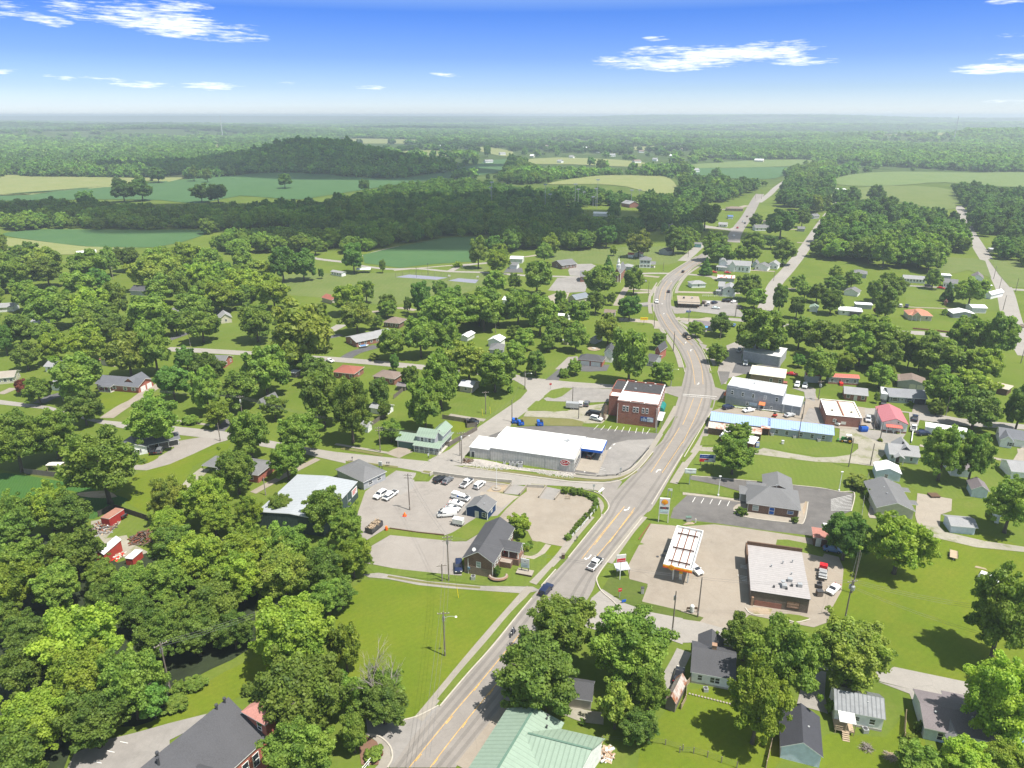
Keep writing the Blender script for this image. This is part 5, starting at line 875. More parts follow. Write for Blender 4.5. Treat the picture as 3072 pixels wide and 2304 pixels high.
b=MB()
for x in(-2.6,-.9,.9,2.6):b.lathe((x,k.y0-2.2,0),[(.28,0),(.28,6.2)],8)
b.build('portico_column',Qt,k.t);rb=MB();Qa(rb,k.x0,k.y0-2.6,k.x1,k.y0,6.3,3.4,'gable',.2,.2,'y');rb.build('portico_roof',[sh_g,Qt],k.t)
k=Qj('church_hall','long brick church hall with grey roof hidden by the tall tree before the steeple','TC',(1545,1100),(1745,1105),(1760,1060),4.0,'gable',2.5,QH,sh_g,cat='hall',lm='church hall',depth=14,win='f6')
Qj('parsonage','brown brick house with a broad grey gable roof above the church car park','TC',(1358,1010),(1428,1030),(1485,1005),3.0,'gable',2.6,brick_b,sh_g,axis='y',lm='brown brick parsonage',win='f1 r4')
k=Qj('white_foursquare','tall white two-storey house with black shutters on the lawn above the bend','TC',(1930,993),(2010,996),(2050,972),6.0,'hip',2.0,QD,sh_g,lm='tall white shuttered house',depth=9)
for u in(.2,.5,.8):
 for z in(.9,3.9):Qe(k,'f',k.w*u,z,.9,1.5,shutter=Qr)
QN(k,k.x1,k.y0+1,k.x1+3.5,k.y1,2.7,.8,sh_g,n=3)
Qj('grey_gable_outhouse','grey gable-roofed outbuilding on the lawn behind the tall white shuttered house','TC',(2053,930),(2115,940),(2142,920),3.0,'gable',2.2,QE,sh_g,axis='y',lm='grey gable outbuilding',cat='shed',depth=9)
Qj('blue_roofed_cottage','cottage with a blue-grey roof below the church car park','TC',(1465,1235),(1520,1250),(1590,1220),2.9,'gable',2.0,sid_t,mat('bluegrey_shingle',(.16,.18,.21),'shingle'),axis='y',lm='blue-grey-roofed cottage',depth=12);Qj('courtyard_garage','pale house with grey roof behind the bright round trees by the park','TC',(1085,1025),(1140,1028),(1165,1000),3.0,'gable',1.3,QD,sh_g,lm='pale garage house',depth=8,win='f0g2')
Qj('white_metal_shed','bright white metal shed beyond the pale garage house by the park','TC',(1090,985),(1175,988),(1180,965),3.4,'gable',1.2,Qt,QF,cat='shed',lm='white metal shed by the park',depth=10);Qj('carport_pavilion','grey-roofed pavilion beside the steepled church','TC',(1815,1035),(1880,1040),(1888,1015),3,'hip',1.4,QE,QB,cat='pavilion',lm='pavilion by the church',depth=8)
Qj('white_tree_roof','white-roofed house glimpsed between the big park-side trees','TC',(1040,1250),(1090,1255),(1100,1225),2.8,'gable',1.2,QD,QF,lm='glimpsed white-roofed house',depth=8)
Qj('red_top_shed_a','small white shed with an orange-red roof at the back of the church lawn','TC',(1855,958),(1895,960),(1900,945),2.4,'gable',1.2,Qt,ribs_rx,cat='shed',lm='left red-roofed shed',depth=5);Qj('red_top_shed_b','white shed with a bright red roof, right of the two red-roofed sheds','TC',(1895,950),(1945,955),(1948,930),2.8,'gable',1.4,Qt,ribs_rx,axis='y',cat='shed',lm='right red-roofed shed',depth=6)
Qj('ballpark_lodge','red brick lodge with a pale roof beyond the ball-field floodlights','TC',(1868,632),(1930,628),(1990,612),4.5,'gable',3.0,QH,QB,axis='y',lm='ball-field lodge',depth=18);Qj('white_field_shed','low white-roofed shed among trees by the ball field','TC',(1630,692),(1735,695),(1760,682),3.0,'gable',1.2,QD,QF,cat='shed',lm='white ball-field shed',depth=12)
CVH=[('white_victorian','large white gabled house with a turret at the bend of the main road',(1300,545),(1565,560),(1580,480),5.4,'gable',2.6,QD,QB,'x','large white turreted house','f5',9)]
k=Qj(CVH[0][0],CVH[0][1],'CV',(1310,530),(1565,548),(1575,490),5.0,'gable',2.6,QD,QB,lm='large white turreted house',win='',depth=9)
for u in(.2,.36,.55,.7,.88):Qe(k,'f',k.w*u,1.2,.9,2.2)
Qc(k,k.x0-5,k.y0+1,k.x0-.02,k.y1+4,6.0,'gable',2.8,QD,QB,axis='y');MB().lathe((k.x0-4.5,k.y0+3,0),[(1.8,0),(1.8,8)],8).build('turret',QD,k.t);MB().lathe((k.x0-4.5,k.y0+3,8),[(2.1,0),(.05,3)],8).build('turret_roof',QB,k.t);QN(k,k.x0-7,k.y0-2.5,k.x0,k.y0+1,3.0,.6,QB,n=5);Qc(k,k.x0+2,k.y0-1,k.x0+6,k.y0+3,5.0,'gable',2.6,QD,QB,axis='y',name='gable_wing')
Qj('white_side_house','white gabled house right of the turreted house, facing the gravel street','CV',(1600,545),(1745,560),(1760,515),3.0,'gable',2.0,QD,sh_g,axis='y',lm='white side house',win='f1g1',depth=9);Qj('white_back_house','white gabled house at the end of the row by the gravel street','CV',(1740,530),(1850,540),(1885,490),3.2,'gable',2.2,QD,QB,axis='y',lm='white end house',win='f2',depth=10);Qj('blue_row_house','small house with blue-grey roof tucked behind the white side house','CV',(1575,520),(1640,525),(1650,490),3,'gable',1.8,sid_lb,sh_g,axis='y',lm='blue-grey row house',depth=9)
k=Qj('white_two_storey','white two-storey farmhouse with grey roof and red steps beside the gravel street','CV',(1222,755),(1290,760),(1450,700),5.4,'gable',2.0,QD,QB,lm='white farmhouse',win='f2',depth=10);Qc(k,k.x1,k.y0-5,k.x1+7.5,k.y1-2,5.0,'gable',1.8,QD,QB,axis='y');Qe(k,'f',3.5,3,.9,1.3,fr=(Vector((k.x1,k.y0-5,0)),Vector((1,0,0)),Vector((0,-1,0)),7));QN(k,k.x0-1,k.y0-2.5,k.x1,k.y0,2.6,.6,QB,n=3);MB().box(k.x1-1.5,k.y0-3.5,0,k.x1-.1,k.y0-2.6,.6).build('porch_step',QH,k.t)
Qj('striped_shed','long shed with a red and white striped tin roof behind the white farmhouse','CV',(1215,665),(1400,675),(1405,630),2.8,'gable',1.2,QE,mat('striped_tin',(.6,.6,.6),'rust',axis='x',pitch=2.5,col2=(.42,.08,.06)),cat='shed',lm='striped-roof shed',depth=7);Qj('white_bungalow_small','small white garage with a pale hip roof on the lawn above the roadside diner','CV',(950,735),(1105,730),(1105,700),2.7,'hip',1.5,QD,QB,cat='garage',lm='small white hip-roofed garage',depth=8,win='f1')
k=Qj('roadside_diner','long low brown diner with a flat tan roof and a dark front verandah','CV',(805,915),(1040,925),(1050,865),3.4,'flat',.3,wood_b,mat('tan_membrane',(.3,.25,.2)),cat='restaurant',lm='roadside diner',win='');QN(k,k.x0,k.y0-2.5,k.x1,k.y0,2.8,.3,MATS['tan_membrane'],n=9,pm=wood_b);MB().box(k.x0+3,0,3.6,k.x0+4,1,4.6).build('roof_unit',Qr,k.t);MB().box(k.x0+8,1,3.6,k.x0+9,2,4.4).build('roof_unit',Qs,k.t)
for i in range(5):MB().box(k.x0+1.5+i*3.4,k.y0-.05,1.0,k.x0+3.6+i*3.4,k.y0,2.3).build('window',glass,k.t)
k=Qj('grey_bungalow','low grey bungalow with a blue canopy behind the round dark tree by the road','CV',(940,1150),(1180,1175),(1190,1100),2.8,'hip',1.3,QE,sh_mauve,lm='low grey bungalow with blue canopy',depth=9);QN(k,k.x0+k.w*.5,k.y0-2.5,k.x0+k.w*.75,k.y0,2.3,.4,mat('canopy_blue',(.08,.25,.55)),n=2)
Qj('brick_ranch_far','low brown brick ranch near the far end of the main road','TR',(285,660),(395,662),(410,630),3.0,'hip',1.8,brick_t,sh_br,lm='far brown ranch',depth=12,win='f4');Qj('white_far_cottage','small white cottage beside the far stretch of the main road','TR',(230,762),(290,765),(295,740),2.8,'gable',1.6,QD,QB,lm='far white cottage',depth=8,win='f2');Qj('grey_far_house','grey and white house with a long grey roof right of the far main road','TR',(470,785),(578,785),(590,758),3.0,'gable',2.4,QD,sh_g,lm='long grey-roofed far house',depth=10,win='f4');Qj('taupe_far_house','taupe-roofed house behind the long grey-roofed far house','TR',(520,745),(590,748),(600,690),3,'gable',2,sid_t,sh_br,lm='taupe far house',depth=9,axis='y')
Qj('teal_far_shop','small teal-walled shop left of the far main road','TR',(75,890),(125,892),(135,870),3.0,'flat',.3,mat('teal_siding',(.2,.4,.38)),sh_g,cat='shop',lm='teal shop',depth=9);Qj('long_grey_hall','long low grey-roofed hall among the trees left of the far main road','TR',(-120,775),(-30,782),(30,740),3.4,'gable',2.4,QE,QB,axis='y',cat='hall',lm='long grey hall',depth=30);Qj('blue_kiosk','small blue-roofed kiosk in the yard by the far main road','TR',(295,712),(330,712),(335,695),2.6,'gable',1,sid_lb,mat('kiosk_blue',(.08,.14,.32)),cat='kiosk',lm='blue-roofed kiosk',depth=6)
Qj('grey_street_house','grey house beside the top of the gravel street','TR',(815,705),(850,710),(870,680),3,'gable',2,QE,sh_g,axis='y',lm='grey house by the gravel street',depth=10);Qj('slate_street_house','low grey house left of the gravel street among trees','TR',(745,790),(795,792),(800,765),2.8,'gable',1.6,QE,sh_g,lm='slate house left of the gravel street',depth=8);Qj('white_field_barn','long white-roofed shed at the edge of the right-hand cornfield','TR',(972,540),(1065,540),(1075,525),3.5,'gable',1.4,sid_t,QF,cat='barn',lm='white-roofed field shed',depth=14)
Qj('far_white_barn_a','bright white barn in the woods beyond the right-hand cornfield','TR',(1105,330),(1163,330),(1166,318),7,'gable',3,Qt,QF,cat='barn',lm='far white barn',depth=25);Qj('far_white_barn_b','long white shed roof beside the far left corner of the cornfield','TR',(868,362),(915,362),(920,352),4,'gable',2,Qt,QF,cat='barn',lm='far white shed',depth=14)
Qj('hidden_grey_house','grey house in the trees left of the far white-walled garden','TR',(1265,660),(1310,662),(1320,640),3,'gable',2,QD,QB,lm='tree-hidden grey house',depth=10);Qj('pale_long_house','long pale house wall half hidden among the right-hand trees','TR',(1320,660),(1365,662),(1370,645),3,'gable',1.6,QD,QB,lm='half-hidden pale house',depth=8);Qj('dark_roof_right','dark-roofed bungalow under the right-hand tree belt','TR',(1700,848),(1820,850),(1825,828),2.8,'gable',1.4,sid_t,sh_br,lm='dark bungalow in the tree belt',depth=9)
Qj('white_shed_far','little white shed among the right-hand trees, left of the red one','TR',(1112,800),(1150,802),(1155,780),2.6,'gable',1,Qt,QF,cat='shed',lm='little white shed',depth=7);Qj('red_shed_far','little red shed among the right-hand trees','TR',(1190,808),(1225,810),(1230,788),2.6,'gable',1,red_barn,ribs_rx,cat='shed',lm='little red shed',depth=7);Qj('green_shed_far','little green-grey shed right of the little red shed','TR',(1232,810),(1270,812),(1275,785),2.6,'gable',1,sid_gn,sh_g,cat='shed',lm='little green-grey shed',depth=7);Qj('slate_shed_far','slate-blue house between two round trees by the gravel street','TR',(1000,808),(1035,810),(1042,775),2.8,'gable',1.6,sid_lb,sh_g,axis='y',lm='slate-blue house between round trees',depth=9)
Qj('grey_path_house','grey flat-roofed garage beside the far-right road','TR',(1995,925),(2060,928),(2065,902),2.8,'flat',.3,QE,membrane_g,cat='garage',lm='grey garage by the far-right road',depth=8)
k=Qj('white_long_house','long white house with pale roof and many windows behind the striped lawn','EA',(930,258),(1172,275),(1170,240),2.8,'gable',1.6,QD,QB,lm='long white lawn-side house',win='f7',depth=8)
Qj('white_gable_garage','white garage with a grey roof, left of the broad dark trees','EA',(312,390),(468,410),(497,365),2.7,'gable',1.8,QD,sh_g,axis='y',cat='garage',lm='white gable garage',depth=9);Qj('dark_hip_house','dark grey-roofed house deep in the right-hand trees','EA',(380,205),(560,220),(580,180),2.9,'hip',2,QE,sh_g,lm='dark grey hip house',depth=11)
k=Qj('pale_ranch','pale ranch house with a white hip roof and dark screened porch','EA',(262,590),(515,610),(530,570),2.7,'hip',1.3,QD,QF,lm='pale screened ranch',depth=9);MB().box(k.x0+k.w*.48,k.y0-1.6,.5,k.x0+k.w*.98,k.y0-.02,2.5).build('screened_porch',Qr,k.t);Qe(k,'f',k.w*.2,1,1,1.1)
Qj('flat_roof_shed','grey shed with a white flat roof behind the pale screened ranch','EA',(440,530),(622,540),(628,505),2.6,'flat',.2,QE,QF,cat='shed',lm='grey flat-roofed shed',depth=6);Qj('green_roof_garage','small garage with a mint-green roof edge left of the pale screened ranch','EA',(-45,560),(52,570),(58,530),2.6,'gable',1,QD,ribs_gy,axis='y',cat='garage',lm='mint-roofed garage',depth=7)
k=Qj('terracotta_bungalow','cream bungalow with a terracotta roof and central gable on the mown lawn','EA',(985,640),(1245,655),(1270,610),2.9,'hip',2.6,sid_y,mat('terracotta_shingle',(.38,.17,.11),'shingle'),lm='terracotta-roofed bungalow',depth=11);rb=MB();Qa(rb,k.x0+k.w*.12,k.y0-1.8,k.x0+k.w*.5,k.y0+4,3.0,2.2,'gable',.3,.15,'y');rb.build('gable_roof',[MATS['terracotta_shingle'],Qq],k.t);MB().add([(k.x0+k.w*.12,k.y0-1.7,2.9),(k.x0+k.w*.5,k.y0-1.7,2.9),(k.x0+k.w*.31,k.y0-1.7,5.1)],[(0,1,2)]).build('gable_wall',sid_y,k.t)
for x in(.13,.31,.49):MB().box(k.x0+k.w*x-.12,k.y0-1.7,0,k.x0+k.w*x+.12,k.y0-1.45,2.9).build('porch_post',Qt,k.t)
Qe(k,'f',k.w*.78,.9,1.1,1.5);door(k,'f',k.w*.3)
Qj('brick_playhouse','small brick playhouse with pitched roof on the striped lawn','EA',(1352,500),(1395,505),(1418,478),2.4,'gable',1.0,QH,sh_rd,axis='y',cat='shed',lm='small brick playhouse',depth=4);Qj('white_box_garage','white metal garage with a flat white roof near the right-hand road','EA',(1648,565),(1812,570),(1815,530),3.2,'gable',.9,Qt,QF,cat='garage',lm='white metal garage by the right-hand road',depth=9)
Qj('dark_gable_workshop','dark-walled workshop with a white gable roof left of the white metal garage','EA',(1448,625),(1690,635),(1690,600),2.6,'gable',1.3,QE,QG,axis='y',cat='workshop',lm='dark gable workshop',depth=9);k=Qj('white_church_house','white house with tall windows and grey roof behind the conical spruce','EA',(1345,300),(1500,315),(1510,250),3.4,'gable',1.8,QD,sh_g,lm='white tall-windowed house',win='f5',depth=9)
Qj('white_shed_right','flat white-roofed shed behind the white tall-windowed house','EA',(1320,228),(1440,235),(1445,208),2.8,'flat',.2,QE,QF,cat='shed',lm='flat white-roofed shed',depth=7);Qj('white_gable_end','white gable-ended house with grey roof beside the right-hand road','EA',(1640,250),(1770,262),(1690,200),3.4,'gable',2.4,QD,sh_mauve,axis='y',lm='white gable-end house',depth=12,win='f1');Qj('white_carport_right','white flat-roofed carport beside the right-hand road junction','EA',(1720,330),(1862,340),(1865,285),2.8,'flat',.2,QD,QF,cat='carport',lm='white carport by the junction',depth=7);k=Qj('white_blue_house','white house with pale metal roof behind the broad dark tree at the junction','EA',(1770,415),(1850,430),(1870,385),3,'gable',1.4,QD,QG,axis='y',lm='white junction house',depth=16)
k=Qj('red_roofed_trailer','long grey trailer home with a bright red metal roof and red steps','MR',(945,498),(1150,510),(1158,478),3.2,'gable',.7,QE,ribs_rx,ov=.3,lm='red-roofed trailer',win='f4',depth=5);MB().box(k.x0+k.w*.36,k.y0-2,0,k.x0+k.w*.47,k.y0,1.2).build('steps',plum,k.t);MB().box(k.x0,k.y0-.03,0,k.x1,k.y0,.7).build('skirting',QH,k.t);e=lp(k,'MR',800,480,3.2);Qc(k,e.x,k.y0,k.x0-3,k.y1,3.2,'gable',.7,QE,ribs_rx)
Qj('brick_cottage','little red brick cottage with a pale grey roof and white door','MR',(1045,605),(1205,622),(1215,592),2.8,'gable',1.6,QH,QB,lm='little red brick cottage',win='f2d1',depth=8);k=Qj('long_grey_blue_house','long grey-blue ranch house with a mottled slate roof and a carport end','MR',(1338,625),(1590,642),(1600,570),2.7,'gable',1.8,sid_gb,mat('mottled_slate',(.19,.195,.21),'shingle'),lm='long grey-blue ranch',depth=10);Qe(k,'f',k.w*.15,.8,1.8,1.3,shutter=Qr);Qe(k,'f',k.w*.35,1.2,.7,.7);Qe(k,'f',k.w*.55,.8,1.8,1.3,shutter=Qr);MB().box(k.x0+k.w*.69,k.y0-.05,.05,k.x1-.2,k.y0-.01,2.3).build('carport_shade_panel',Qr,k.t)  # dark slab on the wall stands in for the shade inside the carport
k=Qj('double_garage','grey double garage with two pale doors behind the long grey-blue ranch','MR',(1392,525),(1582,550),(1585,500),3.0,'gable',1.4,QE,sh_br,axis='y',cat='garage',lm='grey double garage',depth=9);Qg(k,'f',k.w*.55,2.4,2.4,m=QU);Qg(k,'f',k.w*.83,2.4,2.4,m=QU);rb=MB();Qa(rb,k.x0,k.y0+1,k.x0+k.w*.4,k.y1,3.2,.4,'flat',.3,.15);rb.build('side_roof',[sh_br,Qq],k.t)
Qj('grey_lean_to','small grey shed beside the leafy tree left of the double garage','MR',(1285,545),(1315,550),(1318,525),2.2,'flat',.2,QE,membrane_g,cat='shed',lm='small grey lean-to',depth=3);Qj('tan_carport','open tan-roofed carport at the far right lawn','MR',(2005,560),(2112,585),(2115,540),2.7,'flat',.3,wood_b,mat('tan_tin',(.42,.36,.29)),cat='carport',lm='tan-roofed carport',depth=7)
k=Qj('pale_blue_porch_house','pale blue house with a light grey roof and small gabled porch by the gravel yard','MR',(1340,998),(1545,1020),(1560,975),2.9,'gable',1.9,sid_lb,QB,lm='pale blue porch house',depth=9,base=.3);rb=MB();Qa(rb,k.x0+k.w*.12,k.y0-2,k.x0+k.w*.45,k.y0+1,2.5,.8,'gable',.2,.14,'y');rb.build('porch_roof',[QB,Qq],k.t)
for x in(.14,.43):MB().box(k.x0+k.w*x-.1,k.y0-1.9,0,k.x0+k.w*x+.1,k.y0-1.7,2.5).build('porch_post',Qt,k.t)
door(k,'f',k.w*.28,m=wood_b);Qe(k,'f',k.w*.08,1.2,.6,1);Qe(k,'f',k.w*.75,1.1,.7,1.1);chimney(k,0,.5,4,5.6,.5,Qr);rb=MB();Qa(rb,-2,k.y0+2,3,k.y1+1.5,3.0,2.2,'gable',.3,.15,'y');rb.build('cross_gable',[QB,Qq],k.t)
k=Qj('white_roofed_garage','pale blue garage with a brilliant white gable roof and one dark window','MR',(1253,1108),(1422,1130),(1424,1075),2.8,'gable',1.3,paleblue,QG,axis='y',ov=.25,cat='garage',lm='white-roofed blue garage');Qe(k,'f',k.w*.42,.8,.9,1.2)
k=Qj('grey_roofed_house','cream house under a large grey gable roof with a wide concrete drive','MR',(1256,1345),(1512,1372),(1500,1205),2.9,'gable',2.0,sid_y,sh_g,axis='y',ov=.4,lm='large grey-roofed house');
for y in(.35,.85):rb=MB();Qa(rb,k.x1,k.y0+k.d*y-1.2,k.x1+2.2,k.y0+k.d*y+1.2,2.6,.5,'flat',.1,.12);rb.build('side_canopy',[sh_g,Qq],k.t)
QM(k,[(-1,2,4.2),(-1.2,-2,4.3)])
Qj('mauve_roofed_shed','pale shed with a faded mauve-grey roof beside the dark twin trees','MR',(1872,1225),(1995,1242),(1998,1185),2.8,'gable',1.3,paleblue,sh_mauve,axis='y',cat='shed',lm='mauve-roofed shed');Qj('long_white_shed','long low white shed with a light grey roof at the end of the curved drive','MR',(1738,1462),(1918,1478),(1925,1420),2.5,'gable',.9,paleblue,QB,cat='shed',lm='long low white shed',depth=6)
k=Qj('white_shuttered_house','white house with black shutters and slate roof at the right edge','MR',(2050,885),(2240,915),(2260,850),2.9,'gable',1.8,QD,mat('slate_shingle3',(.12,.125,.14),'shingle'),lm='white shuttered house',depth=9);Qc(k,k.x0,k.y0-2.5,k.x0+k.w*.45,k.y0+3,2.9,'gable',1.5,QD,MATS['slate_shingle3'],axis='y',name='gable_wing');Qe(k,'f',3,.9,.8,1.2,shutter=Qr,fr=(Vector((k.x0,k.y0-2.5,0)),Vector((1,0,0)),Vector((0,-1,0)),6))
Qj('purple_roofed_house','house with a mauve-grey roof hidden behind the twin dark trees','MR',(1740,1090),(1890,1105),(1900,1000),2.9,'gable',1.6,QD,sh_mauve,lm='mauve-roofed hidden house',depth=11);Qj('edge_grey_house','grey-roofed house at the right edge below the clipped hedge','MR',(2130,1110),(2300,1125),(2320,1060),2.8,'gable',1.5,QD,QB,lm='grey house at the right edge',depth=9);Qj('edge_white_shed','white shed half hidden by the dark tree at the right edge','MR',(2025,1395),(2075,1405),(2080,1340),2.6,'gable',1,Qt,QF,cat='shed',lm='white shed at the right edge',depth=7);Qj('white_drive_house','long white trailer half hidden behind the twin dark trees','RT',(935,345),(1480,430),(1690,390),2.9,'gable',.7,QD,QF,lm='white trailer behind twin trees',depth=5)
k=Qj('brown_store_shed','brown shed with a reddish tin roof and white door behind the convenience store','BR',(845,168),(1030,195),(1040,130),2.6,'shed',.3,wood_b,mat('red_tin',(.33,.15,.12)),cat='shed',lm='brown tin-roofed shed',depth=5);door(k,'f',k.w*.18,1.1,2.0,m=Qt);rb=MB();Qa(rb,k.x0+3,k.y1+.3,k.x0+9,k.y1+4,2.6,.2,'flat',.1,.12);rb.build('lean_to_roof',[Qu,Qt],k.t)
k=Qj('white_dark_roofed_house','white house with a charcoal roof and brick chimney beside the tall leafy trees','BR',(50,1035),(345,1090),(370,985),3.0,'gable',2.3,QD,QC,ov=.35,lm='white charcoal-roofed house',depth=9.5,base=.4);Qe(k,'f',k.w*.2,1.1,.8,1.2);Qe(k,'f',k.w*.5,1.0,.8,1.3);Qe(k,'f',k.w*.62,1.0,.8,1.3);Qe(k,'f',k.w*.9,1.2,.9,.9);chimney(k,0,.6,4,6.3,.9,brick_t);rb=MB();Qa(rb,k.x0+1.2,k.y1-3,k.x0+6,k.y1+2.5,3.0,1.8,'gable',.3,.15,'y');rb.build('rear_gable',[QC,Qq],k.t)
k=Qj('dark_roofed_garage','pale blue garage with a dark charcoal gable roof in the lower right gardens','BR',(632,1520),(912,1590),(968,1345),2.9,'gable',2.0,paleblue,mat('two_tone_shingle',(.045,.046,.055),'shingle'),axis='y',ov=.3,cat='garage',lm='dark-roofed garage');QM(k,[(1.2,0,4)])
k=Qj('metal_roofed_house','small white house with a streaky grey metal roof and a wooden back deck','BR',(985,1280),(1318,1345),(1335,1190),3.3,'gable',1.8,QD,ribs_dgx,ov=.25,lm='metal-roofed white house',base=.5);Qe(k,'f',k.w*.47,1.5,.7,.9);Qe(k,'f',k.w*.78,1.3,.9,1.2);b=MB();b.box(k.x0+k.w*.5,k.y1-.2,2.5,k.x0+k.w*.62,k.y1+1.3,7.0);b.build('chimney',wood_b,k.t)
rb=MB();Qa(rb,k.x0+k.w*.05,k.y0-2.6,k.x0+k.w*.38,k.y0,2.9,.3,'shed',.05,.1);rb.build('deck_roof',[Qt,Qq],k.t);MB().box(k.x0-.2,k.y0-2.6,.75,k.x0+k.w*.38,k.y0,.9).build('deck',wood_l,k.t)
b=MB()
for x in(0,.2,.38):b.box(k.x0+k.w*x-.06,k.y0-2.6,0,k.x0+k.w*x+.06,k.y0-2.5,2.9 if x else 1.8)
for z in(1.3,1.75):b.box(k.x0-.2,k.y0-2.62,z,k.x0+k.w*.14,k.y0-2.56,z+.08);b.box(k.x0+k.w*.3,k.y0-2.62,z,k.x0+k.w*.38,k.y0-2.56,z+.08)
b.build('deck_rail',wood_l,k.t)
b=MB()
for i in range(5):b.box(k.x0+k.w*.13,k.y0-2.9-i*.32,.72-i*.17,k.x0+k.w*.28,k.y0-2.6-i*.32,.78-i*.17)
b.build('deck_step',wood_l,k.t);QM(k,[(1.5,-1,4.2)])
k=Qj('long_mauve_roofed_house','long pale house with a broad mauve-grey roof at the lower right corner','BR',(1565,1400),(2150,1525),(2175,1400),2.8,'gable',1.2,paleblue,sh_mauve,ov=.35,lm='long mauve-roofed house',depth=10);QM(k,[(-k.w*.35,-1.5,3.6),(k.w*.1,-1,3.7),(k.w*.3,0,3.8)]);Qe(k,'f',k.w*.19,.6,.9,1.6);rb=MB();Qa(rb,k.x0+k.w*.24,k.y0-2.2,k.x0+k.w*.4,k.y0+2.5,2.5,1.0,'gable',.2,.14,'y');rb.build('porch_roof',[mat('worn_shingle',(.2,.19,.2),'shingle'),Qq],k.t)
rb=MB();Qa(rb,k.x0+5,k.y1-.5,k.x0+15,k.y1+1.6,2.5,.3,'flat',.1,.14);rb.build('front_roof',[sh_mauve,Qq],k.t)
k=Qj('rusty_tin_shed','old grey plank shed with a rusty tin roof beside the dark-trunked garden trees','BC',(2096,1215),(2170,1245),(2245,1150),2.4,'gable',1.3,wood_d,rust_y,axis='y',ov=.2,cat='shed',lm='rusty tin shed',depth=7,trim=wood_d)
k=Qj('taupe_garage','taupe garage with a charcoal roof shaded by the tall roadside trees','BC',(1430,1195),(1628,1225),(1692,1100),2.7,'gable',1.6,sid_t,QC,ov=.3,cat='garage',lm='shaded taupe garage')
def hall():
 bl,tp,br=P('BC',1075,1270,4.5),P('BC',1255,1260,6.6),P('BC',1445,1365,4.5);dv=Vector((math.cos(math.radians(-116.5)),math.sin(math.radians(-116.5)),0));u=Vector((math.cos(-.36),math.sin(-.36),0));v=Vector((-u.y,u.x,0))
 k=Bld();k.ctr=Vector((tp.x,tp.y,0))+dv*12;k.u,k.v=u,v
 k.t=QL('green_roofed_hall','large hall under a pale green standing-seam metal roof at the bottom edge','hall',k.ctr,-.36);LM.append(('pale green metal-roofed hall',k.ctr+Vector((0,0,5)),10));FOOT.append((k.ctr.x,k.ctr.y,u.x,u.y,7,14))
 w0,w1=P('BC',1210,1435,6.3),P('BC',1625,1540,6.3);b0,b1=P('BC',1330,1385,4.5),P('BC',1710,1470,4.5);f1=Vector((2*w1.x-b1.x,2*w1.y-b1.y,4.5));f0=f1+(b0-b1)*1.35
 def slabs(nm,polys):
  b=MB()
  for q in polys:
   q=[loc(k,p) for p in q];n=len(q);i0=len(b.v);b.v+=[tuple(p) for p in q]+[(p.x,p.y,p.z-.16) for p in q];b.f.append(tuple(range(i0,i0+n)));b.m.append(0);b.f.append(tuple(i0+n+j for j in reversed(range(n))));b.m.append(1)
   for j in range(n):b.f.append((i0+j,i0+n+j,i0+n+(j+1)%n,i0+(j+1)%n));b.m.append(1)
  return b.build(nm,[ribs_gy if nm=='roof' else ribs_gx,ribs_gx],k.t)
 L_=30;slabs('roof',[[tp,bl,bl+dv*L_,tp+dv*L_],[tp+dv*L_,br+dv*L_,br,tp]]);up=Vector((0,0,.05));slabs('wing_roof',[[w0+up,w1+up,b1+up,b0+up],[f0+up,f1+up,w1+up,w0+up]])
 b=MB();q=[loc(k,bl.lerp(br,.05)),loc(k,br.lerp(bl,.05)),loc(k,br.lerp(bl,.05)+dv*(L_-1)),loc(k,bl.lerp(br,.05)+dv*(L_-1))];b.prism([(p.x,p.y) for p in q],0,4.3);a,c=q[0],q[1];m_=loc(k,tp);b.add([(a.x,a.y,4.3),(c.x,c.y,4.3),(m_.x,m_.y-.3,6.4)],[(0,1,2)]);b.build('wall',conc_w,k.t)
 b=MB();q=[loc(k,p) for p in(b1.lerp(f1,.06)+(b0-b1)*.03,f1.lerp(b1,.06)+(b0-b1)*.03,f0.lerp(b0,.06),b0.lerp(f0,.06))];b.prism([(p.x,p.y) for p in q],0,4.3);m_=loc(k,w1+(w0-w1)*.03);b.add([(q[0].x,q[0].y,4.3),(q[1].x,q[1].y,4.3),(m_.x,m_.y,6.1)],[(0,1,2)]);b.build('wing_wall',QD,k.t)
 rd=MB();rd.bar(loc(k,tp)+Vector((0,0,.05)),loc(k,tp+dv*L_)+Vector((0,0,.05)),.4,.1);rd.build('ridge_cap',mat('ridge_green',(.10,.17,.13)),k.t);rd=MB();rd.bar(loc(k,w0)+Vector((0,0,.1)),loc(k,w1)+Vector((0,0,.1)),.35,.1);rd.build('ridge_cap',MATS['ridge_green'],k.t)
 for x,y in((1340,1325),(1332,1345),(1332,1395)):p=loc(k,P('BC',x,y,5.5));MB().lathe((p.x,p.y,5.2),[(.12,0),(.12,.6),(.2,.62),(.2,.75)],8).build('roof_vent',Qr,k.t)
hall()
v_=Vector((math.cos(math.radians(60)),math.sin(math.radians(60)),0));u_=Vector((v_.y,-v_.x,0));r_=P('BL',1740,1462,6.0);b1_=r_-v_*34;a1_=b1_-u_*9.4
k=Qj('brick_schoolhouse','red brick schoolhouse with a large sloping charcoal roof and a small brick tower','BL',a1_,b1_,r_,6.0,'shed',4.4,brick_o,QC,axis='l',ov=.3,cat='school',lm='red brick schoolhouse');SHK=k
o,al,ou,ln=Qb(k,'r')
for i in range(9):Qe(k,'r',ln-2.6-i*2.2-(i//3)*1.6,2.2,1.15,2.6,gm=glass)
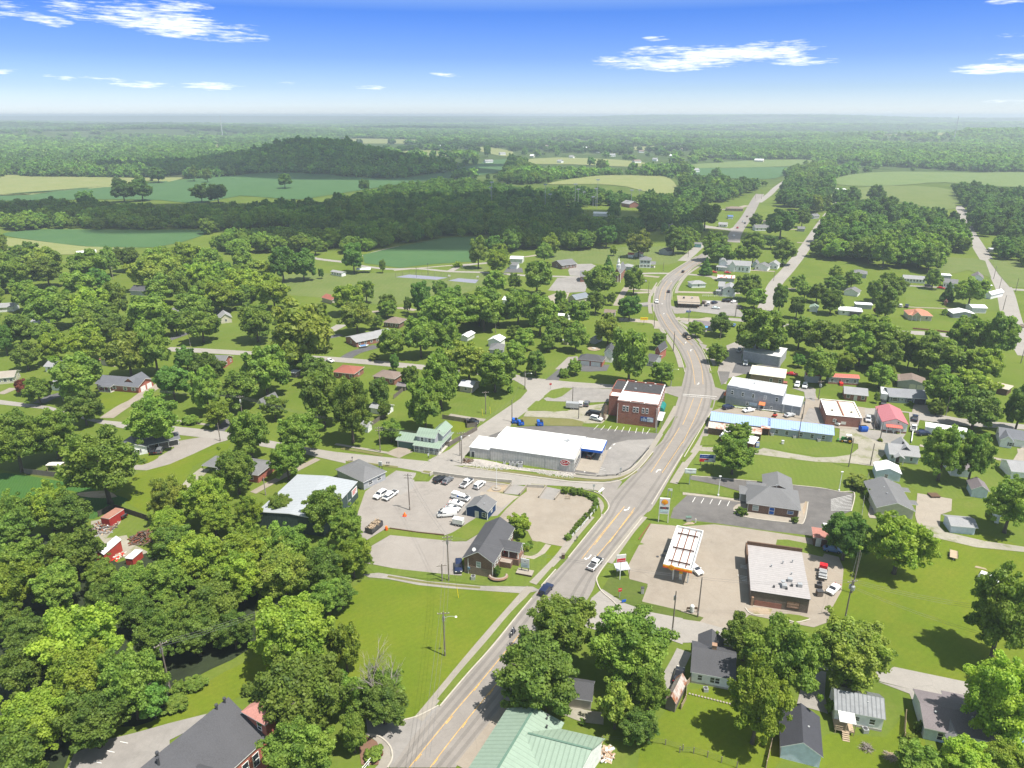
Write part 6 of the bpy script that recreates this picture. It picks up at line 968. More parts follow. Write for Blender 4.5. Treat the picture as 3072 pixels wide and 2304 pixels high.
tw=lp(k,'BL',1700,1230,9.6);tx,ty=tw.x+1.5,k.y1+2.6;Qc(k,tx-2.3,ty-2.5,tx+2.6,ty+2.5,9.6,'hip',1.5,brick_o,mat('tower_roof',(.36,.17,.14),'shingle'),ov=.55,name='tower');Qe(k,'f',3.2,7.2,.9,1.3,fr=(Vector((tx-2.3,ty-2.5,0)),Vector((1,0,0)),Vector((0,-1,0)),5))
Qc(k,-1.2,k.y1+.02,4.4,k.y1+11,5.6,'shed',3.0,brick_o,QC,axis='l',name='rear_wing',ov=.3)
dz=lp(k,'BL',1330,1620,8.2);Qa(rb:=MB(),1.0,dz.y-3.5,k.x1+1.2,dz.y+1.5,6.2,2.0,'gable',.3,.18,'x');rb.build('entrance_roof',[QC,Qq],k.t);b=MB();b.box(1.2,dz.y-3.3,0,k.x1+1.0,dz.y+1.3,6.2);b.add([(k.x1+1.0,dz.y-3.3,6.2),(k.x1+1.0,dz.y+1.3,6.2),(k.x1+1.0,dz.y-1,8.1)],[(0,1,2)]);b.build('entrance_wing',brick_o,k.t)
for x,y,z in((k.x0+.1,k.y1-2.5,10.2),(k.x0+.1,k.y1-.8,10.2),(k.x0+.1,k.y1-14,10.2)):MB().lathe((x,y,z),[(.18,0),(.18,.9),(.32,.95),(.3,1.25)],8).build('roof_vent',Qr,k.t)
MB().lathe((k.x0+1.1,k.y1-14.6,9.6),[(.22,0),(.22,1.5),(.3,1.55),(.3,1.8)],8).build('flue',Qr,k.t)
k=Qj('red_barn','bright red metal barn with a white roof half buried in the near wood','BL',(612,272),(672,277),(725,240),3.4,'gable',.9,red_barn,QG,axis='y',ov=.15,cat='barn',lm='bright red barn',depth=7)
k=Qj('small_red_shed','small shed with a white roof and red side right of the bright red barn','BL',(808,302),(858,308),(898,290),2.0,'flat',.2,red_barn,QF,cat='shed',lm='small white-roofed red shed',depth=4,ov=.1)
k=Qj('red_container','square red storage container with a rusted top beside the dark pickup','BL',(650,38),(705,48),(750,35),2.6,'flat',0,mat('container_red',(.33,.03,.025),'siding',axis='x',pitch=.35),mat('container_top',(.3,.15,.11)),ov=.02,cat='container',lm='red storage container',depth=5.5)
_fr=random.Random(77);FS=[(780,318,'pale barn'),(905,333,'white house'),(1010,322,'white house'),(1085,335,'grey house'),(1150,340,'white house'),(1178,318,'pale hall'),(1235,342,'white house'),(1262,322,'pale house'),(1290,330,'white hall'),(1322,338,'tan house'),(1345,322,'white house'),(1375,352,'white house'),(1415,348,'grey house'),(1455,340,'tan house'),(1385,330,'pale hall'),(1210,352,'white house'),(945,318,'pale shed'),(1120,312,'white shed'),(1500,372,'white house'),(1575,262,'long pale shed'),(1470,325,'white house'),(1055,352,'white house'),(1640,350,'grey barn'),(60,285,'pale house'),(95,287,'white house')]
for i,(x,y,n_) in enumerate(FS):
 p=P('D',x,y);w=_fr.uniform(10,22);d=_fr.uniform(9,13);t=QL('distant_house','tiny %s among the hazy woods near the horizon'%n_,'house',(p.x,p.y,0),_fr.uniform(-.6,.6),'houses among the far woods');MB().box(-w/2,-d/2,0,w/2,d/2,4.5).build('wall',(QD,sid_y,QD)[i%3],t);rb=MB();Qa(rb,-w/2,-d/2,w/2,d/2,4.5,3,'gable',.5,.3,'x');rb.build('roof',[(QB,QF,sh_br)[i%3],Qq],t);FOOT.append((p.x,p.y,1,0,w,60))
LEAF=leaf_mat('foliage');TONES={'d':(.74,.82,.85),'m':(.95,1.0,.95),'y':(1.2,1.17,.85),'o':(1.12,1.0,.95),'b':(.62,.84,.92),'p':(.95,.22,.75),'x':(.5,.66,.72)}
def crown_mesh(seed,shape='round',nb=30,nl=190,ls=.05,per=5):
 """crown in a unit ball: sprays of leaf clusters along limbs of uneven length, so the outline is ragged and gaps open between them"""
 r=np.random.default_rng(seed);V,A=[],[];cl=[]
 ph=r.uniform(0,6.28,4)
 for i in range(nb):
  if shape=='cone':
   for _ in range(per):
    t=r.uniform(0,1)**1.2;a=r.uniform(0,6.28);q=(1-t)*.85*r.uniform(.55,1);cl.append((np.array([math.cos(a)*q,math.sin(a)*q,-1+1.9*t]),.09+.17*(1-t),r.uniform(.2,.8)))
   continue
  z=1-2*((i+.5)/nb)**.85*.86;a=i*2.39996+r.uniform(-.4,.4);h=math.sqrt(max(0,1-z*z));d=np.array([h*math.cos(a),h*math.sin(a),z])
  lob=1+.1*math.sin(2*a+ph[0])+.09*math.sin(3*a+ph[1]);ln=r.uniform(*((.6,1.1) if shape=='big' else(.74,1.06)))*lob;br=r.uniform(.2,.8)
  if shape=='tall':d[:2]*=.88
  for k in range(per):
   f=(.42+.5*k/(per-1))*ln;c=d*f+r.normal(size=3)*.085
   cl.append((c,((.21 if shape=='big' else.27)-.11*k/(per-1))*r.uniform(.75,1.25),br+r.uniform(-.15,.15)))
 for c,k,br in cl:
  n=max(6,int(nl*(k/.2)**2))
  p=r.normal(size=(n,3));p/=np.linalg.norm(p,axis=1)[:,None];nrm=p*.8+r.normal(size=(n,3))*.6+np.array([0,0,.4]);nrm/=np.linalg.norm(nrm,axis=1)[:,None]
  p=c+p*k*(r.uniform(.2,1,(n,1))**.5)*np.array([1.2,1.2,.8])
  t1=np.cross(nrm,r.normal(size=(n,3)));t1/=np.linalg.norm(t1,axis=1)[:,None];t2=np.cross(nrm,t1);s=ls*r.uniform(.5,1.3,(n,1))
  q=np.stack([p-t1*s-t2*s*.6,p+t1*s-t2*s*.6,p+t1*s*.7+t2*s,p-t1*s*.7+t2*s],1);V.append(q.reshape(-1,3))
  A.append(np.clip(br+r.normal(size=n)*.25,0,1))
 V=np.concatenate(V);A=np.concatenate(A);n=len(A)
 me=bpy.data.meshes.new('crown');me.vertices.add(n*4);me.vertices.foreach_set('co',V.astype(np.float32).ravel());me.loops.add(n*4);me.loops.foreach_set('vertex_index',np.arange(n*4,dtype=np.int32))
 me.polygons.add(n);me.polygons.foreach_set('loop_start',np.arange(0,n*4,4,dtype=np.int32));me.polygons.foreach_set('loop_total',np.full(n,4,dtype=np.int32))
 at=me.attributes.new('lv','FLOAT','FACE');at.data.foreach_set('value',A.astype(np.float32));me.materials.append(LEAF);me.update(calc_edges=True);me.validate();return me
def trunk_mesh(seed,m,limbs=7):
 """unit trunk: height 1 to the top of the limbs, radius about .035"""
 r=random.Random(seed);b=MB();b.tube([(0,0,-.02),(.005,0,.06),(.01,.01,.35),(.0,.02,.62),(.02,0,.85)],[.05,.034,.028,.018,.006],7)
 for i in range(limbs):
  a=i*2.4+r.uniform(-.4,.4);z=r.uniform(.28,.62);l=r.uniform(.22,.38)
  b.tube([(0,0,z),(math.cos(a)*l*.5,math.sin(a)*l*.5,z+l*.45),(math.cos(a)*l,math.sin(a)*l,z+l*.8)],[.016,.01,.003],5)
 return b.mesh('trunk',m,True)
CR={'round':[crown_mesh(s) for s in range(8)],'tall':[crown_mesh(20+s,'tall') for s in range(4)],'spread':[crown_mesh(30+s,'round',26) for s in range(3)],
'cone':[crown_mesh(40+s,'cone',30,190,.045) for s in range(2)],'bush':[crown_mesh(50+s,'round',18,90,.085,3) for s in range(3)],'thin':[crown_mesh(60+s,'tall',22,70,.055) for s in range(2)],'big':[crown_mesh(70+s,'big',54,330,.028,6) for s in range(5)]}
TK=[trunk_mesh(s,bark) for s in range(3)];TKP=trunk_mesh(9,bark_l)
ALLT=[]
tr_=random.Random(11)
def fit(r,x0,y0,x1,y1,bush=False):
 s=RG[r][2];cx,cy0=(x0+x1)/2,(y0+y1)/2;cy=cy0;zc=6.0
 for _ in range(8):
  p=P(r,cx,cy,zc);dep=proj(p)[2];R=(x1-x0)*s/2*dep/FPX;hh=(y1-y0)*s/2*dep/FPX
  sp=(H-zc)/math.hypot(p.y,p.x,H-zc);cp=math.sqrt(1-sp*sp);V=math.sqrt(max(hh*hh-(R*sp)**2,(.42*R)**2))/cp
  V=min(V,1.7*R);V2=V if bush else max(V,(1.05 if r in('BL','ML') else.95)*R);zc=V2*1.0+min(2.2,.22*V2);cy=cy0+(V2-V)*cp*FPX/dep/s*.8
 return p,R,V2,zc
def QK(x,y,R,V,zc,kind,tone,base=0.0,label=None,cat=None,group=None,name=None,far=False):
 nm=name or('conifer' if kind=='cone' else 'shrub' if kind=='bush' else 'broadleaf_tree')
 t=QL(nm,label,cat or('conifer' if kind=='cone' else 'shrub' if kind=='bush' else 'tree'),(x,y,base),tr_.uniform(0,6.28),group)
 c=link('foliage' if kind=='bush' else 'crown',tr_.choice(CR[kind]),t);c.location=(0,0,zc);c.scale=(R*1.0,R*1.0,V*.98)
 tn=TONES[tone];j=tr_.uniform(.88,1.12);c.color=(tn[0]*j,tn[1]*j,tn[2]*j,1)
 if kind!='bush':
  k=link('trunk',tr_.choice(TK),t);hh=zc+V*.6;k.scale=(min(hh,R*2),min(hh,R*2),hh)
 ALLT.append(dict(o=t,p=Vector((x,y,zc)),R=R,V=V,h=zc+V,kind=kind,tone=tone,label=label));return t
def T(r,lst):
 for a in lst:
  x0,y0,x1,y1,tone=a[:5];kind=a[5] if len(a)>5 else None
  p,R,V,zc=fit(r,x0,y0,x1,y1,kind=='bush')
  if kind is None:kind='big' if R>3.6 and p.y<230 else 'tall' if V>1.25*R else 'spread' if V<.75*R else 'round'
  if kind=='bush':zc=V*.75
  QK(p.x,p.y,R,V,zc,kind,tone,group='shrubs in gardens and verges' if kind=='bush' else 'trees of the town and its gardens')
T('BL',[(-80,-40,200,160,'d'),(300,80,640,290,'m'),(0,150,290,320,'m'),(-80,280,260,560,'y'),(200,300,520,540,'m'),(540,290,770,480,'m'),(700,320,1010,570,'m'),(930,260,1250,520,'m'),(1100,100,1460,420,'y'),(1000,60,1250,250,'m'),(1180,400,1560,700,'m'),(1380,230,1720,560,'y'),(1650,200,2010,520,'o'),(1700,60,2010,260,'m'),(1940,190,2230,520,'d'),(2000,420,2240,640,'m'),(760,500,1010,780,'d'),(870,600,1180,960,'d'),(1120,620,1420,920,'d'),(1380,620,1640,860,'d'),(1000,520,1250,760,'m'),
(250,540,760,960,'y'),(20,640,320,900,'d'),(-100,560,140,830,'m'),(-20,830,330,1130,'m'),(330,830,720,1260,'y'),(640,840,1040,1330,'m'),(0,1120,430,1520,'y'),(-140,1380,300,1750,'m'),(400,1120,800,1440,'d'),(860,1050,1100,1330,'b'),(1040,1160,1215,1290,'m','bush'),(1100,1060,1210,1170,'m','bush'),(1180,1050,1340,1140,'m','bush'),(1610,510,2150,1010,'y'),(1660,880,2240,1420,'m'),(1700,1300,2160,1720,'m'),(1560,1080,1660,1180,'m','bush'),(560,420,800,700,'d')])
T('BC',[(-60,150,200,420,'y'),(-90,-60,150,240,'m'),(-110,400,100,620,'d'),(-90,690,130,1010,'y'),(110,1060,440,1340,'d'),(1210,500,1660,880,'m'),(1000,760,1560,1260,'d'),(1610,600,2150,1090,'m'),(1870,970,2120,1300,'m'),(1660,1090,1900,1390,'o','thin'),(1800,1260,2060,1450,'d'),(150,1490,270,1600,'m','bush'),(200,1490,275,1560,'m','bush'),(235,1545,275,1580,'p','bush'),(1540,1320,1585,1375,'d','bush'),(-60,1000,130,1330,'m'),(-20,1260,170,1560,'m'),(140,1540,210,1610,'y','bush'),(210,1570,245,1600,'y','bush')])
T('ML',[(970,1120,1200,1420,'o'),(1180,1120,1500,1400,'y'),(960,1330,1210,1530,'y'),(1520,1250,1700,1480,'y'),(1720,1240,1900,1400,'m'),(1960,1200,2230,1500,'m'),(1400,1430,1740,1690,'y'),(1000,1440,1300,1690,'d'),(1270,1290,1500,1520,'y'),(170,1170,450,1480,'y'),(300,1220,590,1500,'d'),(-40,1230,200,1560,'m'),
(-80,690,250,1090,'m'),(190,690,490,1010,'m'),(410,800,900,1170,'m'),(820,590,1150,920,'m'),(430,580,640,800,'d'),(360,330,650,600,'m'),(680,190,960,470,'o'),(880,140,1100,460,'m'),(440,150,660,390,'y'),(250,195,430,390,'y'),(80,260,240,440,'m'),(10,80,220,250,'d'),(200,130,360,240,'m'),(-40,140,80,340,'b'),(640,90,820,260,'d'),(1070,80,1200,210,'d'),(1190,30,1410,210,'m'),(1540,10,1770,240,'m'),(1760,0,2190,250,'o'),
(1130,300,1280,420,'b'),(1000,410,1220,620,'b'),(1240,340,1440,520,'d'),(1230,430,1430,720,'m'),(1430,450,1660,690,'m'),(1330,650,1490,760,'y'),(1570,280,1860,600,'m'),(1860,330,2020,440,'d','bush'),(1950,350,2140,500,'d'),(1930,430,2230,800,'m'),(1480,680,1740,1010,'m'),(1790,700,2090,1000,'m'),(1750,900,1960,1150,'m'),(1400,940,1650,1240,'m'),(1700,610,1850,740,'m'),(160,500,320,620,'m'),(90,505,190,600,'p'),(1170,730,1300,800,'m','bush')])
T('MC',[(-80,480,190,900,'m'),(240,760,400,910,'m'),(230,640,320,760,'m'),(420,500,655,820,'m'),(170,490,320,690,'d'),(510,330,770,680,'m'),(700,250,950,520,'o'),(860,320,1130,580,'m'),(1050,250,1210,450,'m'),(1190,320,1330,480,'d'),(1110,180,1260,270,'m'),(1070,160,1170,230,'m'),(1290,215,1380,330,'m'),(1300,140,1440,300,'d'),(1440,140,1600,320,'m'),(1370,95,1480,200,'m'),(1640,90,1820,280,'o'),(1740,150,2005,520,'m'),(2010,200,2110,310,'d'),(2000,390,2160,500,'m'),(1465,380,1565,480,'m'),(1405,425,1480,495,'m','bush'),(230,170,420,370,'m'),(400,100,620,350,'m'),(600,110,770,340,'m'),(310,335,380,460,'b','tall'),(390,410,510,560,'m'),(180,100,270,170,'m'),(-10,0,200,170,'o'),(240,0,355,80,'m'),(170,325,245,385,'o','bush'),(1085,1375,1232,1480,'y'),(1070,540,1120,595,'m','bush'),(1170,1565,1240,1610,'d','bush'),(1175,1580,1225,1625,'y','bush'),(1205,1550,1245,1590,'d','bush')])
T('MR',[(180,85,325,215,'d'),(30,130,140,220,'m'),(160,280,290,380,'m'),(330,40,670,285,'m'),(510,260,625,340,'y'),(680,100,850,300,'m'),(800,120,1050,330,'m'),(1050,90,1240,240,'m'),(1120,100,1430,260,'m'),(1060,190,1260,410,'m'),(1220,240,1420,460,'m'),(1010,335,1130,430,'y'),(800,310,1010,530,'m'),(715,350,800,420,'b'),(1200,400,1370,560,'m'),(1420,220,1540,430,'d'),(1480,300,1610,450,'y'),(1520,210,1800,430,'m'),(1700,300,1840,450,'y'),(1830,300,2060,510,'y'),(1740,90,1980,340,'m'),(1950,80,2160,380,'m'),(1580,430,1800,690,'m'),(1750,440,2010,650,'o'),(1770,560,2040,830,'d'),(2100,530,2300,830,'d'),(285,775,450,920,'m'),(205,870,465,1110,'m'),(1560,790,1840,1150,'m'),(1790,820,2000,1180,'d'),(1990,1095,2300,1490,'m'),(1060,1100,1240,1220,'o','bush'),(1170,1200,1230,1280,'m','bush'),(1240,570,1280,690,'m','tall'),(340,1320,425,1390,'d','bush'),(705,1385,755,1440,'d','bush'),(1300,420,1380,520,'y'),(1600,640,1700,740,'m'),(1265,885,1300,915,'o','bush'),(1460,645,1500,680,'d','bush')])
T('BR',[(1220,-20,1610,390,'y'),(920,-10,1210,300,'b'),(1880,340,2300,950,'m'),(1820,910,2300,1480,'y'),(260,650,560,960,'m'),(430,640,910,1200,'m'),(840,650,1350,1090,'o'),(300,960,690,1480,'y'),(1660,1440,2010,1700,'y'),(1400,1480,1660,1720,'m'),(1900,1470,2250,1720,'y'),(930,1180,1010,1290,'m','bush'),(1420,1410,1530,1500,'y','bush'),(1500,1310,1560,1430,'d','bush')])
T('TL',[(-30,840,40,950,'y'),(40,900,150,990,'m'),(180,900,390,1060,'o'),(110,875,240,950,'d'),(200,970,390,1130,'m'),(0,960,180,1180,'m'),(70,1110,240,1310,'m'),(180,1160,460,1420,'m'),(410,1050,600,1220,'m'),(560,1040,700,1180,'b'),(440,930,660,1060,'m'),(640,900,760,1080,'m'),(740,900,900,1050,'d'),(830,960,1060,1150,'o'),(1060,880,1290,1060,'y'),(1120,900,1260,1100,'m'),(1300,920,1450,1120,'m'),(1490,900,1630,1060,'m'),(1220,1000,1390,1200,'y'),(1450,1040,1680,1180,'y'),(1600,980,1760,1130,'o'),(1740,880,1910,1120,'b'),(1880,920,2040,1110,'b'),(2060,1040,2100,1110,'b'),(940,1090,1130,1220,'m'),(1080,1060,1240,1260,'m'),(1320,1120,1530,1260,'y'),(1140,1180,1350,1320,'m'),(820,1210,1130,1360,'m'),(660,1120,830,1360,'m'),(450,1170,700,1350,'y'),(500,1260,760,1440,'m'),(630,1340,820,1470,'d'),(1510,1150,1660,1300,'m'),(1650,1090,1880,1240,'y'),(1340,1190,1450,1320,'m'),(2090,780,2212,900,'y'),(1880,820,2000,920,'m'),(1990,840,2090,950,'m')])
T('TL',[(490,540,600,620,'b'),(725,475,860,605,'x'),(845,460,980,600,'x'),(1240,495,1360,608,'x'),(1345,495,1470,608,'x'),(1795,430,1890,518,'b'),(970,390,1070,478,'x'),(1215,385,1285,475,'d'),(1310,400,1370,482,'d'),(870,440,930,480,'d'),(730,455,790,500,'d')])
T('TC',[(110,470,190,545,'x'),(920,240,970,320,'b'),(1075,305,1140,385,'x'),(1650,340,1720,400,'d'),(820,840,950,1030,'m'),(920,830,1040,960,'b'),(960,880,1085,990,'y'),(940,910,1090,1070,'y'),(720,985,790,1035,'y','bush'),(240,985,290,1070,'m'),(920,1050,1070,1210,'m'),(1080,1080,1170,1180,'m'),(1170,985,1370,1200,'m'),(1260,880,1370,1000,'m'),(1300,820,1420,960,'y'),(0,865,150,1060,'b'),(440,1115,590,1340,'b'),(590,1120,690,1230,'d'),(100,1110,220,1260,'m'),(-60,1140,150,1290,'y'),(240,1210,355,1330,'m'),(540,1200,810,1410,'m'),(800,1160,1050,1430,'m'),(1050,1170,1240,1400,'m'),(1190,1200,1390,1460,'m'),(1385,1175,1465,1310,'m'),(1460,1240,1620,1410,'m'),(1590,1190,1710,1330,'m'),(1570,1020,1770,1220,'m'),(1690,960,1770,1060,'b','cone'),(1830,1030,1965,1200,'m'),(1800,1215,1940,1370,'b'),(1800,1290,1870,1370,'b'),(1720,1200,1780,1280,'m'),(1740,900,1790,960,'y'),(1850,800,2010,960,'o'),(400,1225,460,1330,'d'),(2090,760,2230,940,'d'),(1660,760,1780,900,'b')])
T('TR',[(110,970,200,1080,'b','cone'),(170,880,330,1000,'d'),(330,900,430,1000,'m'),(410,890,510,1000,'m'),(380,810,530,900,'m'),(530,830,620,900,'b'),(580,860,740,990,'m'),(430,690,520,760,'d'),(550,660,740,820,'b'),(730,660,830,770,'d'),(830,560,915,680,'y'),(910,570,965,665,'d'),(885,515,965,580,'x'),(340,1080,510,1230,'m'),(400,1170,540,1290,'m'),(580,1110,690,1350,'d'),(690,1220,800,1360,'d'),(700,1090,800,1170,'m'),(740,1140,850,1220,'m'),(820,1140,930,1260,'m'),(900,1170,1040,1330,'d'),(930,1090,1040,1180,'d'),(1040,1060,1160,1170,'m'),(950,1030,1040,1110,'y'),(1190,1110,1300,1260,'m'),(1260,1080,1440,1230,'m'),(1250,1170,1400,1380,'d'),(1240,1285,1300,1350,'p'),(1580,1050,1680,1170,'m'),(1680,1130,1770,1250,'b','cone'),(1780,1100,1970,1280,'m'),(1680,1295,1720,1345,'m','bush'),(1540,900,1670,1060,'d'),(940,730,1005,815,'d'),(1035,725,1115,820,'d'),(130,820,310,930,'m'),(60,620,240,740,'m')])
def inpoly(x,y,poly):
 c=False;j=len(poly)-1
 for i in range(len(poly)):
  if(poly[i][1]>y)!=(poly[j][1]>y) and x<(poly[j][0]-poly[i][0])*(y-poly[i][1])/(poly[j][1]-poly[i][1])+poly[i][0]:c=not c
  j=i
 return c
WOODS=[('TL',[(0,610),(130,600),(560,600),(1050,650),(1500,630),(2000,610),(2212,585),(2212,800),(2050,830),(1850,790),(1450,800),(1280,850),(1330,806),(900,806),(300,800),(0,820)],10.5,'db'),('TL',[(1290,860),(1500,800),(1850,780),(2212,800),(2212,900),(2100,940),(1800,940),(1620,970),(1450,960),(1320,900)],9.5,'db'),
('TC',[(0,575),(200,540),(420,470),(640,450),(860,470),(1150,525),(1560,525),(1990,580),(1960,620),(1850,640),(1640,645),(1350,672),(1230,680),(1200,700),(1650,720),(1900,710),(2000,800),(1850,880),(1560,930),(1270,930),(1100,960),(1040,850),(860,845),(680,850),(400,895),(240,940),(0,960)],10,'db'),
('TR',[(0,425),(240,410),(540,435),(560,510),(300,610),(200,640),(0,660)],13,'bm'),('TR',[(690,530),(960,520),(960,560),(890,680),(790,700),(620,640),(640,560)],12.5,'bm'),('TR',[(700,400),(960,380),(1000,420),(960,500),(800,520),(690,500)],11,'b'),('TR',[(960,640),(1240,600),(1380,630),(1600,650),(1810,710),(1830,850),(1700,870),(1500,800),(1240,790),(1000,800),(945,790)],14,'mdy'),
('TR',[(820,840),(1000,820),(1500,840),(1800,880),(1900,985),(1650,1010),(1640,1060),(1250,1050),(950,1000),(820,960)],13.5,'mdy'),('TR',[(1770,560),(2212,520),(2400,560),(2400,820),(1960,850),(1850,790),(1840,720)],11.5,'mb'),('TR',[(1700,500),(2000,500),(2212,530),(2212,560),(1760,560)],10,'bm'),('TR',[(1990,940),(2212,860),(2400,860),(2400,1050),(2150,1060)],10,'m'),
('TR',[(1100,500),(1180,500),(1160,580),(1090,570)],9,'b'),('TR',[(1490,490),(1580,480),(1570,530),(1500,530)],9,'b'),('TR',[(1420,570),(1700,560),(1720,640),(1450,620)],13,'bm'),('TR',[(0,680),(70,700),(110,800),(60,920),(0,980)],10,'md'),('TC',[(2000,600),(2212,580),(2212,760),(2020,780)],10,'mb'),('TC',[(1870,560),(2000,560),(2000,600),(1880,590)],10,'b'),('TR',[(-260,640),(0,600),(100,620),(60,760),(-40,830),(-240,820)],11,'mb'),('TC',[(860,420),(1150,330),(1270,370),(1280,420),(1660,440),(1640,470),(1480,480),(1150,510),(900,470)],11,'b'),('TC',[(1870,440),(2090,440),(2100,455),(1880,455)],9,'d'),('TC',[(1665,425),(1860,415),(1855,440),(1680,448)],9,'d'),('TL',[(0,510),(250,490),(440,500),(430,530),(200,555),(0,578)],10,'bm'),('TL',[(100,600),(330,570),(500,600),(500,620),(100,620)],11,'d'),('TC',[(110,520),(190,470),(380,440),(430,470),(200,530)],12,'d'),
('TL',[(-400,830),(0,830),(0,1469),(-400,1469)],10,'m'),('TL',[(0,880),(120,900),(160,960),(0,1000)],9,'m'),('TL',[(1000,900),(1300,900),(1500,1000),(1640,1060),(1500,1300),(1200,1200),(850,1100)],13,'mo'),('TC',[(380,1330),(560,1240),(1000,1230),(1400,1250),(1700,1300),(1700,1400),(1300,1430),(800,1440),(500,1420)],10.5,'md')]
def clear(x,y,R):
 for cx,cy,ux,uy,hw,hd in FOOT:
  dx,dy=x-cx,y-cy
  if abs(dx*ux+dy*uy)<hw+R*.5 and abs(-dx*uy+dy*ux)<hd+R*.5:return False
 for n_,poly in SHEETS:
  if n_ in('road','path','parking_lot','sports_court','driveway') and inpoly(x,y,poly):return False
 return True
grid={}
def near_any(x,y,d):
 i,j=int(x//20),int(y//20)
 return any((x-a)**2+(y-b)**2<(d*k)**2 for di in(-1,0,1) for dj in(-1,0,1) for a,b,k in grid.get((i+di,j+dj),()))
for a in ALLT:grid.setdefault((int(a['p'].x//20),int(a['p'].y//20)),[]).append((a['p'].x,a['p'].y,1))
fill=[];wr=random.Random(21)
for r,poly,sp,tones in WOODS:
 w=[PT(r,x,y) for x,y in poly];xs=[p.x for p in w];ys=[p.y for p in w];pl=[(p.x,p.y) for p in w]
 area=(max(xs)-min(xs))*(max(ys)-min(ys));n=int(area/(sp*sp)*2.2)
 for i in range(min(n,9000)):
  x,y=wr.uniform(min(xs),max(xs)),wr.uniform(min(ys),max(ys))
  if not inpoly(x,y,pl) or near_any(x,y,sp*.72):continue
  R=wr.uniform(3.6,7.6)*sp/10;kx=H/(H-R*1.9)
  if(r!='TR' and not inpoly(x*kx,y*kx,pl)) or any(inpoly(x*kx,y*kx,f) for f in FIELDS):continue
  if not clear(x,y,R) or any(n_=='road' and(inpoly(x*kx,y*kx,pg) or inpoly(x*.5+x*kx*.5,y*.5+y*kx*.5,pg)) for n_,pg in SHEETS):continue
  if any(inpoly(x,y,f) for f in FIELDS):continue
  grid.setdefault((int(x//20),int(y//20)),[]).append((x,y,1));V=R*wr.uniform(.85,1.35);fill.append((R/math.hypot(x,y,100),x,y,R,V,wr.choice(tones)))
fill.sort(reverse=True)
n_ind=max(0,335-len(ALLT))
for s,x,y,R,V,tn in fill[:n_ind]:
 QK(x,y,R,V,V+2,'tall' if V>1.2*R else 'round',tn,terr(x,y),group='trees of the town and its gardens')
print('TREES',len(ALLT),'fill',len(fill),'individual fill',n_ind)
src=bpy.data.collections.new('crown_sources')
def far_crown(seed):return crown_mesh(seed,'round',12,34,.13,3)
MIDC=bpy.data.collections.new('mid_crowns');FARC=bpy.data.collections.new('far_crowns')
def source(me,coll,tint):
 me=me.copy();me.materials.clear();me.materials.append(leaf_mat('woods_foliage',1.0,tint));coll.objects.link(bpy.data.objects.new('crown',me))
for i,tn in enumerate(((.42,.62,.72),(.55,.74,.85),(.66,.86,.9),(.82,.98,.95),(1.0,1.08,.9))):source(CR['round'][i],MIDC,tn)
for i,tn in enumerate(((.42,.6,.82),(.6,.82,1.02),(.82,1.06,1.22),(1.0,1.22,1.32),(1.22,1.42,1.38),(.72,.98,1.2))):source(far_crown(100+i),FARC,tn)  # far leaf tints bluer and paler, distance haze put into the colour
def mass(name,pts,coll,label,cat):
 """pts: x, y, z, sx, sz"""
 a=np.array(pts,dtype=np.float32);me=bpy.data.meshes.new(name);me.vertices.add(len(a));me.vertices.foreach_set('co',a[:,:3].ravel())
 nk=len(coll.objects);ix=me.attributes.new('ix','INT','POINT');pat=np.sin(a[:,0]*.0012+2*np.sin(a[:,1]*.0016))+np.sin(a[:,1]*.0043+1.8*np.sin(a[:,0]*.0011))+np.random.default_rng(1).normal(size=len(a))*.7;ix.data.foreach_set('value',np.clip(((pat+1.8)/3.6*nk),0,nk-1).astype(np.int32))  # tints picked in bands, painting cloud-shadow stretches into the far woods
 sv=np.stack([a[:,3],a[:,3],a[:,4]],1);at=me.attributes.new('sc','FLOAT_VECTOR','POINT');at.data.foreach_set('vector',sv.ravel());me.update()
 o=link(name,me);ng=bpy.data.node_groups.new(name,'GeometryNodeTree');ng.interface.new_socket('Geometry',in_out='INPUT',socket_type='NodeSocketGeometry');ng.interface.new_socket('Geometry',in_out='OUTPUT',socket_type='NodeSocketGeometry')
 gi,go=ng.nodes.new('NodeGroupInput'),ng.nodes.new('NodeGroupOutput');ip=ng.nodes.new('GeometryNodeInstanceOnPoints');ci=ng.nodes.new('GeometryNodeCollectionInfo');ci.inputs['Collection'].default_value=coll;ci.inputs['Separate Children'].default_value=True;ci.inputs['Reset Children'].default_value=True
 na=ng.nodes.new('GeometryNodeInputNamedAttribute');na.data_type='FLOAT_VECTOR';na.inputs['Name'].default_value='sc';rv=ng.nodes.new('FunctionNodeRandomValue');rv.data_type='FLOAT_VECTOR';rv.inputs[0].default_value=(0,0,0);rv.inputs[1].default_value=(0,0,6.28)
 l=ng.links.new;l(gi.outputs[0],ip.inputs['Points']);l(ci.outputs[0],ip.inputs['Instance']);ip.inputs['Pick Instance'].default_value=True;l(na.outputs[0],ip.inputs['Scale']);ni=ng.nodes.new('GeometryNodeInputNamedAttribute');ni.data_type='INT';ni.inputs['Name'].default_value='ix';l(next(o_ for o_ in ni.outputs if o_.enabled),ip.inputs['Instance Index']);l(rv.outputs[0],ip.inputs['Rotation']);l(ip.outputs[0],go.inputs[0])
 md=o.modifiers.new('instances','NODES');md.node_group=ng;return tag(o,label,cat,kind='stuff')
rest=[(x,y,terr(x,y)+V*.95+.8,R*1.05,V*1.05) for s,x,y,R,V,tn in fill[n_ind:]]
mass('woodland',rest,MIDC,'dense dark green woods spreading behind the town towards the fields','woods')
far=[];fr_=np.random.default_rng(5)
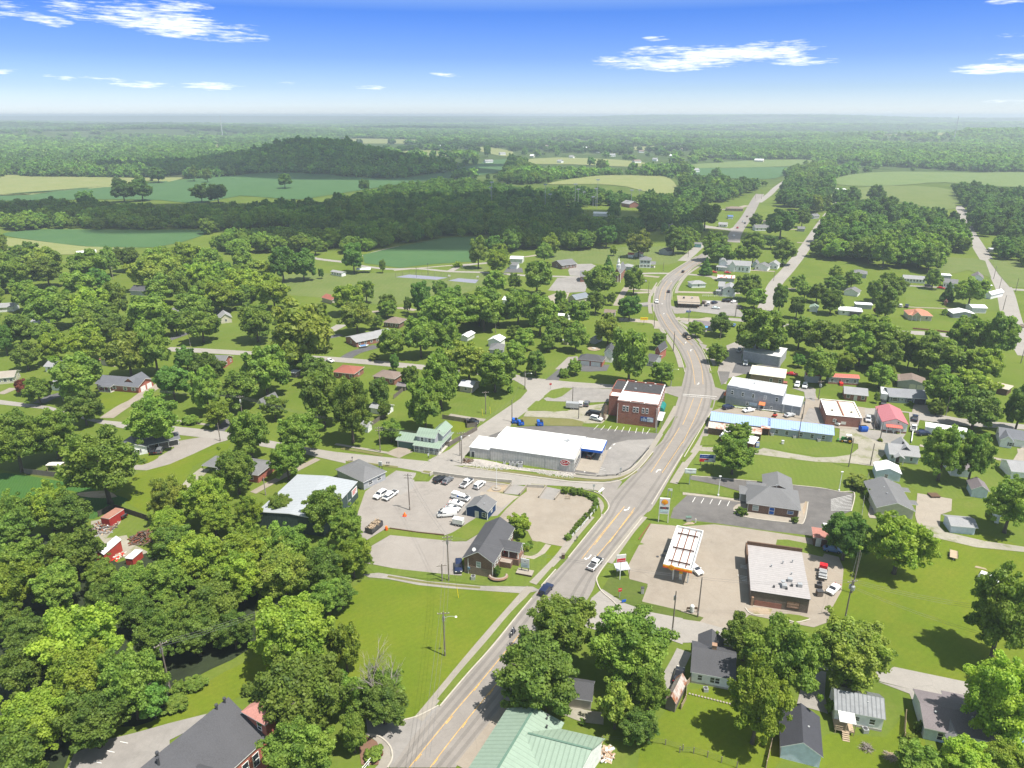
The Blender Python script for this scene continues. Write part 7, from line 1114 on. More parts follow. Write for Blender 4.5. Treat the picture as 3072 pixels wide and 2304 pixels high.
SPARSE=[[(q.x,q.y) for q in(P('D',*a) for a in pl)] for pl in([(740,312),(900,300),(1000,290),(1500,312),(1480,372),(1200,372),(1050,345),(880,345)],[(1400,360),(1700,350),(1720,372),(1500,380)],[(60,290),(300,285),(420,300),(250,315),(60,310)],[(1750,285),(2100,290),(2100,310),(1800,305)])]
fpol=[(np.array(f)[:,0].min(),np.array(f)[:,0].max(),np.array(f)[:,1].min(),np.array(f)[:,1].max(),f) for f in FIELDS]
near_edge=P('D',0,384).y
rr_=1180.0;k=0
while rr_<11000:
 sp=max(12,rr_/112);half=math.radians(41);cnt=int(rr_*2*half/sp)
 for a in(np.arange(cnt)+fr_.uniform(0,1,cnt))/max(cnt,1)*2*half-half:
  d=rr_+fr_.uniform(-.5,.5)*sp;x,y=d*math.sin(a),d*math.cos(a)
  if y<near_edge+40 and not(x<-900):
   if y<1330:continue
  if any(x0<x<x1 and y0<y<y1 and inpoly(x,y,f) for x0,x1,y0,y1,f in fpol):continue
  g=math.sin(x*.0021+1.3*math.sin(y*.0009))+math.sin(y*.0034+1.7+.8*math.sin(x*.0013))+.6*math.sin((x+y)*.0061)
  if g>1.25 and d>1500 and fr_.uniform()<.93:continue
  R=sp*.6*fr_.uniform(.5,1.4);V=min(10,max(5,R*1.05))*fr_.uniform(.7,1.4);kx=H/(H-V*1.8)
  if d<4500 and any(x0<x*kx<x1 and y0<y*kx<y1 and inpoly(x*kx,y*kx,f) for x0,x1,y0,y1,f in fpol):continue
  if any(inpoly(x,y,f) for f in SPARSE) and fr_.uniform()<.72:continue
  far.append((x,y,0,R,V))
 rr_+=sp*.85
hx,hy,sx_,sy_,hh_=HILLS[0]
for i in range(2600):
 x,y=hx+fr_.normal()*sx_*.75,hy+fr_.normal()*sy_*.8
 if math.hypot((x-hx)/sx_,(y-hy)/sy_)>1.25 or any(inpoly(x,y,f) for f in FIELDS):continue
 far.append((x,y,0,fr_.uniform(5,8),fr_.uniform(6,9)))
fa_=np.array(far);fa_[:,2]=terr_np(fa_[:,0],fa_[:,1])+fa_[:,4]*.8
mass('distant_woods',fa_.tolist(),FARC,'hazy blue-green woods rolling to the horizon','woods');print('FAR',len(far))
p=P('BC',255,1290);t=QL('dying_tree','half-dead tree with bare grey upper branches beside the school drive','tree',p)
r=random.Random(4);b=MB()
def limb(a,d,l,rad,n):
 e=a+d*l;b.tube([a,a.lerp(e,.5)+Vector((r.uniform(-.1,.1),r.uniform(-.1,.1),0))*l*.3,e],[rad,rad*.75,rad*.45],5)
 if n:
  for _ in range(3 if n>1 else 4):limb(a.lerp(e,r.uniform(.45,1)),(d+Vector((r.uniform(-.8,.8),r.uniform(-.8,.8),r.uniform(-.1,.5)))).normalized(),l*r.uniform(.5,.75),rad*.5,n-1)
for i in range(6):limb(Vector((0,0,2+i*.5)),Vector((math.cos(i*2.1)*.55,math.sin(i*2.1)*.55,1)).normalized(),5.5,.18,3)
b.tube([(0,0,0),(0,0,4),(.2,0,7)],[.6,.42,.25],8);b.build('trunk',bark_l,t)
c=link('crown',CR['thin'][0],t);c.location=(0,0,5);c.scale=(5.2,5.2,3.6);c.color=(.7,.75,.7,1)
LM.append(('half-dead tree',Vector((p.x,p.y,6)),4))
def shrub(r,x,y,s,label,grp,tone='m',h=None,kind='bush'):
 p=P(r,x,y);t=QL('shrub',label,'shrub',(p.x,p.y,0),tr_.uniform(0,6),grp);c=link('foliage',tr_.choice(CR['bush']),t);h=h or s*.9;c.location=(0,0,h*.85);c.scale=(s,s,h);tn=TONES[tone];c.color=(tn[0],tn[1],tn[2],1);MB().tube([(0,0,0),(0,0,h*.8)],.05,5).build('stem',bark,t);return t
ORD=['nearest','second','third','fourth','fifth','sixth','seventh','eighth','ninth','tenth','eleventh','twelfth','thirteenth','fourteenth','fifteenth','sixteenth','seventeenth','eighteenth','nineteenth','twentieth']
ROW=[(1260,1445),(1303,1395),(1330,1362),(1357,1328),(1386,1292),(1415,1262),(1450,1225),(1495,1180),(1525,1150),(1545,1105),(1548,1075),(1535,1045),(1505,1025),(1447,998),(1388,985),(1312,978),(1222,968)]
for i,(x,y) in enumerate(ROW):shrub('IG',x,y,.95+.25*(i%3==0)+(.35 if i>13 else 0),f'{ORD[i]} shrub from the road end of the curved terrace row','shrubs round the concrete terrace','d' if i%2 else 'm',1.0+.3*(i>13))
def car_proto(kind):
 S={'sedan':(2.35,.92,[(-2.35,.38),(-2.38,.78),(-1.75,1.0),(-1.15,1.42),(.3,1.45),(1.1,1.0),(2.2,.84),(2.38,.5),(2.3,.3),(-2.25,.3)]),
 'suv':(2.4,.96,[(-2.4,.42),(-2.42,1.05),(-2.1,1.7),(-.2,1.78),(.45,1.72),(1.15,1.12),(2.25,1.0),(2.42,.6),(2.35,.36),(-2.3,.36)]),
 'van':(2.8,1.02,[(-2.8,.4),(-2.82,2.05),(1.0,2.1),(1.75,1.35),(2.6,1.1),(2.82,.65),(2.75,.36),(-2.7,.36)]),
 'pickup':(2.85,1.0,[(-2.85,.55),(-2.86,1.1),(-.75,1.1),(-.6,1.8),(.75,1.82),(1.35,1.2),(2.65,1.1),(2.86,.6),(2.8,.42),(-2.8,.42)])}[kind]
 hl,hw,prof=S;belt=1.25 if kind=='van' else 1.12 if kind in('suv','pickup') else 1.0;top=max(z for x,z in prof)
 t=QL('parked_car',None,None);b=MB();b.yprof(prof,-hw,hw);me=b.mesh('body',carpaint)
 for v in me.vertices:
  if v.co.z>belt+.06:v.co.y*=1-.2*min(1,(v.co.z-belt)/(top-belt))*(0.5 if kind=='van' else 1)
 bm=bmesh.new();bm.from_mesh(me);bmesh.ops.bevel(bm,geom=[e for e in bm.edges],offset=.07,segments=2,affect='EDGES',profile=.6);bm.to_mesh(me);bm.free();me.polygons.foreach_set('use_smooth',[True]*len(me.polygons))
 body=link('body',me,t)
 roof=[(x,z) for x,z in prof if z>belt+.05];xr,xf=min(x for x,z in roof),max(x for x,z in roof)
 def quad(pts,nm,m):q=MB();q.add(pts,[(0,1,2,3)]);return q.build(nm,m,t)
 fr=[p for p in prof if p[0]>xf+.2 and p[1]>=belt-.3];fr=min(fr,key=lambda p:p[0]);ft=max([p for p in roof],key=lambda p:p[0]);k=.8*hw*(1.08 if kind=='van' else 1)
 quad([(fr[0]-.02,-hw*.88,fr[1]+.06),(fr[0]-.02,hw*.88,fr[1]+.06),(ft[0]+.06,k*.93,ft[1]),(ft[0]+.06,-k*.93,ft[1])],'windscreen',glass)
 rb={'sedan':((-1.75,1.03),(-1.2,1.42)),'suv':((-2.4,1.15),(-2.14,1.68)),'van':((-2.84,1.4),(-2.83,1.95)),'pickup':((-.76,1.2),(-.64,1.74))}[kind]
 quad([(rb[0][0]-.03,hw*.82,rb[0][1]),(rb[0][0]-.03,-hw*.82,rb[0][1]),(rb[1][0]-.04,-k*.88,rb[1][1]),(rb[1][0]-.04,k*.88,rb[1][1])],'rear_window',glass)
 x0,x1=rb[0][0]+.25,fr[0]-.25;x2,x3=xr+.25,ft[0]-.05
 if kind=='van':x0=.3;x2=.3
 for s in(-1,1):
  pts=[(x0,s*(hw+.012),belt),(x1,s*(hw+.012),belt),(x3,s*(k+.03),top-.12),(x2,s*(k+.03),top-.12)]
  quad(pts if s<0 else pts[::-1],'side_window',glass)
  MB().box(hl-.12,s*hw*.68-.2,.62,hl+.02,s*hw*.68+.2,.8).build('headlight',lampglass,t);MB().box(-hl-.03,s*hw*.75-.15,.7,-hl+.1,s*hw*.75+.15,.95).build('tail_light',tail,t);MB().box(fr[0]-.5,s*(hw+.16)-.1,belt,fr[0]-.32,s*(hw+.16)+.1,belt+.18).build('mirror',carpaint,t)
  for x in(-hl*.6,hl*.62):
   w=MB();w.tube([(x,s*(hw-.12),.36),(x,s*(hw+.02),.36)],.36,14);wo=w.build('wheel',black,t);w=MB();w.tube([(x,s*(hw-.02),.36),(x,s*(hw+.035),.36)],.22,10);w.build('rim',chrome,wo)
 if kind=='pickup':MB().box(-2.72,-.84,1.02,-.85,.84,1.115).build('bed',Qr,t)
 MB().box(hl-.02,-hw*.5,.45,hl+.03,hw*.5,.7).build('grille',Qr,t)
 for c in t.children:c.color=(1,1,1,1)
 return t
PROTO={k:car_proto(k) for k in('sedan','suv','van','pickup')};USED=set()
COL={'white':(.78,.78,.77),'black':(.012,.012,.014),'navy':(.012,.02,.06),'silver':(.42,.43,.44),'grey':(.13,.135,.145),'red':(.42,.012,.015),'blue':(.08,.16,.32),'tan':(.35,.28,.2),'bronze':(.14,.09,.06),'pale':(.5,.56,.55)}
def QS(kind,color,r,x,y,hx,hy,label,group='cars and trucks about town',name=None,cat=None):
 p=P(r,x,y);q=P(r,hx,hy);rz=math.atan2(q.y-p.y,q.x-p.x);pr=PROTO[kind]
 o=pr if kind not in USED else QI(pr);USED.add(kind);nm=name or{'sedan':'car','suv':'suv','van':'van','pickup':'pickup_truck'}[kind]
 o.name=nm;o.location=(p.x,p.y,SZ[0]);o.rotation_euler=(0,0,rz);tag(o,label,cat or{'sedan':'car','suv':'car','van':'van','pickup':'truck'}[kind],group)
 c=COL[color]+(1,)
 for ch in o.children:ch.color=c
 return o
QS('pickup','white','BC',1643,352,1700,290,'white pickup with a dark bed driving up the main road beside the fuel sign');QS('suv','navy','BC',1326,520,1380,455,'dark navy car driving on the main road below the meadow lane')
QS('suv','black','LT',1110,222,1180,195,'black car parked against the bank, left of the grey saloon');QS('sedan','grey','LT',1185,232,1240,190,'dark grey saloon parked beside a black car under the street bank');QS('pickup','white','LT',1382,262,1440,215,'white pickup with a black bed cover parked below the street wall');QS('suv','white','LT',1515,280,1570,235,'white car parked right of the covered-bed pickup below the street wall')
QS('suv','white','LT',488,382,430,420,'white car parked at the far left of the yard by the green metal building');QS('pickup','white','LT',592,388,530,432,'white pickup with an open bed beside the green metal building');o=QS('pickup','white','LT',1322,412,1420,436,'long white pickup with a tall box topper beside the navy office')
MB().box(-2.8,-.95,1.1,-.8,.95,2.0).build('box_topper',Qt,o);MB().box(-.78,-1.0,1.0,-.3,-.9,1.6).build('blue_tarp',blue_b,o)
QS('sedan','white','LT',1276,470,1350,486,'white saloon between the box-topped pickup and the silver saloon');QS('sedan','silver','LT',1238,523,1310,540,'silver saloon squeezed beside the white panel van');QS('van','white','LT',1182,582,1100,588,'white panel van at the near end of the row by the navy office');QS('suv','navy','LT',1300,1130,1300,1190,'blue car tucked against the left end of the long brick office')
QS('sedan','white','GS',640,950,670,975,'white car nosing out from under the fuel canopy');QS('sedan','blue','GS',2060,742,2140,755,'blue-grey car parked before the brown tin-roofed shed');QS('sedan','white','GS',2072,1155,2030,1195,'white saloon alone on the drive right of the ribbed-roof store')
QS('suv','navy','DT',290,715,350,705,'dark blue car parked by the road end of the grey block building');QS('sedan','white','DT',500,745,440,755,'white saloon parked in the middle of the grey block building yard');QS('sedan','silver','DT',925,795,990,780,'silver saloon parked by the annexe behind the blue-roofed row');QS('van','white','DT',1375,870,1460,895,'white van parked before the cream-roofed brick building');QS('suv','silver','DT',1740,840,1740,880,'silver van parked right of the cream-roofed brick building')
QS('suv','white','DT',1006,482,995,510,'white car, left of the pair behind the grey block building annexe');QS('suv','white','DT',1085,492,1080,520,'white car, right of the pair behind the grey block building annexe');QS('sedan','red','DT',955,368,1010,375,'red car parked right of the tan-roofed brick shop');QS('pickup','silver','DT',408,120,430,90,'grey pickup parked at the left end of the grey block warehouse');QS('suv','white','DT',470,258,465,290,'white car in the shade before the grey block warehouse')
QS('pickup','black','DT',1900,672,1905,640,'black pickup hitched near the white camper by the long ranch');QS('pickup','navy','RT',795,258,800,220,'dark blue pickup parked right of the rose-roofed building');QS('pickup','white','RT',780,388,790,350,'white pickup nearer than the dark blue one by the rose-roofed building');QS('suv','navy','RT',900,455,960,450,'dark car half under the leafy twin trees')
QS('van','black','IG',1515,165,1450,155,'black van parked behind the white car by the brick corner building');QS('suv','white','IG',1552,212,1610,225,'white car parked beside the black van at the brick corner building');QS('suv','white','IG',1390,58,1395,20,'white car parked right of the cargo trailer on the gravel');QS('suv','grey','IG',1452,55,1465,25,'grey car at the right of the gravel parking by the alley');QS('suv','black','IG',1500,592,1530,560,'dark car in the shade of the grocery entrance canopy');QS('pickup','black','IG',262,242,320,255,'dark pickup behind the plank fence by the alley corner')
QS('sedan','black','CV',860,612,875,585,'black car on the upper bend of the main road');QS('sedan','black','CV',710,820,712,780,'black car on the bend opposite the roadside diner');QS('suv','white','CV',587,928,590,970,'white car on the left lane by the roadside diner');QS('suv','bronze','CV',888,1270,860,1230,'dark tan car leading down the curve past the grey bungalow');QS('sedan','tan','CV',915,1303,890,1270,'light tan car following the darker one on the curve')
for c,k_,x,y,hx,hy,l in(('white','suv',1125,948,1140,925,'white car nearest the roadside diner'),('navy','suv',1185,938,1215,930,'navy car beside the white one in the diner car park'),('pale','sedan',1200,992,1250,995,'pale green saloon in the middle of the diner car park'),('black','suv',1290,915,1310,905,'black car, left of the back row in the diner car park'),('black','suv',1337,918,1360,908,'black car, middle of the back row in the diner car park'),('white','sedan',1387,926,1412,920,'white car, right of the back row in the diner car park'),('bronze','suv',1075,935,1090,915,'brown car against the end of the roadside diner'),('red','sedan',1180,620,1220,622,'dark red car before the white turreted house'),('red','sedan',1322,624,1360,626,'maroon car right of the first before the turreted house'),('blue','sedan',1385,1172,1400,1150,'blue car right of the round dark tree by the grey bungalow'),('white','sedan',1387,240,1395,215,'white car on the far straight of the main road'),('red','sedan',1425,155,1435,130,'red car on the far straight of the main road'),('black','sedan',1502,108,1490,130,'black car beside a silver one on the far straight'),('silver','sedan',1480,92,1470,115,'silver car on the far straight of the main road'),('bronze','sedan',1525,38,1535,15,'brown car farthest up the main road'),('white','suv',1265,122,1290,122,'white car at the far white cottage')):QS(k_,c,'CV',x,y,hx,hy,l)
QS('suv','white','EA',900,556,905,520,'white car in the drive left of the terracotta-roofed bungalow');QS('pickup','navy','EA',966,560,975,520,'dark blue pickup behind the terracotta-roofed bungalow');QS('sedan','red','EA',1322,370,1360,375,'red car beside the conical spruce');QS('sedan','tan','EA',2165,762,2165,720,'tan car on the right-hand road');QS('suv','black','EA',1190,348,1240,350,'dark car in the tree shade by the long white lawn-side house')
QS('pickup','black','BL',768,32,720,18,'black pickup beside the red storage container');QS('sedan','white','ML',2140,402,2160,410,'white car on the left street by the round clipped bush');QS('sedan','black','BC',2185,1075,2200,1020,'black car on the narrow drive above the rusty tin shed');QS('suv','black','ML',995,990,1010,955,'black car, left under the white cottage carport');QS('suv','grey','ML',1040,985,1055,955,'grey car, right under the white cottage carport');QS('sedan','blue','BR',2195,1460,2200,1400,'blue car at the lower right corner');QS('suv','white','BR',1985,450,2040,470,'white car under the big tree at the right lawn')
def at(r,x,y,hx=None,hy=None,dz=0):
 p=P(r,x,y);rz=0
 if hx is not None:q=P(r,hx,hy);rz=math.atan2(q.y-p.y,q.x-p.x)
 return(p.x,p.y,SZ[0]+dz),rz
def wheels(t,pts,rad=.32,w=.2):
 for x,y in pts:
  b=MB();b.tube([(x,y-w/2,rad),(x,y+w/2,rad)],rad,12);wo=b.build('wheel',black,t);b=MB();b.tube([(x,y-w/2-.01,rad),(x,y+w/2+.01,rad)],rad*.55,8);b.build('rim',chrome,wo)
def trailer(r,x,y,hx,hy,label,l,w,h,m,z0=.6,fl=None):
 L_,rz=at(r,x,y,hx,hy);t=QL('cargo_trailer',label,'trailer',L_,rz);b=MB();b.box(-l/2,-w/2,z0,l/2,w/2,h)
 b.build('box',m,t);MB().bar((l/2,0,z0),(l/2+1.2,0,z0-.1),.12).build('drawbar',Qr,t);MB().box(-l/2-.02,-w/2,z0-.15,l/2+.02,w/2,z0-.01).build('chassis',Qr,t);wheels(t,[(-.5,-w/2),(-.5,w/2),(.4,-w/2),(.4,w/2)]);return t
trailer('LT',1296,676,1210,660,'white box generator on a twin-axle trailer before the navy office',3.0,1.7,2.1,Qt);trailer('IG',1305,90,1240,85,'silver enclosed cargo trailer on the gravel behind the brick corner building',5.2,2.2,2.5,Qs);
L_,rz=at('BR',1752,290,1752,330);t=QL('flat_trailer','small flat utility trailer standing alone on the big lawn','trailer',L_,rz);MB().box(-2,-.9,.55,2,.9,.68).build('deck',wood_l,t);MB().bar((2,0,.55),(3,0,.5),.1).build('drawbar',Qr,t);b=MB();[b.bar((-2,s*.9,.95),(2,s*.9,.95),.06) for s in(-1,1)];b.build('side_rail',Qr,t);wheels(t,[(0,-1),(0,1)])
L_,rz=at('DT',1895,600,1900,650);t=QL('camper_trailer','white camper trailer parked by the long grey-blue ranch','camper',L_,rz);MB().box(-4.2,-1.2,.5,4.2,1.2,3.1).build('box',Qt,t);MB().box(-1,-.5,3.1,1,.5,3.3).build('roof_vent',Qs,t);MB().box(2,-1.22,1.6,3.2,-1.2,2.4).build('window',glass,t);MB().bar((4.2,0,.6),(5.4,0,.5),.14).build('drawbar',Qr,t);wheels(t,[(-.5,-1.2),(-.5,1.2),(.4,-1.2),(.4,1.2)])
def dumpster(r,x,y,label,m,rz=0,s=1.0):
 L_,_=at(r,x,y);t=QL('dumpster',label,'dumpster',L_,rz,'dumpsters about the yards');b=MB();b.yprof([(-1*s,.15),(-1.15*s,1.0*s),(-1.0*s,1.7*s),(.9*s,1.35*s),(1.0*s,.15)],-1.0*s,1.0*s);b.build('bin',m,t);MB().box(-.9*s,-1.02*s,1.45*s,.8*s,1.02*s,1.55*s).build('lid',black,t)
 for q in(-1,1):MB().box(-.4,q*1.1*s-.06,.9,.4,q*1.1*s+.06,1.1).build('lift_pocket',m,t)
 MB().box(-.3*s,-1.03*s,.6,.3*s,-1.0*s,1.0).build('logo_plate',Qt,t)
dumpster('IG',710,238,'left blue dumpster behind the grocery, beside the pole',blue_b);dumpster('IG',772,258,'middle blue dumpster behind the grocery',blue_b,.2);dumpster('IG',970,262,'right blue dumpster standing apart behind the grocery',blue_b,.1,1.1);dumpster('DT',1688,945,'blue dumpster before the cream-roofed brick building',blue_b,PI/2,1.2);dumpster('CV',1448,990,'dark dumpster at the right of the diner car park',Qr,0,1.2)
L_,rz=at('LT',425,722,500,660);t=QL('rolloff_container','dark open roll-off container heaped with scrap timber','skip',L_,rz);b=MB();b.box(-2.6,-1.2,.2,2.6,1.2,.4);b.box(-2.6,-1.2,.2,2.6,-1.1,1.6);b.box(-2.6,1.1,.2,2.6,1.2,1.6);b.box(-2.6,-1.1,.2,-2.5,1.1,1.6);b.box(2.5,-1.1,.2,2.6,1.1,1.6);b.build('bin',Qr,t)
rr=random.Random(8);b=MB()
for i in range(60):a=Vector((rr.uniform(-2.2,2.2),rr.uniform(-.9,.9),rr.uniform(1.0,1.9)));d=Vector((rr.uniform(-1,1),rr.uniform(-1,1),rr.uniform(-.2,.2))).normalized();b.bar(a-d*.6,a+d*.6,rr.uniform(.1,.3),.08)
tag(b.build('scrap_timber',wood_l),'heap of broken timber in the open roll-off container','scrap',kind='stuff').matrix_world=Matrix.Translation(L_)@Matrix.Rotation(rz,4,'Z')
def heap(r,x,y,rad,n,label,mats_,seed,hgt=1.2,nm='debris_pile',cat='pile'):
 th=.15 if 'brush' in label else 1
 q=random.Random(seed);p=P(r,x,y);bs=[MB() for _ in mats_]
 for i in range(n):
  u=q.random()**.6;a=q.uniform(0,6.28);c=Vector((math.cos(a)*rad*u,math.sin(a)*rad*u,.1+hgt*(1-u)*q.random()));d=Vector((q.uniform(-1,1),q.uniform(-1,1),q.uniform(-.3,.3))).normalized();q.choice(bs).bar(c-d*q.uniform(.3,1.1),c+d*q.uniform(.3,1.1),q.uniform(.1,.5)*th,q.uniform(.06,.3)*th)
 b=MB();ms=[]
 for i,bb in enumerate(bs):n0=len(b.v);b.v+=bb.v;b.f+=[tuple(k+n0 for k in f) for f in bb.f];b.m+=[i]*len(bb.f)
 o=b.build(nm,list(mats_));o.location=(p.x,p.y,0);return tag(o,label,cat,kind='stuff')
heap('BL',655,110,4.0,150,'heap of rusty scrap and boards beside the red storage container',[steel_b,wood_l,Qs,wood_d],1);heap('BL',935,170,3.6,160,'stacked grey and brown logs at the edge of the near wood',[wood_d,bark,wood_b,steel_b],2,2.2);heap('BL',760,290,1.6,40,'small red and white clutter beside the bright red barn',[plum,Qt,wood_l],3,.7);heap('BC',1690,1570,1.9,60,'pallets and white sacks stacked outside the pale green-roofed hall',[wood_l,Qt,wood_l,brick_t],4,.8);heap('BR',1190,1530,1.1,90,'brush pile of dry twigs on the lower lawn',[bark_l,bark],5,.7);heap('BR',1345,1590,1.0,80,'second pile of dry brush beside the lower right bushes',[bark_l,wood_l],6,.6);heap('BR',1740,1230,1.2,40,'yellow playthings by the long mauve-roofed house',[yellow,orange,bark_l],7,.5)
heap('RT',305,1430,1.2,30,'blue and grey clutter on the narrow patio by the grey-roofed house',[blue_b,Qs],9,1.0);heap('RT',300,1120,1.1,26,'blue tarpaulined bundle at the far end of the narrow patio',[blue_b,blue_b],10,1.2);heap('MC',820,1045,1.6,50,'pile of planks by the pole at the left end of the grocery',[wood_d,wood_b],12,.8)
L_,rz=at('DT',1520,1062,1440,1050);t=QL('farm_tractor','green farm tractor with a white canopy on the gravel yard','tractor',L_,rz);gm=mat('tractor_green',(.03,.16,.03));b=MB();b.box(-1.2,-.4,.8,1.9,.4,1.3);b.box(.2,-.38,1.3,1.9,.38,1.75);b.build('body',gm,t);MB().box(-1.3,-.8,2.7,.5,.8,2.8).build('canopy',Qt,t)
for x,y in((-1.1,-.7),(-1.1,.7),(.3,-.7),(.3,.7)):MB().box(x-.04,y-.04,1.2,x+.04,y+.04,2.7).build('canopy_post',gm,t)
MB().box(-.9,-.3,1.3,-.3,.3,1.8).build('seat',black,t)
for s in(-1,1):
 for x,rd,w in((-.9,.85,.45),(1.5,.5,.3)):b=MB();b.tube([(x,s*.75-w/2,rd),(x,s*.75+w/2,rd)],rd,16);wo=b.build('wheel',black,t);b=MB();b.tube([(x,s*.75-w/2-.01,rd),(x,s*.75+w/2+.01,rd)],rd*.55,10);b.build('rim',yellow,wo)
b=MB();b.bar((1.2,-.5,1.0),(2.9,-.5,.5),.12);b.bar((1.2,.5,1.0),(2.9,.5,.5),.12);b.box(2.7,-.9,.15,3.1,.9,.7);b.build('front_loader',gm,t)
L_,rz=at('DT',772,798,800,770);t=QL('small_loader','small orange-red compact loader in the grey block building yard','loader',L_,rz);MB().box(-.9,-.55,.4,.7,.55,1.0).build('body',mat('loader_red',(.6,.06,.03)),t);MB().box(-.5,-.45,1.0,.3,.45,1.6).build('cab',Qr,t);MB().box(.9,-.7,.1,1.4,.7,.5).build('bucket',MATS['loader_red'],t);wheels(t,[(-.6,-.6),(-.6,.6),(.5,-.6),(.5,.6)],.35)
L_,rz=at('GS',1960,990,1965,900);t=QL('service_truck','white flatbed service truck with a red cab parked behind the ribbed-roof store','truck',L_,rz);MB().box(-2.8,-.95,.8,.9,.95,1.0).build('flatbed',Qt,t);MB().box(1.0,-.9,.5,2.4,.9,2.1).build('cab',sig_r,t);b=MB();[b.box(-2.6+i*1.2,-.85,1.0,-1.8+i*1.2,.85,1.5+.2*(i%2)) for i in range(3)];b.build('tool_box',Qs,t);wheels(t,[(-1.6,-.95),(-1.6,.95),(1.6,-.95),(1.6,.95)],.42,.28);MB().box(2.41,-.7,1.3,2.43,.7,1.9).build('windscreen',glass,t)
L_,rz=at('GS',1925,1110,1925,1060);t=QL('black_mower','black machine parked at the near end of the white flatbed truck','mower',L_,rz);MB().box(-.9,-.6,.3,.9,.6,.9).build('body',Qr,t);MB().box(-.3,-.35,.9,.3,.35,1.5).build('seat',black,t);wheels(t,[(-.6,-.6),(-.6,.6),(.6,-.5),(.6,.5)],.34)
L_,rz=at('MC',148,308,200,300);t=QL('small_boat','small blue and white boat on the dark drive of the pale-roofed ranch','boat',L_,rz);b=MB();b.add([(-2.4,-.9,.9),(1.2,-.9,.9),(2.6,0,1.0),(1.2,.9,.9),(-2.4,.9,.9),(-2.2,-.5,.35),(1.0,-.5,.35),(2.0,0,.5),(1.0,.5,.35),(-2.2,.5,.35)],[(0,1,6,5),(1,2,7,6),(2,3,8,7),(3,4,9,8),(4,0,5,9),(9,5,6,7,8),(0,4,3,2,1)]);b.build('hull',Qt,t);MB().box(-1.8,-.7,.9,.8,.7,1.15).build('cover',mat('boat_blue',(.1,.25,.5)),t)
def skin_body(name,joints,edges,parent,m,sub=2):
 me=bpy.data.meshes.new(name);me.from_pydata([j[:3] for j in joints],edges,[]);o=link(name,me,parent);me.materials.append(m)
 o.modifiers.new('skin','SKIN');lay=me.skin_vertices[0] if me.skin_vertices else None
 if lay is None:
  bm=bmesh.new();bm.from_mesh(me);bm.verts.layers.skin.verify();bm.to_mesh(me);bm.free();lay=me.skin_vertices[0]
 for i,j in enumerate(joints):lay.data[i].radius=(j[3],j[3]);lay.data[i].use_root=(i==0)
 s=o.modifiers.new('sub','SUBSURF');s.levels=s.render_levels=sub;return o
L_,rz=at('BC',1110,800,1072,848);t=QL('motorcycle','chrome-trimmed touring motorcycle coming down the main road','motorcycle',L_,rz)
b=MB();b.tube([(-.75,0,.62),(-.2,0,.72),(.25,0,.95),(.7,0,.75)],[.16,.15,.2,.12],8);b.build('body',mat('moto_black',(.03,.03,.035),rough=.3),t);b=MB();b.box(-.3,-.22,.3,.3,.22,.65);b.build('engine',chrome,t)
for x in(-.78,.85):
 b=MB();b.tube([(x,-.09,.33),(x,.09,.33)],.33,18);w=b.build('wheel',black,t);b=MB();b.tube([(x,-.1,.33),(x,.1,.33)],.2,12);b.build('rim',chrome,w)
b=MB();b.bar((.85,.1,.35),(.55,.1,1.05),.05);b.bar((.85,-.1,.35),(.55,-.1,1.05),.05);b.build('fork',chrome,t);b=MB();b.tube([(.3,-.42,1.12),(.52,-.15,1.1),(.52,.15,1.1),(.3,.42,1.12)],.03,6);b.build('handlebar',chrome,t)
MB().box(-.95,-.42,.5,-.45,-.2,.85).build('saddlebag',Qr,t);MB().box(-.95,.2,.5,-.45,.42,.85).build('saddlebag',Qr,t);b=MB();b.lathe((.66,0,.95),[(.02,0),(.12,.02),(.1,.14)],10);b.build('headlight',lampglass,t);MB().add([(.55,-.25,1.1),(.55,.25,1.1),(.4,.2,1.45),(.4,-.2,1.45)],[(0,1,2,3)]).build('windshield',glass,t)
def rider(lab,x0,reach,shirt,nm='person'):
 p=QL(nm,lab,'person',L_,rz)
 J=[(x0,0,.88,.16),(x0+.03,0,1.12,.15),(x0+.06,0,1.36,.17),(x0+.08,0,1.5,.07),(x0+.1,0,1.66,.115),(x0+.1,0,1.76,.1)];E=[(0,1),(1,2),(2,3),(3,4),(4,5)]
 for s in(-1,1):
  i=len(J);J+=[(x0+.06,s*.2,1.4,.07),(x0+.15,s*.32,1.2,.055),(x0+reach,s*.36,1.14,.04),(x0+reach+.07,s*.36,1.13,.03)];E+=[(2,i),(i,i+1),(i+1,i+2),(i+2,i+3)]
  i=len(J);J+=[(x0+.1,s*.14,.88,.1),(x0+.42,s*.27,.8,.085),(x0+.32,s*.27,.42,.06),(x0+.46,s*.28,.36,.05)];E+=[(0,i),(i,i+1),(i+1,i+2),(i+2,i+3)]
 skin_body('body',J,E,p,shirt);b=MB();b.lathe((x0+.1,0,1.6),[(.13,0),(.15,.08),(.13,.2),(.06,.26)],12);b.build('helmet',mat('helmet_'+lab[:6].strip().replace(' ','_'),(.5,.5,.52) if reach>.4 else(.05,.05,.05),rough=.3),p);MB().box(x0+.21,-.09,1.62,x0+.25,.09,1.72).build('visor',glass,p)
rider('rider in a grey top and pale helmet steering the touring motorcycle',-.12,.45,mat('rider_grey',(.16,.17,.2)));rider('passenger in dark clothes sitting behind the motorcycle rider',-.58,.36,mat('rider_dark',(.05,.055,.07)))
POLES={}
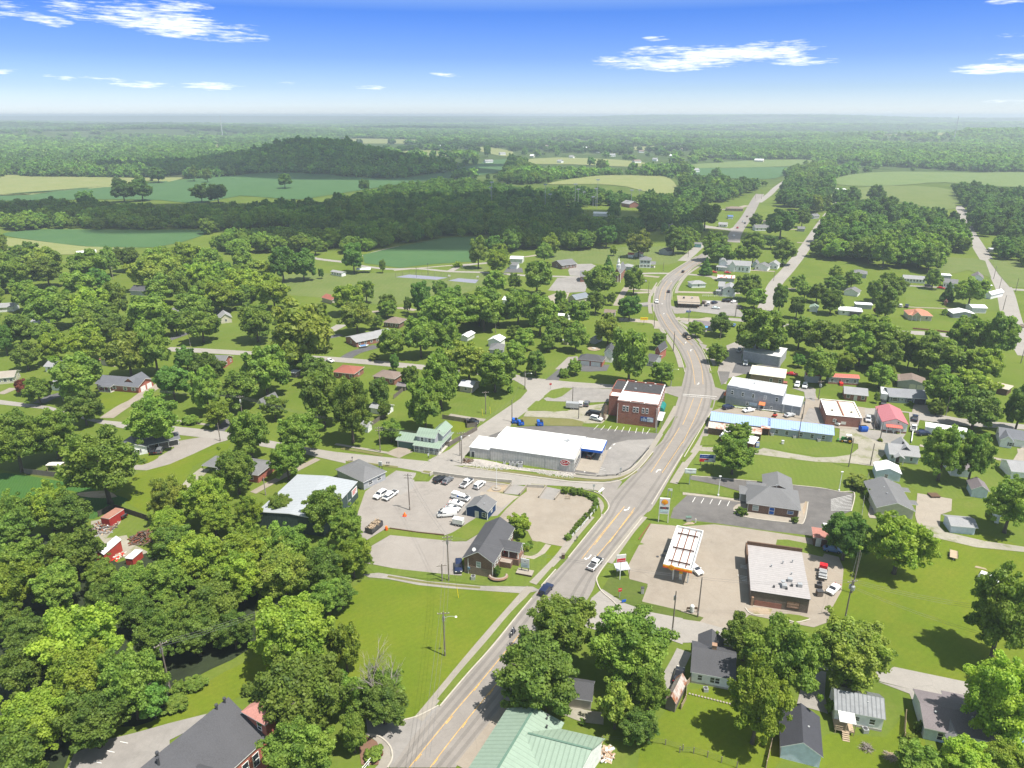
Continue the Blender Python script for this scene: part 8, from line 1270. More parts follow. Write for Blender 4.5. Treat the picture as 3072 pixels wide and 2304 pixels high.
def Qn(key,r,x,y,h,label,arm=1,az=0.0,trans=0,lamp=0,arms=1,tilt=0,m=None,group='utility poles along the streets'):
 p=P(r,x,y);t=QL('utility_pole',label,'utility pole',(p.x,p.y,0),0,group)
 MB().tube([(0,0,-.1),(0,0,h)],[.19,.12],8).build('shaft',m or polewood,t);POLES[key]=(Vector((p.x,p.y,0)),h,az);LM.append(('utility pole',Vector((p.x,p.y,h)),.3)) if 0 else None
 d=Vector((math.cos(az),math.sin(az),0))
 if arm:
  for k in range(arms):
   z=h-.5-k*.9;a=MB();a.bar(-d*1.25+Vector((0,0,z)),d*1.25+Vector((0,0,z)),.12,.14);ar=a.build('crossarm',polewood,t);b=MB()
   for s in(-1.15,-.4,.4,1.15):q=d*s;b.lathe((q.x,q.y,z+.07),[(.05,0),(.08,.1),(.03,.2)],6)
   b.build('insulator',QU,ar)
 if trans:
  for k in range(trans):
   q=Vector((-d.y,d.x,0))*(.35 if k==0 else-.35)+d*(.3*(k==2));MB().lathe((q.x,q.y,h-2.6),[(.28,0),(.3,.05),(.3,1.0),(.2,1.1),(.05,1.3)],10).build('transformer',Qs,t)
 if lamp:a=MB();a.tube([(0,0,h-1.6),(1.2,0,h-1.2),(2.4,0,h-1.2)],.04,5);ar=a.build('lamp_arm',Qs,t);MB().lathe((2.6,0,h-1.35),[(.05,.25),(.2,.15),(.28,0)],10).build('lamp_head',lampglass,ar)
 MB().lathe((.0,-.17,1.2),[(.09,0),(.09,.5)],6).build('meter',Qs,t)
 return t
Qn('meadow','BC',672,932,11.5,'utility pole with a transformer and lamp arm on the mown meadow',1,.1,1,1);Qn('office','BC',697,445,13,'tall double-armed utility pole left of the long brick office',1,.2,1,0,2);Qn('officestub','LT',1130,1255,5,'short braced pole stub left of the tall office pole',1,.2,0);Qn('lot','LT',793,520,12,'utility pole in the concrete car yard',1,-.1,0,0,2)
Qn('store','BR',97,682,11,'leaning brown utility pole at the store corner verge',0,.3);Qn('corner','BC',2143,790,11.5,'utility pole at the side-road corner by the roadside trees',0,0,1);Qn('lawn','BR',1095,525,12,'pale utility pole at the edge of the big mown lawn',0,0);Qn('lawn2','BR',1050,700,11,'pole with three transformers at the lawn edge behind the leafy trees',1,.2,3);Qn('hall','BC',1325,1290,8.5,'grey pole behind the pale green-roofed hall',0)
Qn('grocery','MC',781,1060,11.5,'utility pole with transformers at the left end of the grocery',1,.2,2,1);Qn('grocery2','MC',770,1010,7,'short leaning pole beside the grocery transformer pole',0);Qn('greenhouse','MC',253,985,9.5,'pole with a pink sign patch left of the green-roofed house',1,.3,0,0,2);Qn('triangle','MC',936,740,9.5,'utility pole on the triangular lawn by the alley',1,.2,1);Qn('alley','MC',1106,790,9,'dark pole beside the blue dumpsters behind the grocery',0,0);Qn('alley2','MC',1190,580,8.5,'pole with a lamp at the alley and garden street corner',0,0,1,1);Qn('brick','MC',2040,858,9,'grey lamp pole at the corner of the brick building',0,0,0,1,m=Qs);Qn('lotback','MC',1498,668,7,'thin pole behind the silver cargo trailer',0);Qn('lotfront','MC',1537,770,6,'thin short pole left of the black van',0);Qn('white','MC',1000,215,10,'pale pole in the trees behind the white metal garage',0,m=bark_l);Qn('bend','MC',2150,330,10,'pole beside the curve above the tallest centre tree',0);Qn('bendlamp','MC',2135,560,9,'lamp pole left of the main crossroads',0,0,0,1,m=Qs);Qn('ybend','CV',760,1430,9,'brown pole on the inside of the road curve',0)
Qn('blue','DT',1020,1020,9.5,'dark pole in front of the blue-roofed row',0);Qn('yard','DT',1540,1315,10.5,'tall dark pole at the edge of the lawn by the gravel loop',0);Qn('yard2','DT',1765,1300,8,'shorter pole beside the gravel yard',0);Qn('annexe','DT',1060,820,8.5,'pole against the annexe of the grey block building',0,0,1);Qn('tri','DT',1225,625,8.5,'guyed pole with a transformer cluster behind the annexe',1,.1,2);Qn('rose','DT',1800,930,8.5,'bare pole left of the rose-roofed building',0);Qn('rose2','DT',1865,1040,7,'pole with weeds at its foot by the rose-roofed building',0);Qn('lawnr','RT',1195,205,10,'pale pole among the dark trees right of the rose-roofed building',0,m=bark_l)
Qn('mlleft','ML',412,655,9.5,'pale double-armed pole left of the brick ranch lawn',1,.1,0,0,2,m=bark_l);Qn('mlroad','ML',1428,915,7,'thin pole where the gravel drive meets the left street',0);Qn('mlup','ML',1235,300,8,'pole on the dry lawn of the upper left street',0,m=bark_l);Qn('mlup2','ML',1685,255,6,'short pole near the broad twin trees at upper left',0);Qn('mldark','ML',1575,780,10,'pole with transformers buried in the left street trees',1,.2,2);Qn('mlshop','ML',1722,1265,6,'small pale pole left of the dark green metal building',0,m=bark_l);Qn('woods','BL',1105,1160,12,'utility pole with a white transformer at the edge of the near wood',1,.8,1);Qn('tlpole','TL',735,1120,9,'pale pole among the left trees behind the dark barn roof',1,0,0,m=bark_l)
for i,(x,y,h) in enumerate(((1965,590,9),(1920,395,9),(1868,265,9),(2095,400,9),(2150,1140,9))):Qn('ea%d'%i,'EA',x,y,h,('nearer pole on the right-hand road below the junction','pole at the junction of the right-hand road','pole on the narrowing right-hand road','pole on the lawn right of the junction','pole at the right edge by the shaded road')[i],0)
for i,(r,x,y,h) in enumerate((('CV',500,850,9),('CV',914,455,9),('CV',1245,1310,6),('CV',1405,1070,7),('CV',920,1120,8),('CV',1800,700,7),('TR',340,1365,7),('TR',510,600,9),('TR',470,600,9),('CV',655,600,7),('CV',560,1185,7))):Qn('cv%d'%i,r,x,y,h,('slim pole on the inside of the upper bend','pale pole on the lawn before the upper bend','thin post on the lawn under the round dark tree','pole at the right end of the diner car park','sign post pole at the diner entrance','pole beside the gravel street, right of the farmhouse','thin pole behind the diner car park','taller of two poles at the far end of the main road','shorter of two poles at the far end of the main road','pole before the tall white shuttered house','pole right of the yellow roadside sign')[i],0)
def Qo(a,b,n,label,sag=.8,offs=None,z=0):
 pa,ha,aa=POLES[a] if isinstance(a,str) else a;pb,hb,ab=POLES[b] if isinstance(b,str) else b;mb=MB();d=(pb-pa);d.z=0;d.normalize();q=Vector((-d.y,d.x,0))
 for i in range(n):
  o=q*((i-(n-1)/2)*.75);s=pa+o+Vector((0,0,ha-.3-z-.0*i));e=pb+o+Vector((0,0,hb-.3-z));pts=[]
  for k in range(13):f=k/12;c=s.lerp(e,f);c.z-=sag*4*f*(1-f);pts.append(c)
  mb.tube(pts,.022,4,cap=False)
 tag(mb.build('power_line',mat('cable',(.14,.14,.145))),label,'power line','overhead lines')
E1=(P('BC',560,1900),11,0);Qo('meadow',E1,3,'overhead line running from the meadow pole past the bottom edge');Qo('office','meadow',3,'overhead line between the office pole and the meadow pole',1.2);Qo('lot','office',2,'overhead line from the car yard pole to the office pole',1.2);Qo('grocery','lot',2,'overhead line from the grocery pole to the car yard pole',1.2);Qo('store','office',2,'overhead line crossing the main road from the office to the store corner',1.0);Qo('lawn2','store',2,'overhead line from the store corner across the ribbed-roof store',1.0)
Qo('lawn2',(P('BR',2350,930),10.5,0),3,'overhead lines crossing the big mown lawn to the right edge',1.2);Qo('lawn2',(P('BR',2350,1060),8,0),2,'lower overhead lines above the lower right street',1.4,z=1.5);Qo('woods',(P('BL',1900,870),12,0),3,'overhead lines entering the yellow-green tree from the wood pole',.6);Qo('greenhouse','grocery',3,'overhead lines from the green-roofed house pole to the grocery pole',.9);Qo('mldark','greenhouse',3,'overhead lines through the dark garden trees on the left street',1.0);Qo('mlleft','mldark',3,'overhead lines along the left street by the brick ranch',1.0);Qo('grocery','alley',2,'overhead lines along the alley behind the grocery');Qo('alley','alley2',1,'single line up the alley to the corner lamp pole',.7);Qo('yard','blue',1,'single line over the lawn to the blue-roofed row',.7);Qo('lawn','lawn2',2,'short overhead line along the lawn edge by the store',.5);Qo('cv0','bend',2,'overhead line along the inside of the road bend');Qo('ea0','ea1',2,'overhead line along the right-hand road');Qo('ea1','ea2',2,'overhead line on the narrowing right-hand road')
def lamp_post(r,x,y,h,label,box=1):
 p=P(r,x,y);t=QL('lamp_post',label,'lamp post',(p.x,p.y,0),0,'white car park lamps');MB().lathe((0,0,0),[(.28,0),(.28,.5),(.1,.55),(.08,h)],10).build('shaft',Qq,t);b=MB();b.box(-.35,-.22,h,.35,.22,h+.22);b.build('lamp_head',Qt,t)
lamp_post('MR',230,1268,6.5,'white lamp post on the grass strip left of the bank');lamp_post('MR',1012,1238,6.5,'white lamp post on the lawn behind the bank')
for i,(x,y,h) in enumerate(((970,668,26),(976,668,32),(1320,672,30),(1352,655,16),(1513,655,28),(1533,655,22),(1568,632,15),(1630,650,12),(1648,650,22),(1656,660,34),(1876,650,20),(1930,600,12))):
 p=PT('TC',x,y);hh=h;t=QL('floodlight_mast',['shorter left floodlight mast of the ball field','taller left floodlight mast of the ball field','tall lone floodlight mast in the middle of the dark wood','short broad-headed mast right of the lone floodlight','tall mast, left of the central cluster','slimmer mast inside the central cluster','mast behind the central cluster against the wood','low lamp mast at the right of the cluster','medium mast paired with the tallest one','tallest floodlight mast at the right of the cluster','wide-headed mast beside the ball-field lodge','small mast behind the ball-field lodge'][i],'floodlight',p,0,'ball field floodlights');MB().tube([(0,0,0),(0,0,hh)],[.35,.22],6).build('shaft',Qs,t);b=MB();b.box(-2.2,-.3,hh-.3,2.2,.3,hh+1.2);b.build('lamp_bank',Qs,t)
a,b_=P('GS',275,380),P('GS',342,445);u=Vector((1,-.15,0)).normalized();rz=math.atan2(u.y,u.x);p=P('GS',308,440)
t=QL('fuel_price_sign','tall white fuel price sign with an orange scallop badge at the forecourt corner','sign',(p.x,p.y,0),rz);LM.append(('fuel price sign',Vector((p.x,p.y,6)),1.5))
for x in(-1.3,1.3):MB().box(x-.13,-.13,0,x+.13,.13,7.6).build('sign_post',QU,t)
bd=MB().box(-1.4,-.25,2.9,1.4,.25,7.8).build('sign_board',Qt,t);pecten(bd,(0,-.26,6.65),.8);q=MB();q.box(-1.2,-.3,4.5,1.2,-.25,5.2);dp=q.build('price_display',Qr,bd);QJ('2.99',.6,mat('led_red',(.6,.06,.03)),dp,(0,-.33,4.85),depth=.01);q=MB();q.box(-1.2,-.3,3.4,1.2,-.25,4.25);dp=q.build('price_panel',mat('panel_teal',(.4,.55,.55)),bd);QJ('2.79',.6,Qt,dp,(.3,-.33,3.82),depth=.01)
def Ql(nm,label,r,x,y,w,h,z0,m,rz=0,posts=2,txt=None,tm=None,ts=.4,pm=None,cat='sign',lines=(),th=.2):
 p=P(r,x,y);t=QL(nm,label,cat,(p.x,p.y,0),rz);xs=[0] if posts==1 else[-w*.4+i*w*.8/(posts-1) for i in range(posts)]
 for q in xs:MB().box(q-.08,.0,0,q+.08,.14,z0+h*.9).build('sign_post',pm or Qr,t)
 b=MB().box(-w/2,-th/2,z0,w/2,th/2-.02,z0+h).build('sign_board',m,t)
 if txt:QJ(txt,ts,tm or Qt,b,(0,-th/2-.02,z0+h*.55),depth=.01)
 for(x0,z,x1,zz,mm) in lines:MB().box(-w/2+w*x0,-th/2-.03,z0+h*z,-w/2+w*x1,-th/2,z0+h*zz).build('sign_panel',mm,b)
 return t
Ql('office_sign','grey two-panel sign on black posts in a walled bed before the long brick office','BC',1190,395,2.2,2.6,1.6,mat('sign_grey',(.4,.42,.44)),-.3,2,None,lines=[(.05,.05,.95,.46,mat('sign_paleblue',(.42,.5,.55))),(.05,.54,.95,.97,mat('sign_white2',(.6,.6,.6))),(.44,.68,.56,.8,Qr),(.15,.12,.8,.18,Qr),(.15,.26,.8,.32,Qr)]);p=P('BC',1190,400);t=QL('sign_planter','low brick planter with pale coping under the office sign','planter',(p.x,p.y,0),-.3);MB().box(-2.0,-1.0,0,2.0,1.0,.55).build('wall',brick_b,t);MB().box(-2.1,-1.1,.55,2.1,1.1,.65).build('coping',Qz,t)
Ql('corner_sign','red and white roadside sign on a white post at the fuel corner lawn','BC',1805,440,2.4,2.2,5.2,Qt,.2,1,None,pm=Qq,lines=[(.05,.08,.95,.5,sig_r),(.1,.2,.9,.27,Qt)]);p=P('BC',1815,405);t=QL('bench_shelter','small grey sloping roof shelter behind the red and white corner sign','shelter',(p.x,p.y,0),.2);rb=MB();Qa(rb,-1.7,-1.2,1.7,1.2,2.1,.5,'shed',.1,.1);rb.build('roof',[membrane_g,Qr],t);b=MB();[b.box(x-.05,y-.05,0,x+.05,y+.05,2.2) for x in(-1.6,1.6) for y in(-1.1,1.1)];b.build('post',Qr,t)
Ql('campaign_billboard','blue, red and white billboard on three dark posts beside the round lawn tree','MR',157,1075,5.2,2.6,1.5,mat('billboard_white',(.62,.63,.66)),-.12,3,None,lines=[(0,.55,.85,1,sig_b),(.0,.25,.55,.42,sig_r),(.0,.0,.3,.22,sig_r),(.78,.1,.95,.2,Qr),(.1,.7,.7,.8,mat('billboard_line',(.35,.4,.6)))])
Ql('bank_sign','grey lit sign cabinet on a single blue-grey post at the bank entrance','MR',42,1200,3.4,1.5,4.2,mat('bank_sign_grey',(.5,.54,.52)),-.1,1,None,pm=mat('post_bluegrey',(.3,.35,.4)),lines=[(.05,.15,.95,.5,mat('bank_sign_pale',(.62,.66,.62))),(.3,.65,.65,.85,Qs)],th=.5)
Ql('yellow_sign','bright yellow roadside sign on one post by the inside of the bend','MC',1960,160,4.2,1.6,2.6,sig_y,0,1,'FLOWERS',plum,.75);Ql('blue_diner_sign','small dark blue sign on a pole at the diner entrance','CV',912,1090,2.6,1.0,3.6,sig_b,0,1,'OPEN',Qt,.6);Ql('stop_sign','red stop sign at the fuel corner verge','BC',1803,560,.9,.9,2.0,sig_r,.2,1,'STOP',Qt,.32,pm=Qs,th=.06);Ql('alley_stop_sign','little red stop sign at the alley mouth by the triangular lawn','MC',1355,580,.9,.9,2.0,sig_r,0,1,'STOP',Qt,.32,pm=Qs,th=.06)
Ql('blue_marker','small blue marker board on the fuel corner verge','BC',1830,590,1.1,.7,.3,blue_b,.3,1,th=.08);Ql('yard_sign','small white and black sign by the upper bend lawn','CV',475,720,1.5,1.6,.6,Qr,0,2,None,lines=[(.15,.2,.85,.8,Qt)],th=.1);Ql('street_sign','white name sign at the entrance of the grey shingle shop','MC',255,1095,1.2,1.6,1.2,Qt,-.2,2,None,lines=[(.1,.2,.9,.3,Qr),(.1,.5,.9,.8,Qs)]);Ql('white_notice','small white realtor notice in the grass by the green-roofed house','MC',565,1025,.5,.9,.9,Qt,0,1,th=.06);Ql('road_sign','grey-backed sign at the fork by the grocery car park corner','MC',1808,1140,.7,1.0,2.0,Qs,.2,1,pm=Qs,th=.05);Ql('corner_stop','grey-backed sign at the plaza corner of the side street','MC',1635,1245,.7,.8,1.9,Qs,.1,1,pm=Qs,th=.05);Ql('lamp_signs','pair of small white route signs before the fuel price sign','GS',375,180,1.4,.8,2.2,Qt,-.1,2,pm=Qs,th=.06,lines=[(.05,.1,.45,.9,Qs)])
def Qk(nm,label,cat,r,x,y,rz=0):L_,_=at(r,x,y);return QL(nm,label,cat,L_,rz)
t=Qk('flagpole','white flagpole on a pale round base between the yard and the street ramp','flagpole','LT',1692,300);MB().lathe((0,0,0),[(.09,0),(.06,9)],8).build('shaft',Qq,t);MB().lathe((0,0,0),[(1.5,0),(1.5,.12),(.5,.16),(.5,.4)],18).build('base',Qz,t);MB().lathe((0,0,9),[(.02,0),(.12,.1),(.02,.2)],8).build('finial',chrome,t)
t=Qk('traffic_cone','orange barrel cone in the middle of the car yard','cone','LT',740,582);MB().lathe((0,0,.06),[(.45,0),(.3,.6),(.12,1.0)],10).build('cone',orange,t);MB().box(-.55,-.55,0,.55,.55,.06).build('base',plum,t);t=Qk('barrel','orange barrel at the left end of the grass strip below the yard','barrel','LT',552,730);MB().lathe((0,0,0),[(.4,0),(.42,.5),(.36,1.1)],12).build('barrel',orange,t);MB().lathe((0,0,.45),[(.43,0),(.43,.15)],12).build('band',plum,t)
t=Qk('litter_bin','brown square litter bin on the walk by the main road','bin','BC',1437,300);MB().box(-.4,-.4,0,.4,.4,1.1).build('bin',wood_b,t);MB().box(-.45,-.45,1.1,.45,.45,1.2).build('lid',wood_d,t)
for i,(x,y) in enumerate(((1555,150),(1580,55))):t=Qk('mailbox',('black mailbox on the roadside kerb above the driveway hedge','black mailbox by the verge near the hedge row')[i],'mailbox','BC',x if i else 1526,y if i else 192);MB().box(-.05,-.05,0,.05,.05,1.1).build('post',Qr,t);MB().box(-.15,-.3,1.05,.15,.3,1.4).build('box',Qr,t)
for i,(x,y) in enumerate(((297,1078),(310,1078),(72,1045))):t=Qk('mailbox',('left of a pair of dark mailboxes by the side street','right of a pair of dark mailboxes by the side street','lone mailbox on the side street verge, far left')[i],'mailbox','MC',x,y);MB().box(-.05,-.05,0,.05,.05,1.1).build('post',wood_b,t);MB().box(-.15,-.3,1.05,.15,.3,1.4).build('box',Qr,t)
t=Qk('propane_tank','white upright gas tank between posts on the store verge','tank','GS',605,1375);MB().lathe((0,0,.1),[(.3,0),(.5,.15),(.5,1.6),(.3,1.85),(.05,1.9)],14).build('tank',Qt,t);b=MB();[b.box(x-.06,-.06,0,x+.06,.06,1.2) for x in(-1.2,1.2)];b.bar((-1.2,0,1.1),(1.2,0,1.1),.1,.5);b.build('guard',wood_b,t)
t=Qk('utility_box','grey-green utility cabinet beside the fuel forecourt hedge strip','cabinet','GS',570,430);MB().box(-.7,-.4,0,.7,.4,1.3).build('cabinet',Qs,t);MB().box(-.8,-.5,1.3,.8,.5,1.38).build('lid',mat('cabinet_green',(.1,.16,.13)),t);t=Qk('bollard','short white bollard on the grass strip by the forecourt','bollard','GS',643,448);MB().lathe((0,0,0),[(.16,0),(.16,1.2),(.1,1.28)],10).build('post',Qt,t);MB().lathe((0,0,1.0),[(.17,0),(.17,.12)],10).build('band',sig_y,t)
t=Qk('utility_box','grey cabinet on the corner verge below the fuel forecourt','cabinet','GS',92,1180);MB().box(-.35,-.3,0,.35,.3,1.6).build('cabinet',Qs,t);MB().box(-.4,-.35,1.6,.4,.35,1.7).build('lid',Qr,t);t=Qk('waste_bin','brown bin on the drive beside the ribbed-roof store','bin','GS',1925,1200);MB().box(-.7,-.6,.1,.7,.6,1.3).build('bin',wood_d,t);MB().box(-.75,-.65,1.3,.75,.65,1.4).build('lid',Qr,t)
t=Qk('retaining_wall','curved brick planter wall at the near corner of the long brick office','planter','LT',1710,1225);b=MB();b.tube([(math.cos(a)*2.1,math.sin(a)*1.5,.5) for a in np.linspace(PI,2*PI+.3,14)],.42,6);b.build('wall',brickpaver,t);c=link('foliage',CR['bush'][0],t);c.location=(-.3,.4,1.8);c.scale=(1.1,1.1,1.7);c.color=(.5,.6,.6,1)
ac_unit('LT',1450,1235,'white cooling unit at the near wall of the long brick office',.55);ac_unit('BR',1180,1425,'grey cooling unit by the metal-roofed white house',.5);ac_unit('BR',148,1160,'grey cooling unit on the grass by the white charcoal-roofed house',.45);ac_unit('DT',745,990,'first cooling unit by the blue-roofed row',.5);ac_unit('DT',975,1015,'second cooling unit by the blue-roofed row, nearer the pole',.5);ac_unit('DT',1228,1050,'third cooling unit by the blue-roofed row, nearest the tractor',.5)
t=Qk('well_box','small white utility box on the lawn before the blue-roofed row','cabinet','DT',855,1080);MB().box(-.4,-.3,0,.4,.3,1.2).build('cabinet',Qt,t);MB().box(-.45,-.35,1.2,.45,.35,1.26).build('lid',Qt,t);t=Qk('lawn_frame','brown timber platform on the grass behind the wide concrete drive','platform','RT',1040,1250);MB().box(-1.4,-1.2,.2,1.4,1.2,.5).build('deck',wood_b,t);b=MB();[b.box(x-.06,-1.2,.0,x+.06,1.2,.2) for x in(-1.2,0,1.2)];b.build('bearer',wood_d,t)
t=Qk('basketball_goal','basketball goal with white backboard on the small court','basketball goal','TC',885,1135);MB().tube([(0,0,0),(0,0,3.4)],.09,6).build('post',Qr,t);MB().box(-.9,-.08,2.9,.9,0,4.0).build('backboard',Qt,t);b=MB();b.tube([(math.cos(a)*.24,-.35+math.sin(a)*.24,3.05) for a in np.linspace(0,2*PI,13)],.02,4,cap=False);b.build('hoop',orange,t)
t=Qk('basketball_goal','basketball goal at the left end of the small court','basketball goal','TC',700,1128);MB().tube([(0,0,0),(0,0,3.4)],.09,6).build('post',Qr,t);MB().box(-.9,-.08,2.9,.9,0,4.0).build('backboard',Qt,t);b=MB();b.tube([(math.cos(a)*.24,-.35+math.sin(a)*.24,3.05) for a in np.linspace(0,2*PI,13)],.02,4,cap=False);b.build('hoop',orange,t)
for i,(x,y,h) in enumerate(((488,1110,7),(562,1090,8),(375,910,6))):p=P('TC',x,y);t=QL('court_lamp',('nearer dark lamp pole by the tennis court','farther dark lamp pole by the tennis court','thin pale pole in the dark park field')[i],'lamp post',p);MB().tube([(0,0,0),(0,0,h)],.1,6).build('shaft',Qr,t);MB().box(-.5,-.2,h,.5,.2,h+.25).build('lamp_head',Qr,t)
t=Qk('picnic_shelter','small white-roofed picnic shelter on the park lawn','shelter','TC',148,1075);rb=MB();Qa(rb,-5,-2.5,5,2.5,2.4,.9,'gable',.2,.14,'x');rb.build('roof',[QF,Qt],t);b=MB();[b.box(x-.1,y-.1,0,x+.1,y+.1,2.4) for x in(-4.6,0,4.6) for y in(-2.2,2.2)];b.build('post',Qr,t);MB().box(-3.5,-.6,.4,3.5,.6,.75).build('table',wood_d,t)
t=Qk('satellite_platform','white outdoor table set under the tree behind the plank fence','table','ML',365,1100);MB().box(-2.4,-1.2,1.9,2.4,1.2,2.05).build('top',QU,t);b=MB();[b.box(x-.08,y-.08,0,x+.08,y+.08,1.9) for x in(-2.2,2.2) for y in(-1,1)];b.build('leg',wood_l,t)
t=Qk('fire_pit','round sandy fire pit ring on the lawn behind the two-door brick garage','fire pit','MC',1637,318);MB().lathe((0,0,0),[(3.2,0),(3.2,.06),(1.2,.08)],24).build('sand_ring',dirt,t);MB().lathe((0,0,.05),[(1.0,0),(1.0,.35),(.8,.36)],14).build('stone_ring',stone,t)
for i,(r,x,y,l) in enumerate((('BC',760,560,'yellow plastic guy guard leaning on the meadow by the lane'),('MC',918,755,'left yellow guy guard by the triangular lawn pole'),('MC',968,740,'right yellow guy guard by the triangular lawn pole'))):t=Qk('guy_guard',l,'guy guard',r,x,y);MB().tube([(0,0,0),(-.35,.1,3.0)],.06,6).build('guard',sig_y,t);MB().tube([(-.35,.1,3.0),(-.9,.3,7.5)],.02,4).build('guy_wire',Qr,t)
for i,(x,y) in enumerate(((1335,1180),(1895,1300))):pass
def Qm(nm,label,r,pts,h,m,style='plank',posts=2.4,cat='fence'):
 w=[P(r,x,y) for x,y in pts];o=w[0];t=QL(nm,label,cat,(o.x,o.y,0));b=MB();pb=MB();np_=0;last=None
 for i in range(len(w)-1):
  a,c=w[i]-o,w[i+1]-o;ln=(c-a).length;d=(c-a).normalized();n=max(1,int(ln/posts))
  if style=='plank':
   k=int(ln/.32);rr_=random.Random(i)
   for j in range(k):s=a+d*(j*.32+.02);e=s+d*.28;z=h*(1+rr_.uniform(-.02,.02));b.bar(s+Vector((0,0,z/2)),e+Vector((0,0,z/2)),.04,z)
  elif style=='solid':b.bar(a+Vector((0,0,h/2)),c+Vector((0,0,h/2)),.25,h)
  elif style=='rail':
   for z in(h*.5,h*.95):b.bar(a+Vector((0,0,z)),c+Vector((0,0,z)),.07,.1)
  elif style=='wire':
   for z in(h*.35,h*.65,h*.97):b.tube([a+Vector((0,0,z)),c+Vector((0,0,z))],.018,4)
  for j in range(n+(i==len(w)-2)):
   if style!='solid':s=a+d*(ln*j/n);MB().box(s.x-.07,s.y-.07,0,s.x+.07,s.y+.07,h+.08).build('fence_post',m if style!='wire' else polewood,t)
 b.build({'plank':'boards','solid':'wall','rail':'rails','wire':'wires'}[style],m,t);return t
Qm('plank_fence','weathered grey plank fence wrapping the garden with the big round tree','ML',[(160,1125),(420,1155),(690,1200),(815,1135)],1.9,wood_d);Qm('plank_fence','dark plank fence behind the red storage container','ML',[(640,1405),(735,1355),(960,1430)],1.8,mat('dark_fence',(.075,.062,.055),'siding',axis='x',pitch=.3));Qm('plank_fence','plank fence along the alley beside the green-roofed house','MC',[(655,770),(810,795),(815,830),(880,820),(880,845),(700,950),(660,945)],1.8,wood_d);Qm('plank_fence','short plank fence beside the small brown brick house','MC',[(340,640),(420,575),(420,560)],1.7,wood_d);Qm('plank_fence','dark plank fence left of the small white garden garage','MC',[(190,820),(300,745)],1.7,wood_d)
Qm('post_fence','white post-and-rail fence behind the terrace shrub row','IG',[(1275,1455),(1430,1290),(1560,1130)],1.0,Qq,'rail',2.2);Qm('wire_fence','wire fence on dark posts across the lower gardens','BC',[(1690,1490),(1880,1490),(1990,1495),(2100,1510),(2212,1545)],1.3,Qr,'wire',6);Qm('wire_fence','wire fence with dark posts under the lower right garden tree','BR',[(-20,1560),(70,1565),(160,1590),(250,1625),(350,1660)],1.4,Qr,'wire',6);Qm('board_fence','tan board fence left of the dark-roofed garage','BR',[(540,1660),(600,1400)],1.7,wood_l);Qm('board_fence','short tan fence panel on the lawn left of the long mauve-roofed house','BR',[(1432,1480),(1440,1330)],1.8,wood_l);Qm('white_fence','white rail fence beside the farmhouse lawn','CV',[(1060,865),(1250,868),(1470,880)],1.3,Qq,'rail',3);Qm('white_fence','white picket fence at the foot of the school drive','BC',[(140,1690),(215,1600)],1.3,Qq,'rail',1.5);Qm('garden_fence','grey board fence left of the white charcoal-roofed house','BR',[(-10,1280),(20,1220),(25,1130),(50,1100)],1.4,wood_l);Qm('lawn_fence','low white panel fence at the yard of the grey-roofed white house','RT',[(750,560),(770,420)],.8,Qq,'solid');Qm('chain_fence','thin chain-link fence in the shrubs behind the grey-roofed cream house','RT',[(100,1560),(140,1260),(190,1000)],1.6,Qs,'wire',4)
Qm('chain_fence','tall chain-link fence around the left end of the tennis court','TC',[(352,1108),(440,1085),(690,1105),(700,1128)],3.2,Qr,'wire',5)
Qm('retaining_wall','concrete retaining wall along the side street above the car yard','LT',[(1000,170),(1035,150),(1400,200),(1850,240)],1.2,conc_w,'solid',cat='wall');Qm('retaining_wall','stepped concrete wall beside the left street ramp','IG',[(595,965),(668,880)],.8,Qz,'solid',cat='wall');Qm('retaining_wall','pale low wall on the right side of the left street ramp','IG',[(755,990),(830,902)],.9,Qz,'solid',cat='wall');Qm('retaining_wall','concrete wall at the back of the sunken plaza bay','IG',[(835,905),(1010,915)],1.1,conc_w,'solid',cat='wall');Qm('retaining_wall','pale low wall on the left side of the right street ramp','IG',[(955,1018),(1035,902)],.8,Qz,'solid',cat='wall');Qm('retaining_wall','pale low wall on the right side of the right street ramp','IG',[(1120,1040),(1195,942)],.8,Qz,'solid',cat='wall');Qm('retaining_wall','low dark timber edging along the lower side of the car yard','LT',[(585,712),(880,755),(1150,783)],.35,wood_b,'solid',cat='wall');Qm('garden_wall','low brick garden wall along the street before the terracotta-roofed bungalow','EA',[(1030,785),(1250,805),(1480,832)],.8,QH,'solid',cat='wall')
Qm('parking_rail','low grey rail curving round the grocery car park corner','IG',[(1560,798),(1760,785),(1900,715),(2010,600),(2095,515)],.6,Qr,'rail',3,cat='rail');Qm('guard_kerb','dark drain channel edge across the forecourt entrance','GS',[(55,620),(175,455)],.15,steel_b,'solid',cat='kerb')
t=Qk('gate_posts','two small white posts on the sunken plaza beneath the shrubs','posts','IG',1255,1030);b=MB();[b.box(x-.08,-.08,0,x+.08,.08,1.2) for x in(-.5,.1,.6)];b.build('post',wood_l,t);MB().box(-.6,-.06,.9,.7,.06,1.0).build('rail',wood_l,t)
t=Qk('stepping_stones','line of pale stepping stones across the shaded back lawn','stepping stones','BR',60,1190);b=MB();o=P('BR',60,1190)
for i in range(14):q=P('BR',45+i*20,1182+i*5)-o;b.lathe((q.x,q.y,0),[(.22,0),(.22,.08),(.18,.1)],8)
b.build('stones',Qz,t)
t=Qk('radio_mast','very tall thin lattice mast far off on the right horizon','mast','TR',1752,232);t.location=PT('TR',1752,240);MB().tube([(0,0,0),(0,0,95)],[2.2,1.2],3).build('shaft',Qs,t);MB().lathe((0,0,95),[(1.6,0),(1.6,4),(.2,12)],6).build('antenna',Qs,t)
